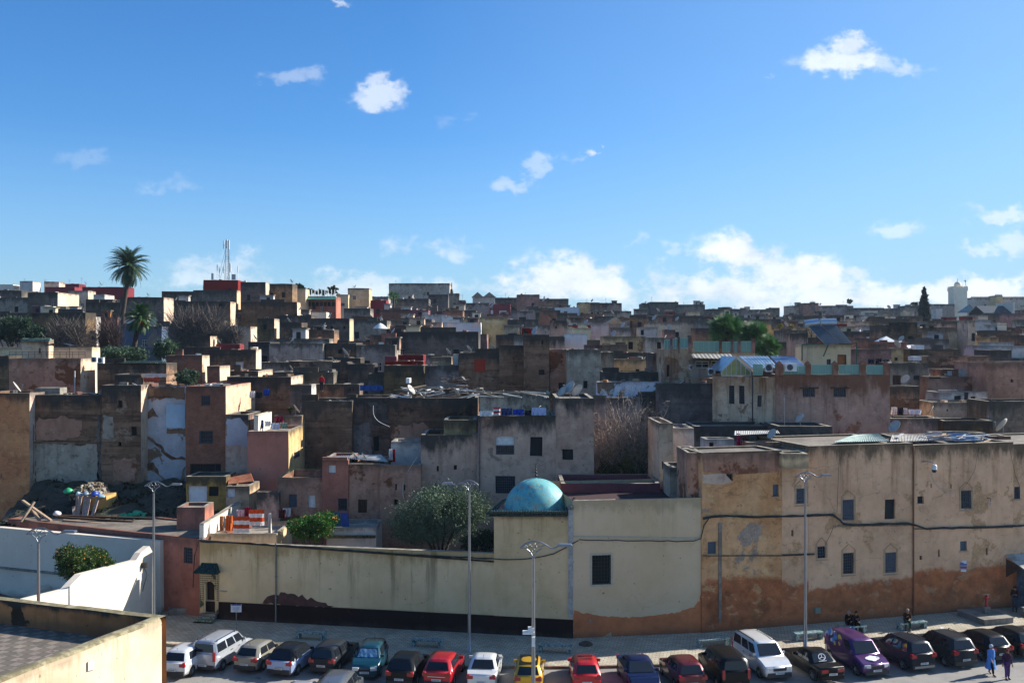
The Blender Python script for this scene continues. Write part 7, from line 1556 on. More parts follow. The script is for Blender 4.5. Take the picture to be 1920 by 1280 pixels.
bare('bare_tree', 'second leafless tree mass right beside the big leafless one', 432, 628, 131, 30, 26, 600, 5, greyt, fan=1.2, th=.022)
# weeds on the rubble slope
t = thing('weeds', (-30, 79, 5), 'low dark weeds over the rubble slope', 'weeds'); t['kind'] = 'stuff'
r = np.random.default_rng(5); lb = []
for i in range(120):
    x, y = r.uniform(-39, -22), r.uniform(76, 84); lb.append(((x, y, rub(x, y)+.02), (r.uniform(.3, .9), r.uniform(.3, .9), r.uniform(.08, .25))))
o = leafcloud('foliage', lb, 26000, .07, leafmat('weed_leaf', '1e2c12', '2c3818'), t, 33, shell=.1); o['kind'] = 'stuff'
# ---------------------------------------------------------------- roof furniture
def roof_at(px, py):
    best = None
    for h in HOUSES:
        t, x0, x1, top, d, z1, zr, dep = h
        if x0-1 <= px <= x1+1 and top >= py-2:
            if best is None or abs(top-py) < abs(best[3]-py): best = h
    return best
_dish = {}
def dish_proto(kind):
    root = bpy.data.objects.new('satellite_dish', None); COL.objects.link(root); root['_org'] = (0., 0., 0.)
    # unit dish: radius .5, normal along local +Y up-tilted; foot at origin, centre at z=.75
    c = Vector((0, 0, .75)); nrm = Vector((0, .82, .57)).normalized(); a = Vector((1, 0, 0)); b = nrm.cross(a)
    mb = MB(); vs, fs = [], []; n = 20
    for k, (r_, dpt) in enumerate(((.001, 0), (.18, .012), (.34, .045), (.5, .1), (.5, .085), (.34, .03), (.18, -.004), (.001, -.015))):
        for i in range(n): t_ = 2*math.pi*i/n; vs.append(c+a*r_*math.cos(t_)+b*r_*1.08*math.sin(t_)+nrm*dpt)
    for k in range(7):
        for i in range(n): fs.append((k*n+i, k*n+(i+1) % n, (k+1)*n+(i+1) % n, (k+1)*n+i))
    mb.add(vs, fs, 0, True); mb.build('reflector', M['dish'], root)
    mb = MB(); tip = c+nrm*.55-b*.12*(1 if b.z > 0 else -1); low = c-b*.5*(1 if b.z > 0 else -1)+nrm*.09; mb.tube([low, tip], .014, 5); mb.box(tip, (.07, .12, .07)); mb.build('feed_arm', M['galv'], root)
    mb = MB(); mb.tube([(0, -.05, 0), (0, -.05, .6), c-nrm*.02], .025, 6); mb.bar((0, -.05, .05), (.3, -.35, 0), .02); mb.bar((0, -.05, .05), (-.3, -.35, 0), .02); mb.build('mount', M['galv'], root)
    return root
DP = dish_proto(0); DPused = False
def dish(px, py, r_px, yaw, label, group=None, d=None, z=None):
    """dish centre at photo (px,py); radius in photo pixels; yaw = compass of its face, 0 = away from the camera, -90 = to the right"""
    global DPused
    h = roof_at(px, py)
    if d is None:
        if h is None: return
        d = h[4]+min(1.2, h[7]*.4)
    R0 = max(.3, min(1.0, r_px*d/F)); c = P(px, py, d); s = R0/.5; zz = c.z-.75*s
    if h is not None and zz < h[6]: zz = h[6]
    if h is not None and zz > h[6]+.02 and z is None: zz = min(zz, h[5]-.05)
    if not DPused: root = DP; DPused = True; ch = []
    else:
        root = DP.copy(); COL.objects.link(root)
        for q in list(DP.children): k = q.copy(); COL.objects.link(k); k.parent = root
    root.location = (c.x, c.y, zz); root.scale = (s, s, s); root.rotation_euler = (0, 0, R(yaw)); root['label'] = label; root['category'] = 'satellite dish'; root['group'] = group or 'satellite dishes on the roofs'
NEAR = [(1055, 734, 10, 125, 'leftmost and lowest of the three dishes on the grey-pink house'), (1068, 727, 13, 125, 'tallest and middle of the three dishes on the grey-pink house'), (1083, 733, 12, 125, 'right one of the three dishes on the grey-pink house'),
 (1011, 718, 7, 60, 'small reddish dish above the laundry terrace of the grey-pink house'), (1130, 735, 6, 120, 'small dish above the bare shrub, left of two'), (1147, 735, 6, 120, 'small dish above the bare shrub, right of two'),
 (1880, 811, 14, 40, 'big pinkish dish on the roof at the right border'), (1678, 808, 12, 120, 'big grey dish at the right foot of the big pink house'), (1500, 780, 9, 110, 'white dish on the rough stone roof hut'), (1448, 802, 10, 120, 'dish beside the dark sheet-clad roof wall'),
 (1698, 711, 9, 120, 'white dish on the grey house with the blue door'), (1746, 740, 9, 60, 'pale round dish left of the tiny white and blue rooms'), (665, 848, 8, -65, 'thin dish on the pink-brown house, left of two'), (682, 853, 7, -65, 'thin dish on the pink-brown house, right of two'),
 (555, 771, 9, -65, 'thin dish above the laundry terrace of the pink house'), (30, 726, 11, -70, 'tall thin dish on the orange brick house at the left border'), (770, 706, 10, -110, 'tan thin dish on the rubbish-strewn roof'), (855, 743, 9, -65, 'thin dish at the edge of the rubbish-strewn roof'),
 (274, 698, 8, -65, 'thin dish on the collapsed house wall'), (977, 612, 8, 115, 'bright cream dish on the brown windowed house, left of two'), (1003, 619, 8, 115, 'cream dish on the brown windowed house, right of two'), (80, 628, 4, -65, 'tiny thin dish on the green-fringed stair room'),
 (1355, 643, 8, 100, 'big dish on the green-panelled terrace by the fan palms'), (1334, 643, 8, -100, 'second big dish on the green-panelled terrace, seen from behind'), (1616, 660, 6, 120, 'white dish on the brick house beside the stair house, left of three'), (1627, 665, 6, 120, 'white dish on the brick house beside the stair house, middle of three'), (1645, 658, 5, 120, 'white dish on the brick house beside the stair house, right of three'),
 (647, 671, 9, -65, 'thin dish in the dark court of the left middle, larger of two'), (625, 676, 6, -65, 'thin dish in the dark court of the left middle, smaller of two'), (546, 690, 6, -65, 'thin dish on the low black roof wall'), (840, 656, 7, -65, 'thin dish left of the white terrace frames'), (879, 654, 7, -65, 'thin dish above the broad brown house'),
 (924, 640, 7, -65, 'thin dish right of the huge dark wall'), (1071, 638, 6, 70, 'pale dish on the blue-washed room'), (1247, 633, 5, 70, 'pale dish beside the green glass panels'), (277, 551, 4, -65, 'tiny dish on the dark wall behind the palms'), (188, 527, 5, -70, 'white dish stroke above the long deep red wall'), (478, 620, 6, -65, 'thin dish below the white-ended dark house')]
for q in NEAR: dish(q[0], q[1], q[2], q[3], q[4])
rg = random.Random(7); _seen = set()
def short(l): return ' '.join(l.split()[:11])
for i in range(230):
    h = rg.choice([q for q in HOUSES if q[4] > 112]); lb_ = h[0].get('label', '')
    if lb_ in _seen or len(_seen) > 70: continue
    _seen.add(lb_); px = rg.uniform(h[1]+1, h[2]-1); cy = h[3]-rg.uniform(.25, .6)*F/h[4]
    dish(px, cy, (.37+.1*rg.random())*F/h[4], rg.choice((-65, -70, -60, 115, 120)), 'small dish on the '+short(lb_), 'small satellite dishes on the far roofs', d=h[4]+.6, z=1)
def aerial(px, py, label='thin television aerial on a far roof', group='thin aerials on the far roofs', hgt=None, d=None):
    h = roof_at(px, py)
    if not h: return
    if label.startswith('thin television'): label = 'thin aerial on the '+short(h[0].get('label', ''))
    if label in _seen: return
    _seen.add(label); d = d or h[4]+1; b = Vector((X(px, d), d, h[6])); tp = Z(py, d); t = thing('roof_aerial', b, label, 'aerial', group)
    mb = MB(); mb.tube([b, (b.x, b.y, tp)], max(.02, .00011*d), 4)
    for k in range(3): zz = tp-.1-k*.22; mb.bar((b.x-.35+.06*k, b.y, zz), (b.x+.35-.06*k, b.y, zz), max(.015, .00008*d))
    for v in [0]: mb.bar((b.x, b.y-.3, tp-.15), (b.x, b.y+.3, tp-.15), .02)
    o = mb.build('mast', M['galv'], t)
for px, py in ((867, 552), (948, 549), (1136, 558), (1158, 562), (1222, 556), (1244, 562), (1271, 561), (1282, 566), (1378, 573), (1472, 573), (1483, 567), (1524, 563), (1581, 564), (1645, 572), (1830, 560), (1898, 556), (130, 524), (153, 520), (46, 522), (662, 536), (1100, 561), (1014, 554), (985, 548), (1313, 570), (1412, 574), (1560, 568), (742, 525), (771, 524)): aerial(px, py)
aerial(1471, 740, 'tall thin aerial mast standing before the big pink house', None, d=76); aerial(1583, 770, 'second thin aerial mast before the big pink house, with small lamp arm', None, d=76)
aerial(1853, 778, 'thin aerial mast before the dark wall on the right', None); aerial(1741, 690, 'thin aerial over the low brown wall with the black slot', None)
# stair rooms and chimneys on the crowded houses: parts of their house
rg = random.Random(19)
for (t, x0, x1, top, d, z1, zr, dep) in list(HOUSES):
    W_ = (x1-x0)*d/F
    if d < 118 or W_ < 4 or top < 560: continue
    for kk in range(rg.choice((0, 1, 1, 2, 2) if W_ > 6 else (0, 1, 1))):
        cx_ = X((x0+x1)/2, d)+rg.uniform(-.4, .4)*W_; w = rg.uniform(1.1, 2.6); hh = rg.uniform(.3, 1.3); y = d+dep*rg.uniform(.2, .8)
        mb = MB(); mb.box((cx_, y, zr+(hh+.6)/2), (w, min(2.2, dep*.35), hh+.6)); mb.box((cx_, y, zr+hh+.66), (w+.3, min(2.4, dep*.38), .1), mi=1)
        if rg.random() < .6: mb.box((cx_+rg.uniform(-.3, .3), y-min(2.2, dep*.35)/2, zr+(hh+.6)*.45), (.6, .08, (hh+.6)*.7), mi=2)
        mb.build('stair_room', [M[rg.choice(('palegrey', 'beige', 'cream_sunlit', 'brick_far', 'whitepink', 'white', 'white', 'yellowish', 'red' if rg.random() < .4 else 'white_clean'))], M['coping'], M['dark']], t, uv=(zr+hh+.6, zr), wob=.04)
for (t, x0, x1, top, d, z1, zr, dep) in list(HOUSES):
    if d < 84 or (x1-x0)*d/F < 3: continue
    wm = [m for c in t.children if c.name.startswith('wall') for m in c.data.materials][:1]; L_ = (x1-x0)*d/F; xa, xb = X(x0, d), X(x1, d)
    if rg.random() < .5 and top > 560 and wm:
        f0 = rg.choice((0, rg.uniform(.2, .6))); f1 = min(1, f0+rg.uniform(.2, .45)); hh = rg.uniform(.15, .6); mb = MB(); a_, b_ = xa+L_*f0+.004, xa+L_*f1-.004; mb.box(((a_+b_)/2, d+.14, z1+hh/2+.01), (b_-a_, .26, hh)); mb.build('raised_parapet', [wm[0]], t, uv=(z1+hh, z1-5), wob=.05)
    mb = MB(); k = rg.randint(3, 9)
    for i in range(k):
        c = Vector((rg.uniform(xa+.4, xb-.4), d+rg.uniform(.5, min(dep-.3, 3)), z1-rg.uniform(-.15, .3))); s_ = rg.uniform(.15, .5)
        if rg.random() < .5: mb.box(c, (s_*1.6, s_, s_*rg.uniform(.5, 1.2)), rg.uniform(0, 3), mi=rg.randrange(4))
        else: v = Vector((rg.uniform(-1, 1), rg.uniform(-.5, .5), rg.uniform(-.1, .5)))*rg.uniform(.5, 1.3); mb.bar(c-v/2, c+v/2, rg.uniform(.05, .14), .05, rg.randrange(4))
    o = mb.build('rooftop_junk', [M['wood_pale'], M['frame_white'], M['brick_far'], M['concrete']], t, uv=(z1+5, z1-5)); o['kind'] = 'stuff'
# laundry and carpets
def cloths(items, label_tail, line=None):
    """items = (px0,px1,py0,py1,colour,desc,d)"""
    for (x0, x1, y0, y1, col, desc, d) in items:
        rr = random.Random(desc); n = 9; mb = MB(); top = [P(x0+(x1-x0)*i/n, y0+rr.uniform(-.3, .3), d) for i in range(n+1)]; z1 = Z(y1, d)
        rows_ = []
        for j in range(5): rows_.append([Vector((p.x, p.y+.1*math.sin(i*1.9+j*.7+x0)*(.4+j*.2), p.z+(z1-p.z)*j/4)) for i, p in enumerate(top)])
        for j in range(4):
            for i in range(n): mb.face([rows_[j][i], rows_[j][i+1], rows_[j+1][i+1], rows_[j+1][i]], (j % 2 if desc.startswith('striped') else 0), True)
        single(mb, 'hanging_cloth', [plain('cloth_'+col, col, .9, spec=.1), plain('cloth_d6d2cc', 'd6d2cc', .9, spec=.1)], top[0], desc+' '+label_tail, 'cloth', 'washing hung out on roofs and terraces')
cloths([(412, 420, 967, 995, 'c98a5c', 'narrow peach towel', 70.2), (423, 436, 966, 995, 'c8642e', 'orange patterned towel', 70.2), (438, 468, 968, 998, 'b5441c', 'striped orange and white carpet', 69.6), (466, 495, 955, 985, 'c04a20', 'striped bright orange blanket', 71.5), (444, 458, 955, 970, 'c9a9ae', 'pale pink sheet', 72.5), (458, 470, 950, 968, '8c2138', 'crimson cloth', 72.6),
        (503, 509, 962, 1000, 'd5cfc8', 'white rolled sheet', 71.5), (522, 536, 955, 970, '4a2226', 'dark red cloth', 74), (530, 545, 952, 968, 'c9c2bd', 'off-white cloth', 74.5)], 'on the sunny white terrace behind the cream wall')
cloths([(486, 494, 787, 803, '2c3c66', 'navy cloth', 84), (496, 508, 789, 799, 'd6d6d4', 'white shirt', 84), (515, 532, 780, 792, '7a2438', 'wine-coloured blanket', 85), (508, 524, 793, 805, 'd0d4d8', 'white sheet', 83.5), (526, 539, 792, 803, '9aa890', 'pale green towel', 83.5)], 'on the laundry terrace of the pink house')
cloths([(468, 478, 733, 746, 'd0d0d0', 'white vest', 90), (478, 492, 735, 746, '20242e', 'black trousers', 90), (494, 506, 729, 742, '27479c', 'bright blue cloth', 90)], 'above the sunny rooftop room')
cloths([(900, 925, 770, 780, 'c8cad2', 'striped pale blanket', 76.6), (925, 938, 763, 778, 'a02a3c', 'striped red blanket', 76.6), (940, 960, 765, 778, '34406c', 'navy blanket', 76.6), (962, 982, 767, 778, '28409c', 'deep blue sheet', 76.6), (984, 996, 769, 779, '262a36', 'black cloth', 76.6), (997, 1024, 764, 778, 'a8b4d4', 'pale blue sheet', 76.6)], 'over the railing of the grey-pink house')
cloths([(1671, 1682, 763, 777, 'd0d2d4', 'white towel', 83.5), (1684, 1693, 764, 778, '1c1e2c', 'black shirt', 83.5), (1694, 1702, 765, 777, 'd0d2d4', 'white shirt', 83.5), (1704, 1728, 767, 777, 'cdcfd6', 'white bedsheet', 83.5)], 'drying right of the big pink house')
cloths([(729, 736, 842, 862, 'd8d4d0', 'white cloth', 78.5), (729.5, 741, 842, 866, 'a8141c', 'bright red cloth', 78.9)], 'hanging by the small blue-white wall')
cloths([(1381, 1388, 812, 846, 'b82a6c', 'long magenta cloth', 71), (1392, 1403, 818, 842, '8c3a30', 'brick red cloth', 73), (1404, 1417, 817, 842, '7a7e80', 'grey cloth', 73), (1418, 1430, 818, 840, '1e2226', 'black cloth', 73)], 'in the open shed above the brown parapet')
cloths([(1628, 1640, 673, 682, '1c2434', 'navy cloth', 104), (1642, 1655, 672, 681, '14161c', 'black blanket', 104), (1655, 1668, 674, 682, '242c44', 'dark blue cloth', 104)], 'hung beyond the green railing')
cloths([(675, 717, 722, 732, '2a4f8c', 'blue awning cloth', 97)], 'over the mouldy terrace')
cloths([(269, 300, 708, 716, 'a8483a', 'red and white rumpled cloth', 86), (272, 312, 700, 707, 'c9bdb2', 'pale rumpled sheet', 86.5)], 'heaped on the collapsed house wall')
# white sunny terrace behind the cream wall
t = thing('terrace_side_wall', (-21.3, 74, 3), 'tall white side wall catching the sun behind the arched doorway', 'wall'); t['kind'] = 'thing'
mb = MB(); a = Vector((-21.25, 68.6, 0)); wall_face(mb, a, Vector((0, 1, 0)), 12.5, 3, 6.45, Vector((1, 0, 0))); wall_face(mb, a-Vector((.3, 0, 0)), Vector((0, 1, 0)), 12.5, 3, 6.45, Vector((-1, 0, 0))); wall_face(mb, a-Vector((.3, 0, 0)), Vector((1, 0, 0)), .3, 3, 6.45, Vector((0, -1, 0)))
mb.face([a+Vector((0, 0, 6.45)), a+Vector((-.3, 0, 6.45)), a+Vector((-.3, 12.5, 6.45)), a+Vector((0, 12.5, 6.45))], 1); mb.build('wall', [M['white_clean'], M['coping']], t, uv=(6.45, 3), wob=.05, merge=True)
house('cream terrace rim with washing behind the left end of the long cream wall', 381, 518, 1000, 69.4, 'yellowish', 'roof_pale', depth=5, base=0, par=.35, wob=.02, thick=.2)
house('low white terrace house with green tile band behind the citrus tree', 612, 705, 988, 71.5, 'white', 'roof_pale', depth=3.4, base=0, par=.3)
house('terracotta stub wall left of the white side wall', 331, 384, 950, 72.5, 'terracotta', 'roof', depth=2.2, base=0, par=.2)
house('pinkish broken wall with curved end behind the striped carpets', 481, 522, 922, 75.5, 'whitepink', 'roof', depth=.6, base=2, par=.1)
house('broken white and ochre room below the brick tower', 349, 424, 893, 79, 'ochre', 'roof', depth=3, par=.2, win=[(352, 388, 911, 944, 'white'), (391, 410, 912, 930, 'dark')])
house('sunlit ochre lean-to right of the broken white room', 424, 468, 911, 78, 'beige', 'roof', depth=3, par=.2, win=[(413+12, 440, 916, 932, 'white')])
mb = MB(); z0 = Z(1006, 71.2); mb.bar((X(614, 71.2), 71.25, z0), (X(704, 71.2), 71.25, z0), .14, .2); single(mb, 'tile_ledge', M['greentile'], (X(660, 71.2), 71.2, z0), 'dark green tiled ledge along the low white terrace house', 'ledge')
def box_thing(name, px0, px1, py0, py1, d, dep, mat, label, cat, rz=0, tilt=None, group=None, bev=True):
    a = P(px0, py1, d); b = P(px1, py0, d); w, h = abs(b.x-a.x), b.z-a.z; c = Vector(((a.x+b.x)/2, d+dep/2, (a.z+b.z)/2)); mb = MB(); mb.box(c, (w, dep, h), rz, tilt=tilt); return single(mb, name, mat, (c.x, c.y, a.z), label, cat, group, wob=0)
for (x0, x1, y0, y1, d, c, lab) in ((622, 640, 962, 985, 72.4, '1f5a58', 'green leaning sheet panel on the low white terrace house'), (641, 655, 963, 987, 72.2, '243a78', 'dark blue leaning sheet panel on the low white terrace house')):
    mb = MB(); a, b = P(x0, y1, d), P(x1, y1, d); mb.prism([a, b, b+Vector((-.2, .5, (y1-y0)*d/F)), a+Vector((-.2, .5, (y1-y0)*d/F))], (0, .05, 0)); single(mb, 'sheet_panel', plain('panel_'+c, c, .5), a, lab, 'panel')
# corrugated sheets over roofs
def corrug(quad, mat, label, name='corrugated_sheet', amp=.04, n=24):
    a, b, c, d = [P(*q) for q in quad]; mb = MB(); up = (b-a).cross(d-a).normalized(); up = up if up.z > 0 else -up; ups = []
    for i in range(n*2+1):
        f = i/(n*2); o_ = up*(amp if i % 2 else 0); ups.append((a.lerp(b, f)+o_, d.lerp(c, f)+o_))
    for i in range(n*2): mb.face([ups[i][0], ups[i+1][0], ups[i+1][1], ups[i][1]])
    for i in range(n*2): mb.face([ups[i][0]-up*.03, ups[i+1][0]-up*.03, ups[i+1][1]-up*.03, ups[i][1]-up*.03])
    return single(mb, name, mat, a, label, 'roof sheet')
corrug([(1562, 829, 68.6), (1668, 827, 69.3), (1645, 812, 72.5), (1600, 816, 72.5)], two('pale_green_sheet', '9aaea6', '7c8f88', 2), 'pale green corrugated sheet on the roof below the big pink house')
corrug([(1668, 828, 69.4), (1740, 826, 70), (1735, 815, 72.5), (1672, 816, 72.5)], two('whitish_sheet', 'b8b4ac', '9c968c', 2), 'whitish corrugated sheets right of the pale green one')
corrug([(1742, 826, 70), (1790, 826, 70.4), (1765, 810, 73.5), (1735, 811, 73.5)], two('grey_purple_sheet', '8f8a90', 'b4b0ac', 2), 'grey and white rumpled sheets in the middle of the tan roofs')
corrug([(1790, 827, 70.6), (1846, 827, 71), (1815, 812, 74.5), (1775, 811, 74.5)], two('blue_sheet_weathered', '5c7ca4', '9aa4ac', 2), 'faded blue corrugated sheet at the right end of the tan roofs')
corrug([(1376, 816, 70.5), (1462, 812, 71), (1458, 807, 74), (1377, 808, 74)], two('white_shed_sheet', 'c2c0ba', 'a4a098', 2), 'thin white sheet roof over the open clothes shed')
corrug([(427, 908, 78.6), (476, 902, 79), (470, 886, 81), (430, 889, 81)], two('orange_sheet', 'a85c3c', 'b07858', 2), 'orange corrugated sheet on the sunlit ochre lean-to')
corrug([(636, 846+12, 77), (728, 866, 77), (715, 852, 80), (612, 855, 80)][:4], two('white_shed_sheet', 'c2c0ba', 'a4a098', 2), 'pale sheet roof of the pink-brown house')
# rubbish-strewn roof: planks and poles
rg = random.Random(3)
def strew(n, x0, x1, y0, y1, d, cols, label, name, group, L=(1, 2.6), cat='plank'):
    for i in range(n):
        px, py = rg.uniform(x0, x1), rg.uniform(y0, y1); c = P(px, py, d+rg.uniform(0, 2.5)); a = rg.uniform(0, 3.1); l = rg.uniform(*L); v = Vector((math.cos(a), math.sin(a)*.5, rg.uniform(-.1, .22))); mb = MB(); mb.bar(c-v*l/2, c+v*l/2, rg.uniform(.06, .22), rg.uniform(.04, .08)); single(mb, name, M[rg.choice(cols)] if isinstance(cols[0], str) else rg.choice(cols), c, label, cat, group)
strew(46, 752, 890, 722, 744, 87, ('wood_pale', 'white_metal', 'wood', 'frame_white', 'galv'), 'loose pale plank or pole on the rubbish-strewn roof', 'plank', 'loose planks on the rubbish-strewn roof')
strew(30, 832, 872, 704, 719, 91, ('wood', 'iron', 'twig'), 'dark stick of the firewood heap above the rubbish-strewn roof', 'firewood_stick', 'sticks of the firewood heap', (.8, 1.8), 'firewood')
strew(14, 905, 1030, 733, 745, 79, ('wood_pale', 'frame_white', 'concrete'), 'loose pale batten above the laundry terrace', 'batten', 'loose battens above the laundry terrace')
strew(30, 1668, 1850, 815, 827, 70.3, ('wood_pale', 'white_metal', 'frame_white', 'roof_red'), 'loose batten or rag strip on the tan house roofs', 'roof_batten', 'loose battens on the tan house roofs', (.6, 2.2))
house('low cluttered roof edge above the rubbish-strewn roof', 752, 905, 729, 90, 'stone', 'roof_pale', depth=3, par=.2)
house('low roof edge with dark tile fringe above the laundry terrace', 900, 1032, 737, 82, 'palegrey', 'roof_pale', depth=5, par=.2, coping='greentile')
# ruin plot: timbers, posts, bags
zr5 = 5.35
for i, (a, b, lab) in enumerate((((42, 938, 76.5), (96, 976, 75.5), 'long pale beam leaning across the roof edge of the ruin plot'), ((64, 940, 76.2), (40, 978, 75.4), 'short crossed beam below the long pale beam'), ((58, 950, 76.6), (74, 976, 75.6), 'short prop beam beside the crossed pale beams'),
        ((110, 969, 76.5), (250, 978, 75.5), 'long dark-edged beam lying on the terracotta house roof'), ((118, 975, 75.8), (210, 983, 75), 'pale lying beam nearest the roof edge'), ((180, 978, 76.8), (262, 985, 75.6), 'second pale lying beam on the terracotta house roof'), ((100, 966, 77), (290, 972, 76.6), 'long brown beam at the back of the ruin plot roof'))):
    p, q = P(*a), P(*b); mb = MB(); mb.bar(p, q, .2, .14); single(mb, 'timber_beam', M['wood_pale'] if i not in (3, 6) else M['wood'], p, lab, 'beam')
for i, (a, b, lab) in enumerate((((145, 928, 78.5), (148, 966, 78), 'leftmost short grey prop under the rubble heap'), ((152, 924, 78.5), (146, 965, 77.9), 'second thin prop under the rubble heap'), ((161, 925, 78.4), (156, 968, 77.7), 'third leaning prop under the rubble heap'), ((168, 930, 78.4), (161, 968, 77.6), 'widest pinkish prop under the rubble heap'), ((183, 934, 78.3), (173, 968, 77.5), 'rightmost slanting prop under the rubble heap'), ((138, 949, 78), (139, 966, 77.8), 'stubby plank left of the props'))):
    p, q = P(*a), P(*b); mb = MB(); mb.bar(p, q, .24, .1); single(mb, 'wooden_prop', two('pinkish_timber', 'b59c92', '8c756c', 3, scale=(6, 6, .6)), q, lab, 'prop')
rg = random.Random(6); t = thing('rubble_heap', P(165, 922, 79.5), 'sunlit heap of stones and broken plaster on the ruin plot', 'rubble heap'); t['kind'] = 'stuff'
mb = MB()
for i in range(420):
    u = rg.gauss(0, 1); c = P(167+rg.uniform(-38, 38)*.9, 925, 79.8+rg.uniform(-.8, 1.4)); hgt = max(0, 1.15*(1-((c.x-P(167, 925, 79.8).x)/1.75)**2)); c.z = Z(934, 79.8)+rg.uniform(0, hgt); s_ = rg.uniform(.08, .24); mb.box(c, (s_*1.4, s_, s_*.8), rg.uniform(0, 3), tilt=(rg.uniform(-.6, .6), 'X'), mi=rg.randrange(3))
mb.build('stones', [two('pale_stone', 'a3937a', '857660', 3), two('brown_stone', '7c6a52', '5f513f', 3), two('white_stone', 'b5b0a6', '948e84', 3)], t)
mb = MB()
a = P(139, 966, 78.6); b = P(204, 966, 78.6); mb.prism([a-Vector((0, 0, 1)), b-Vector((0, 0, 1)), b+Vector((-.2, 0, 1.5)), a+Vector((.1, 0, 1.5))], (0, 2.2, 0)); mb.build('earth_bank', M['ochre'], t, uv=(9, -9), wob=.1)
def bag(px, py, d, r0, col, label): c = P(px, py, d); mb = MB(); mb.lathe(c, [(r0*.3, -r0*.6), (r0, -r0*.3), (r0*1.05, 0), (r0*.7, r0*.5), (r0*.2, r0*.65), (.01, r0*.6)], 9); mb.v = [tuple(Vector(p)+noise.noise_vector(Vector(p)*3)*.12) for p in mb.v]; single(mb, 'plastic_bag', plain('bag_'+col, col, .4, noisy=.2), c, label, 'bag')
for q in ((128, 920, 79, .34, '2a9a68', 'green plastic bag at the edge of the rubble heap'), (178, 926, 78.3, .3, '2648a0', 'blue plastic bag on top of the props'), (160, 925, 78.3, .3, '6c7a86', 'grey-blue plastic bag on top of the props'), (148, 926, 78.3, .26, 'a8b4ba', 'pale plastic bag above the left props'), (190, 930, 78.2, .28, '8aa6b4', 'light blue plastic bag right of the props'),
          (232, 968, 77.4, .34, '1f8a5c', 'green plastic sheet bundle, left of the row'), (245, 966, 77.6, .3, '2a9a68', 'green plastic sheet bundle beside the left one'), (257, 963, 77.8, .42, '2fa06e', 'largest green plastic bundle, middle of the row'), (268, 967, 77.6, .36, '249064', 'green plastic bundle right of the largest'), (279, 970, 77.5, .26, '1f8a5c', 'green plastic bundle at the right end of the row'), (107, 962, 76.2, .3, 'd0c8c4', 'white plastic bag beside the long pale beam')): bag(*q)
# torn plaster of the collapsed house
def hp(d0):
    def f(px, py, off=0.): p = P(px, py, d0-off); return p
    return f
cw = [o for o in bpy.data.objects if o.get('label', '').startswith('collapsed house wall')][0]
def find0(s): return [o for o in bpy.data.objects if o.get('label', '').startswith(s)][0]
def torn(poly, mat, d0, parent, jag=.09, seed=1, off=.05, name='torn_plaster'):
    r = random.Random(seed); pts = [P(px, py, d0-off) for px, py in poly]; q = []
    for a, b in zip(pts, pts[1:]+pts[:1]):
        k = max(1, int((b-a).length/.3))
        for i in range(k): q.append(a.lerp(b, i/k)+Vector((r.uniform(-jag, jag), 0, r.uniform(-jag, jag))))
    mb = MB(); mb.prism(q, (0, off*.8, 0)); o = mb.build(name, mat, parent, uv=(Z(min(p[1] for p in poly)-20, d0), -5)); bm = bmesh.new(); bm.from_mesh(o.data); bmesh.ops.triangulate(bm, faces=[f for f in bm.faces if len(f.verts) > 4]); bm.to_mesh(o.data); bm.free(); return o
def strip(pts, w, seed, jag=.12, mat='brown', d0=86, par_=None): torn([(x, y-w) for x, y in pts]+[(x, y+w) for x, y in pts[::-1]], M[mat], d0, par_ or cw, seed=seed, jag=jag, off=.06)
torn([(265, 725), (347, 725), (347, 748), (318, 745), (300, 749), (286, 744), (272, 752), (266, 770)], M['brown'], 86, cw, seed=1, jag=.1)
strip([(312, 808), (347, 808)], 4, 2, .05); strip([(266, 818), (282, 822), (294, 832), (304, 842), (312, 854), (322, 860), (347, 859)], 3.6, 3); strip([(262, 874), (284, 874), (296, 884), (304, 900), (314, 916), (326, 936)], 5.5, 4, .16); strip([(266, 788), (276, 780), (284, 772), (294, 778)], 5, 5, .15); strip([(330, 925), (340, 905), (346, 880)], 7, 6, .15)
bw = find0('brown ruined wall'); bk_ = find0('tall dark mould'); dk = find0('dark shaded house with'); ow = find0('long brown brick house')
for (poly, mt, dd_, ob_, sd) in (([(66, 832), (110, 830), (150, 834), (182, 830), (185, 903), (66, 906)], 'palegrey', 85, bw, 21), ([(68, 786), (120, 781), (152, 788), (150, 820), (100, 826), (67, 824)], 'pinkbrown', 85, bw, 22), ([(184-2, 780), (189, 780), (189, 900), (184, 900)], 'darkgrey', 85, bw, 23), ([(192, 780), (214, 783), (212, 822), (194, 824)], 'palegrey', 84.4, bk_, 24), ([(214, 862), (255, 858), (254, 900), (212, 902)], 'pinkbrown', 84.4, bk_, 25),
        ([(652, 800), (690, 792), (700, 850), (664, 900), (652, 890)], 'grey', 91, dk, 26), ([(735, 800), (790, 792), (820, 812), (795, 826), (735, 824)], 'pinkbrown', 86, ow, 27), ([(690, 752), (728, 755), (728, 800), (700, 796)], 'darkgrey', 91, dk, 28)): torn(poly, M[mt], dd_, ob_, seed=sd, jag=.13, off=.045)
mb = MB(); mb.bar(P(64, 829, 84.9), P(190, 831, 84.9), .16, .12); mb.build('ledge', M['brown'], bw, uv=(20, -5), wob=.05)
torn([(311, 757), (347, 758), (347, 802), (311, 802)], plaster('torn_blue_lime', '7a9ab0', '8aa6b8', 'a8a8a4', .3, .2, .2, .3, grime=.3, seed=62), 85.93, cw, jag=.03, seed=5)
sw_ = [o for o in bpy.data.objects if o.get('label', '').startswith('shaded wall with grey torn')][0]
torn([(425, 786), (450, 784), (468-4, 800), (464, 838), (445, 834), (424, 836)], plaster('torn_grey_lime', 'a09aa0', '8c868a', '7a6a5c', .3, .2, .2, .3, grime=.3, seed=63), 84.6, sw_, seed=6)
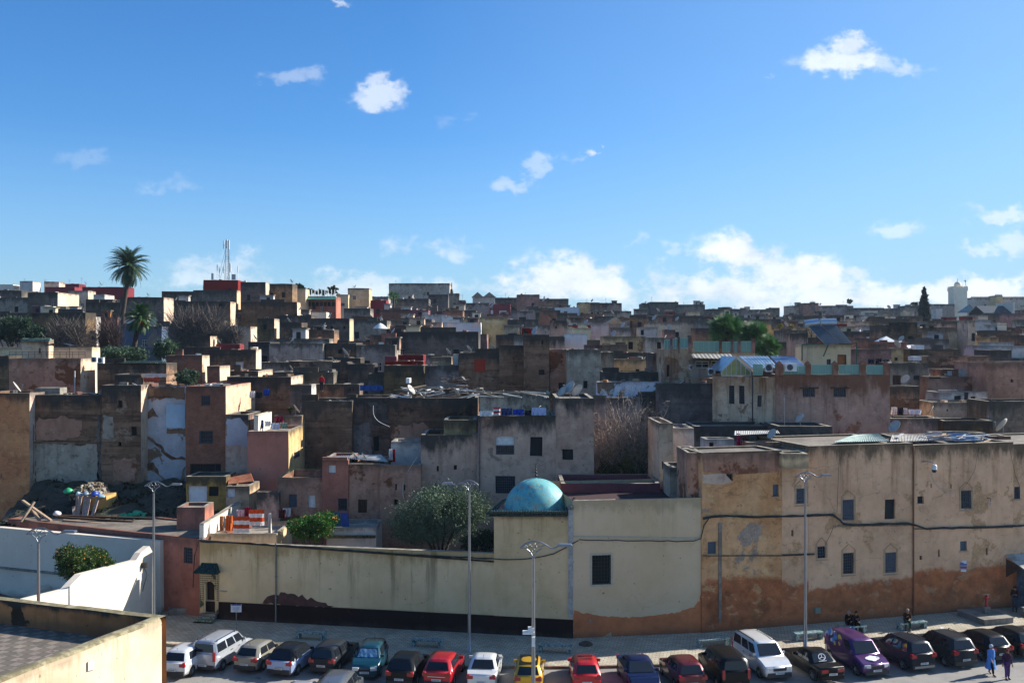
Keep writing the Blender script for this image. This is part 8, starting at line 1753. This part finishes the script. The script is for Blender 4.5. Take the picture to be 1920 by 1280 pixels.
# ---------------------------------------------------------------- terrace of the big pink house, minaret, mast and other one-offs
def find(s): return [o for o in bpy.data.objects if o.get('label', '').startswith(s)][0]
bp = find('big faded pink house'); D8 = 80.3
def bx(px0, px1, py0, py1, d, dep, mb, mi=0): a = P(px0, py1, d); b = P(px1, py0, d); mb.box(((a.x+b.x)/2, d+dep/2, (a.z+b.z)/2), (abs(b.x-a.x), dep, b.z-a.z), mi=mi)
for i, (x0, x1) in enumerate(((1456, 1469), (1511, 1521), (1561, 1572), (1612, 1624), (1657, 1669))):
    mb = MB(); bx(x0, x1, 683, 703, D8-.01, .5, mb); a = P(x0, 683, D8-.01); b = P(x1, 683, D8-.01); c = (a+b)/2+Vector((0, .25, .32))
    for p, q in ((a, b), (b, b+Vector((0, .5, 0))), (b+Vector((0, .5, 0)), a+Vector((0, .5, 0))), (a+Vector((0, .5, 0)), a)): mb.face([p, q, c])
    mb.build('merlon', M['castle'], bp, uv=(Z(678, D8), -5))
for s in ((1506, 1528), (1563, 1586)):
    mb = MB(); a, b = P(s[0]-6, 727, D8), P(s[1]+6, 727, D8); mb.bar(a-Vector((0, .1, 0)), b-Vector((0, .1, 0)), .2, .1); mb.build('lintel', M['wood'], bp)
n = NT('green_railing_glass'); n.b.inputs['Base Color'].default_value = (.17, .34, .29, 1); n.b.inputs['Roughness'].default_value = .25; n.b.inputs['Alpha'].default_value = .72; MATS['gg'] = n.m
PN = [(1470, 1510, 686, 702, D8, 'green glass railing panel left of the second merlon on the big pink house'), (1522, 1560, 684, 701, D8, 'green glass railing panel between second and third merlon'), (1573, 1611, 684, 701, D8, 'green glass railing panel between third and fourth merlon'), (1625, 1656, 685, 701, D8, 'green glass railing panel at the right end of the big pink house'),
      (1246, 1257, 637, 654, 92, 'green glass panel at the left corner of the rust-run wall'), (1262, 1271, 635, 653, 92, 'narrow green glass panel on the rust-run wall'), (1275, 1291, 634, 652, 92, 'wide green glass panel on the rust-run wall'), (1300, 1349, 640, 659, 96, 'long green glass panel above the pale terrace wall'), (1354, 1371, 641, 659, 96, 'green glass panel below the higher fan palm'), (1376, 1384, 641, 659, 96, 'narrow green glass panel beside the fan palms'), (1389, 1410, 640, 659, 96, 'green glass panel at the right end of the pale terrace wall'),
      (1412, 1430, 683, 703, 81.6, 'green glass panel right of the gabled conservatory')]
for (x0, x1, y0, y1, d, lab) in PN:
    t = thing('railing_panel', P((x0+x1)/2, y1, d+.1), lab, 'railing', 'green glass railing panels on the terraces'); mb = MB(); bx(x0, x1, y0, y1, d+.1, .03, mb); mb.build('glass', MATS['gg'], t); mb = MB()
    a, b = P(x0, y0, d+.09), P(x1, y0, d+.09); mb.bar(a, b, .05); mb.bar(P(x0, y1, d+.09), P(x1, y1, d+.09), .05); k = max(2, int((x1-x0)*d/F/.45))
    for i in range(k+1): px = x0+(x1-x0)*i/k; mb.bar(P(px, y0, d+.09), P(px, y1, d+.09), .035)
    mb.build('frame', plain('pale_green_frame', '7fae94', .5), t)
rw = find('cream wall with rust runs')
for (x0, x1, y0, d, par_) in ((1257, 1261, 634, 92, rw), (1271, 1275, 632, 92, rw), (1291, 1297, 632, 92, rw), (1349, 1354, 636, 96, find('pale terrace wall behind the fan')), (1371, 1376, 636, 96, find('pale terrace wall behind the fan')), (1384, 1389, 636, 96, find('pale terrace wall behind the fan')), (1410, 1416, 634, 96, find('pale terrace wall behind the fan'))):
    mb = MB(); bx(x0, x1, y0, 662, d-.02, .4, mb); mb.build('railing_pillar', M['brick_far'], par_, uv=(Z(y0, d), -5))
# gabled conservatory and glass roofs
t = thing('conservatory', P(1380, 705, 83), 'yellow-green glass conservatory with gabled front on the corner house', 'conservatory')
g0, g1, g2, ge0, ge1 = P(1353, 704, 83), P(1407, 704, 83), P(1380, 670, 83), P(1353, 696, 83), P(1407, 696, 83)
n = NT('yellow_green_glass'); f = n.noise(1.2, 4); n.L.new(n.mix(n.ramp(f, .35, .65), hexc('7c7a48'), hexc('9c9a4c')), n.b.inputs['Base Color']); n.b.inputs['Roughness'].default_value = .2
mb = MB(); mb.face([g0, g1, ge1, g2, ge0]); mb.build('glass_front', n.m, t); mb = MB()
for p, q in ((ge0, g2), (g2, ge1), (g0, g1), (g0, ge0), (g1, ge1)): mb.bar(p-Vector((0, .03, 0)), q-Vector((0, .03, 0)), .09)
for i in range(1, 6): q = g0.lerp(g1, i/6); zt_ = ge0.z+(g2.z-ge0.z)*(1-abs(i/3-1)); mb.bar(q-Vector((0, .03, 0)), Vector((q.x, q.y-.03, zt_)), .05)
mb.build('frame', M['frame_white'], t)
bk = Vector((0, 5.5, 0)); gr = two('pale_blue_roof_glass', '8a9aa4', '66788a', 1.2, rough=.25, bmp=0)
mb = MB(); mb.prism([g2, ge1+Vector((.1, 0, 0)), ge1+bk+Vector((.1, 0, 0)), g2+bk], (0, 0, .05)); mb.prism([g2, g2+bk, ge0+bk, ge0], (0, 0, .05)); mb.build('glass_roof', gr, t)
mb = MB()
for i in range(8): a = g2+bk*(i/7); mb.bar(a+Vector((0, 0, .07)), ge1+bk*(i/7)+Vector((.1, 0, .07)), .05)
mb.build('roof_bars', M['frame_white'], t)
corrug([(1410, 690, 82), (1460, 690, 82), (1440, 668, 88), (1385, 668, 88)], gr, 'pale blue glass roof right of the gabled conservatory', 'glass_roof', amp=.05, n=9)
corrug([(1462, 688, 82.5), (1512, 688, 83), (1490, 668, 88), (1444, 668, 88)], two('bright_blue_sheet', '345c8c', '6c8aa8', 1.2, rough=.5), 'bright blue sheet roof left of the stair house', amp=.05, n=12)
corrug([(1300, 671, 88), (1378, 674, 88), (1370, 664, 92), (1296, 664, 92)], two('weathered_awning', '9a968c', '7c786e', 2), 'grey wavy awning sheet over the air conditioners', amp=.06, n=10)
house('dim green room under the wavy awning', 1299, 1372, 672, 91, 'greenroom' if 0 else 'palegrey', 'roof', depth=3, par=.1, win=[(1304, 1330, 677, 690, 'glass'), (1334, 1368, 676, 692, 'glass')])
def ac(px0, px1, py0, py1, d, label):
    t = thing('air_conditioner', P((px0+px1)/2, py1, d), label, 'air conditioner', 'air conditioner units on the walls'); mb = MB(); bx(px0, px1, py0, py1, d, .4, mb); mb.build('casing', M['white_metal'], t)
    a = P((px0+px1)/2-(px1-px0)*.1, (py0+py1)/2, d-.012); r_ = (py1-py0)*.38*d/F; mb = MB(); mb.lathe(a, [(.01, 0), (r_, 0), (r_, .02), (r_*.92, .03)], 18, axis=(0, -1, 0)); f_ = mb.build('fan_grille', plain('dark_grey_grille', '3a3d40', .5), t); mb = MB()
    for k in range(3): mb.tube([a+Vector((r_*q*math.cos(x), -.035, r_*q*math.sin(x))) for q in ((.35+.25*k),) for x in np.linspace(0, 6.283, 15)], .012, 4)
    mb.build('guard_rings', M['galv'], f_)
ac(1473, 1494, 681, 696, 80.0, 'large white air conditioner behind the railing of the big pink house'); ac(1437, 1449, 681, 697, 80.9, 'narrow air conditioner on the corner of the rust-streaked house'); ac(1293, 1303, 684, 693, 91.3, 'small air conditioner on the rust-run wall, left of two'); ac(1304, 1312, 684, 693, 91.2, 'small air conditioner on the rust-run wall, right of two')
ac(1329, 1339, 690, 703, 87.2, 'air conditioner above the mouldy ledge, left of two'); ac(1341, 1353, 690, 703, 86.6, 'air conditioner above the mouldy ledge, right of two'); ac(171, 181, 669, 679, 91.6, 'air conditioner on the sunlit side of the beige terrace house'); ac(183, 193, 670, 681, 91.2, 'second air conditioner on the sunlit side of the beige terrace house')
# solar water heater over the stair house
t = thing('solar_water_heater', P(1555, 645, 88), 'long solar water heater with silver tank on an iron frame above the stair house', 'solar heater'); dS = 88.6
for (x0, x1) in ((1508, 1535), (1538, 1567)):
    a, b = P(x0, 608 if x0 < 1520 else 605, dS), P(x1, 604.5, dS); mb = MB(); mb.tube([a, b], .36, 16); mb.build('tank', plain('silver_tank', 'a4b0bc', .25, .8), t)
for (a0, a1, b0, b1) in (((1516, 612), (1538, 611), (1574, 644), (1548, 646)), ((1541, 610), (1566, 608), (1597, 643), (1577, 644))):
    a, b, c_, d_ = P(*a0, dS-.1), P(*a1, dS-.1), P(*b0, dS-1.6), P(*b1, dS-1.6); mb = MB(); mb.prism([a, b, c_, d_], (0, .12, -.02)); o = mb.build('collector', plain('collector_glass', '7c868e', .3, noisy=.1), t); mb = MB()
    for i in range(11): mb.tube([a.lerp(b, i/10)+Vector((0, -.04, .02)), d_.lerp(c_, i/10)+Vector((0, -.04, .02))], .025, 4)
    mb.build('tubes', plain('tube_glass', '565f68', .2, noisy=0), o)
mb = MB()
for i in range(10): px = 1512+i*9.5; mb.bar(P(px, 614 if i < 6 else 614+(i-5)*8, dS+.4), P(px, 646, dS+.4), .045)
for yy in (618, 630, 645): mb.bar(P(1510, yy, dS+.4), P(1600 if yy > 640 else 1560, yy, dS+.4), .045)
for i in range(5): mb.bar(P(1512+i*18, 646, dS+.42), P(1530+i*15, 616, dS+.42), .035); mb.bar(P(1530+i*15, 646, dS+.42), P(1514+i*12, 616, dS+.42), .035)
mb.build('iron_frame', M['iron'], t)
t = thing('green_frame', P(1555, 700, 87.4), 'dark green metal pergola frame around the stair house', 'pergola'); mb = MB()
for p, q in (((1504, 646), (1606, 643)), ((1504, 646), (1504, 676)), ((1606, 643), (1606, 702)), ((1553, 646), (1544, 668))): mb.bar(P(*p, 87.2), P(*q, 87.2), .09)
mb.bar(P(1504, 646, 87.2), P(1504, 646, 91), .09); mb.bar(P(1606, 643, 87.2), P(1606, 643, 91), .09); mb.build('frame', plain('dark_green_frame', '1c4a38', .5), t)
# railing and awning frame of the beige terrace house
t = thing('terrace_railing', P(85, 669, 92), 'thin black railing with small awning frame on the beige terrace house', 'railing'); mb = MB()
for yy in (660, 664): mb.bar(P(18, yy, 92.2), P(160, yy, 92.2), .035)
for i in range(13): px = 18+i*11.8; mb.bar(P(px, 659, 92.2), P(px, 671, 92.2), .03)
mb.build('rail', M['iron'], t); mb = MB(); ar = [P(86+44*f, 648-4.5*math.sin(math.pi*f), 93) for f in np.linspace(0, 1, 9)]; mb.tube(ar, .05, 5); mb.tube([p+Vector((0, 1.4, 0)) for p in ar], .05, 5); mb.bar(ar[-1], P(130, 670, 93), .04); mb.bar(ar[0], P(87, 670, 93), .04)
for i in range(8): mb.face([ar[i], ar[i+1], ar[i+1]+Vector((0, 1.4, 0)), ar[i]+Vector((0, 1.4, 0))])
mb.build('awning_frame', M['iron'], t)
mb = MB(); a, b = P(41, 637, 94.3), P(95, 637, 94.3); mb.bar(a, b, .3, .22)
for i in range(22): q = a.lerp(b, (i+.5)/22); mb.tube([q+Vector((0, .1, .12)), q+Vector((0, -.22, -.12))], .06, 5)
mb.build('tile_fringe', two('pale_green_tile', '7f9482', '5c7060', 4), find('green-fringed stair room'))
for (lab, x0, x1, y, d) in (('long low brown wall with rust', 184, 312, 681, 92.9),):
    mb = MB(); a, b = P(x0+30, y-2, d), P(x1, y-2, d)
    for i in range(30): q = a.lerp(b, (i+.5)/30); mb.tube([q+Vector((0, .2, .1)), q+Vector((0, -.15, -.1))], .06, 5)
    mb.build('tile_fringe', M['greentile'], find(lab))
# telecom mast
t = thing('telecom_mast', P(424, 524, 229), 'tall lattice telecom mast with panel antennas on the deep red box', 'mast'); dm = 229.5; mb = MB()
a0, a1 = P(421.5, 524, dm), P(423, 452, dm); b0, b1 = P(430, 524, dm), P(429, 452, dm); c0, c1 = a0.lerp(b0, .5)+Vector((0, .9, 0)), a1.lerp(b1, .5)+Vector((0, .7, 0))
for p, q in ((a0, a1), (b0, b1), (c0, c1)): mb.tube([p, q], .07, 5)
for i in range(16): f, g_ = i/16, (i+1)/16; mb.bar(a0.lerp(a1, f), b0.lerp(b1, g_), .045); mb.bar(b0.lerp(b1, f), c0.lerp(c1, g_), .045); mb.bar(c0.lerp(c1, f), a0.lerp(a1, g_), .045)
mb.build('lattice', M['galv'], t)
for (px, y0, y1, w) in ((419, 451, 466, 1.6), (424.5, 449, 466, 2.6), (428.5, 450, 467, 2.4), (431.5, 494, 510, 2.2), (418.5, 500, 512, 1.6)):
    mb = MB(); bx(px-w/2, px+w/2, y0, y1, dm-.5, .25, mb); mb.bar(P(px, (y0+y1)/2, dm-.3), P(425, (y0+y1)/2, dm), .05); mb.build('panel_antenna', M['white_metal'], t)
mb = MB()
for p, q in (((424, 462), (410, 518)), ((424, 478), (413, 522)), ((426, 470), (437, 523))): mb.tube([P(*p, dm), P(*q, dm)], .035, 4)
mb.build('guy_wire', M['galv'], t)
for (px, y0, lab) in ((407, 496, 'small side mast left of the telecom mast, taller one'), (411, 500, 'small side mast left of the telecom mast, shorter one'), (446, 499, 'thin side mast right of the telecom mast')):
    t = thing('side_mast', P(px, 524, 229), lab, 'mast'); mb = MB(); mb.tube([P(px, 524, 229), P(px, y0, 229)], .05, 5); bx(px-.7, px+.7, y0, y0+11, 228.8, .2, mb); mb.build('pole', M['white_metal'], t)
for (x0, x1, y0, lab) in ((396, 399, 512, 'small grey cabinet on the deep red mast box, left'), (434, 441, 514, 'small grey cabinet on the deep red mast box, right')): box_thing('equipment_cabinet', x0, x1, y0, 524, 229, .8, M['galv'], lab, 'cabinet')
# minaret
dM = 352; k = dM/F; c = P(1801.5, 600, dM); t = thing('minaret', (c.x, c.y, ground_z(c.x, dM)), 'pale square minaret with small dome and finial on the right skyline', 'minaret'); mz = plaster('minaret_render', 'bdbbae', 'b0aea0', None, 0, .2, .2, .2, grime=.15, seed=71)
z0 = ground_z(c.x, dM)-1; z1 = Z(545, dM); w = 26*k; mb = MB(); yc = dM+w/2
mb.box((c.x, yc, (z0+z1)/2), (w*.96, w*.96, z1-z0)); mb.box((c.x, yc, z1+.55), (w*1.04, w*1.04, 1.1))
for i in range(6):
    for (ax, ay) in ((1, 0), (0, 1)):
        for s in (-1, 1): o_ = (i-2.5)*w*.18; mb.box((c.x+(o_ if ax else s*w*.48), yc+(o_ if ay else s*w*.48), z1+1.35), (w*.1 if ax else .25, w*.1 if ay else .25, .55))
mb.box((c.x, yc-w*.49, z1-2.2), (w*.6, .1, 1.6)); mb.build('shaft', mz, t, uv=(z1+2, z0))
mb = MB(); mb.box((c.x, yc, z1+1.2), (w*.42, w*.42, 1.2)); R1 = w*.24; mb.lathe((c.x, yc, z1+1.8), [(R1, 0), (R1*1.05, R1*.4), (R1*.8, R1*.95), (R1*.3, R1*1.3), (.01, R1*1.4)], 16); ln = mb.build('lantern', mz, t, uv=(z1+6, z0))
mb = MB(); zt_ = z1+1.8+R1*1.4; mb.tube([(c.x, yc, zt_), (c.x, yc, zt_+1.2)], .07, 5); mb.lathe((c.x, yc, zt_+.4), [(.01, -.2), (.18, 0), (.01, .2)], 8); mb.build('finial', M['galv'], ln)
mb = MB(); q = P(1812, 545, dM); mb.tube([q, P(1810, 522, dM)], .09, 5); mb.lathe(P(1810, 526, dM), [(.01, -.5), (.4, 0), (.01, .5)], 8); mb.build('side_pole', M['galv'], t)
# green pyramid roof, blue roofed hall, battlements, gables
h = find('low grey house right of the minaret'); mb = MB(); a, b = P(1814, 585, 330), P(1834, 585, 330); e = Vector((0, 8, 0)); tp = P(1818, 570, 334); q = [a, b, b+e, a+e]
for i in range(4): mb.face([q[i], q[(i+1) % 4], tp])
single(mb, 'pyramid_roof', M['greentile'], a, 'small dark green pyramid roof right of the minaret', 'roof')
h = find('dark blue roofed hall'); mb = MB(); a, b = P(1845.5, 588.5, 261.5), P(1900.5, 588.5, 261.5); tp = Vector((0, 4.6, 2.05)); mb.prism([a, b, b+tp, a+tp], (0, 0, .25)); mb.prism([a+tp, b+tp, b+tp+Vector((0, 4.4, -2)), a+tp+Vector((0, 4.4, -2))], (0, 0, .25)); mb.build('pitched_roof', two('dark_blue_roof_tile', '1d3a4a', '162c3a', 3), h)
mb = MB(); bx(1899, 1903, 566, 612, 261, 9, mb); mb.build('white_gable', M['white_clean'], h, uv=(60, 0))
for lab, x0, x1, top, d in (('battlemented pale wall', 1822, 1945, 558, 405), ('square battlemented gate', 1867, 1880, 554, 400)):
    h = find(lab); mb = MB(); px = x0
    while px < x1-1: bx(px, px+1.6, top-2.2, top+.3, d, .6, mb); px += 3.4
    mb.build('battlements', M['palegrey'], h, uv=(60, 0))
h = find('white gabled skyline house'); mb = MB()
for (x0, x1) in ((884, 907), (905, 930)): a, b = P(x0, 557, 289), P(x1, 557, 289); tp = (a+b)/2+Vector((0, 0, 1.5)); mb.prism([a, b, tp], (0, 6, 0)); 
mb.build('gable_roof', M['grey'], h, uv=(60, 0))
h = find('beige house with two dark doors'); 
mb = MB(); a, b, c_ = P(1136, 607, 168), P(1170, 607, 168), P(1156, 594.5, 168); mb.prism([a, b, c_], (0, 7, 0)); b2 = P(1196, 599, 172); single(mb, 'ochre_gable_roof', M['ochre'], a, 'ochre gabled roof with pale slope in the centre right', 'roof', uv=(60, 0)); 
corrug([(1157, 594.5, 168), (1196, 597, 168), (1196, 602, 172), (1158, 600, 168)], M['roof_pale'], 'pale roof slope beside the ochre gable', n=6)
h = find('restaurant terrace'); mb = MB()
for i in range(9): px = 577+i*6.2; bx(px, px+1.1, 543, 556, 215, .3, mb)
bx(575, 630, 555, 556.5, 214.8, .6, mb); mb.build('white_columns', M['white_metal'], h); mb = MB(); mb.prism([P(575, 557, 214.8), P(630, 557, 214.8), P(630, 562, 212.5), P(575, 562, 212.5)], (0, 0, .12)); mb.build('green_awning', M['greenpaint'], h); mb = MB()
for i in range(7): bx(577+i*7.5, 582.5+i*7.5, 566, 574, 214.9, .05, mb)
mb.build('arched_openings', M['dark'], h)
t = thing('parasol', P(713, 622, 150), 'round white parasol roof on the crimson terrace', 'parasol'); mb = MB(); c = P(713, 616, 150); mb.lathe(c, [(14*150/F, 0), (9*150/F, .42), (4*150/F, .7), (.01, .85)], 10); mb.build('canopy', M['white_metal'], t); mb = MB(); mb.tube([c-Vector((0, 0, 1.5)), c+Vector((0, 0, .8))], .05, 6); mb.build('pole', M['galv'], t)
t = thing('tent', P(1660, 645, 126), 'white pointed tent canopy with trailing sheets left of the cypress slope', 'tent'); mb = MB(); a, b, c_ = P(1649, 640, 126), P(1682, 641, 126), P(1662, 630, 127.5); mb.face([a, b, c_]); mb.face([b, b+Vector((0, 3, 0)), c_]); mb.face([a, a+Vector((0, 3, 0)), c_])
mb.prism([P(1682, 641, 125.9), P(1690, 640, 126.5), P(1703, 650, 125), P(1692, 652, 124.6)], (0, 0, .05)); mb.prism([P(1700, 648, 124.5), P(1713, 647, 125), P(1716, 652, 124.5), P(1703, 653, 124)], (0, 0, .05)); mb.build('canopy', M['white_metal'], t)
box_thing('white_board', 1799, 1833, 691, 710, 100.3, .15, two('old_white_board', 'bdbcb8', 'a09e98', 3), 'large blank white board against the rubble stone wall', 'board')
for (x0, x1, y0, y1, d, c, lab) in ((1717, 1733, 647, 655, 113, 'white_metal', 'white water box on the dark laundry roof'), (1068, 1078, 0, 0, 0, '', ''), (800, 820, 573, 590, 215, 'beige', 'cream roof tank with lid above the crimson strip'), (1712, 1728, 668, 676, 108, 'white_metal', 'white rectangular tank by the sunlit beige house end'), (879, 886, 0, 0, 0, '', ''), (761, 768, 709, 718, 90.5, 'white_metal', 'small cream bin on the rubbish-strewn roof'), (65, 112, 727, 741, 87, 'concrete', 'broken concrete slab lying on the brown ruined wall roof')):
    if d: box_thing('roof_tank' if 'slab' not in lab else 'concrete_slab', x0, x1, y0, y1, d, 1.4, M[c], lab, 'tank' if 'slab' not in lab else 'slab')
t = thing('roof_mast', P(847, 552, 300), 'dark spiked mast right of the huge pale hall', 'mast'); mb = MB(); mb.tube([P(847, 552, 301), P(847, 530, 301)], .12, 5); mb.lathe(P(847, 548, 301), [(.01, -1.2), (.5, -.8), (.45, .8), (.01, 1.2)], 8); mb.build('mast', M['iron'], t)
# pipes and gutters on near houses
for (pts_, d, lab, m_) in (([(62, 796), (62, 888)], 84.7, 'blue-grey pipe between orange brick house and brown ruined wall', 'steelblue'), ([(899, 792), (899, 950)], 76.9, 'grey pipe between the stained white and the grey-pink house', 'steelblue'), ([(1411, 706), (1411, 790)], 81.4, 'dark drainpipe on the rust-streaked corner house', 'iron'), ([(140, 695), (140, 740)], 91.8, 'thin pale pipe on the beige terrace house', 'frame_white')):
    mb = MB(); mb.tube([P(*q, d) for q in pts_], .06, 6); single(mb, 'drainpipe', M[m_], P(*pts_[-1], d), lab, 'pipe')
for (a, b, lab) in (((783, 855, 76), (757, 935, 76), 'pale slack wire hanging before the low brown stained house'), ((700, 760, 84), (731, 800, 84), 'slack wire on the dark shaded house')):
    p, q = P(*a), P(*b); mb = MB(); mb.tube([p.lerp(q, f)+Vector((-.5*math.sin(math.pi*f), 0, -.2*math.sin(math.pi*f))) for f in np.linspace(0, 1, 9)], .022, 4); single(mb, 'wire', M['frame_white'], p, lab, 'wire')
# roof dome cornice of terracotta low brick panel
h = find('low pink-brown house with red brick'); mb = MB(); bx(604, 651, 857, 863, 76.4, .3, mb); mb.build('coping', M['red_brick'], h, uv=(60, 0))
# ---------------------------------------------------------------- thin haze
def haze():
    n = NT('haze_air'); n.N.remove(n.b); v = n.N.new('ShaderNodeVolumePrincipled'); v.inputs['Color'].default_value = (.62, .8, 1, 1); v.inputs['Density'].default_value = HAZE; v.inputs['Anisotropy'].default_value = .3
    o = [q for q in n.N if q.type == 'OUTPUT_MATERIAL'][0]; n.L.new(v.outputs[0], o.inputs['Volume']); mb = MB(); mb.box((0, 260, 22), (1300, 640, 48)); ob = mb.build('haze', n.m); tag(ob, 'faint blue daylight haze over the far slope', kind='stuff')
HAZE = 0.0001
if HAZE: haze()
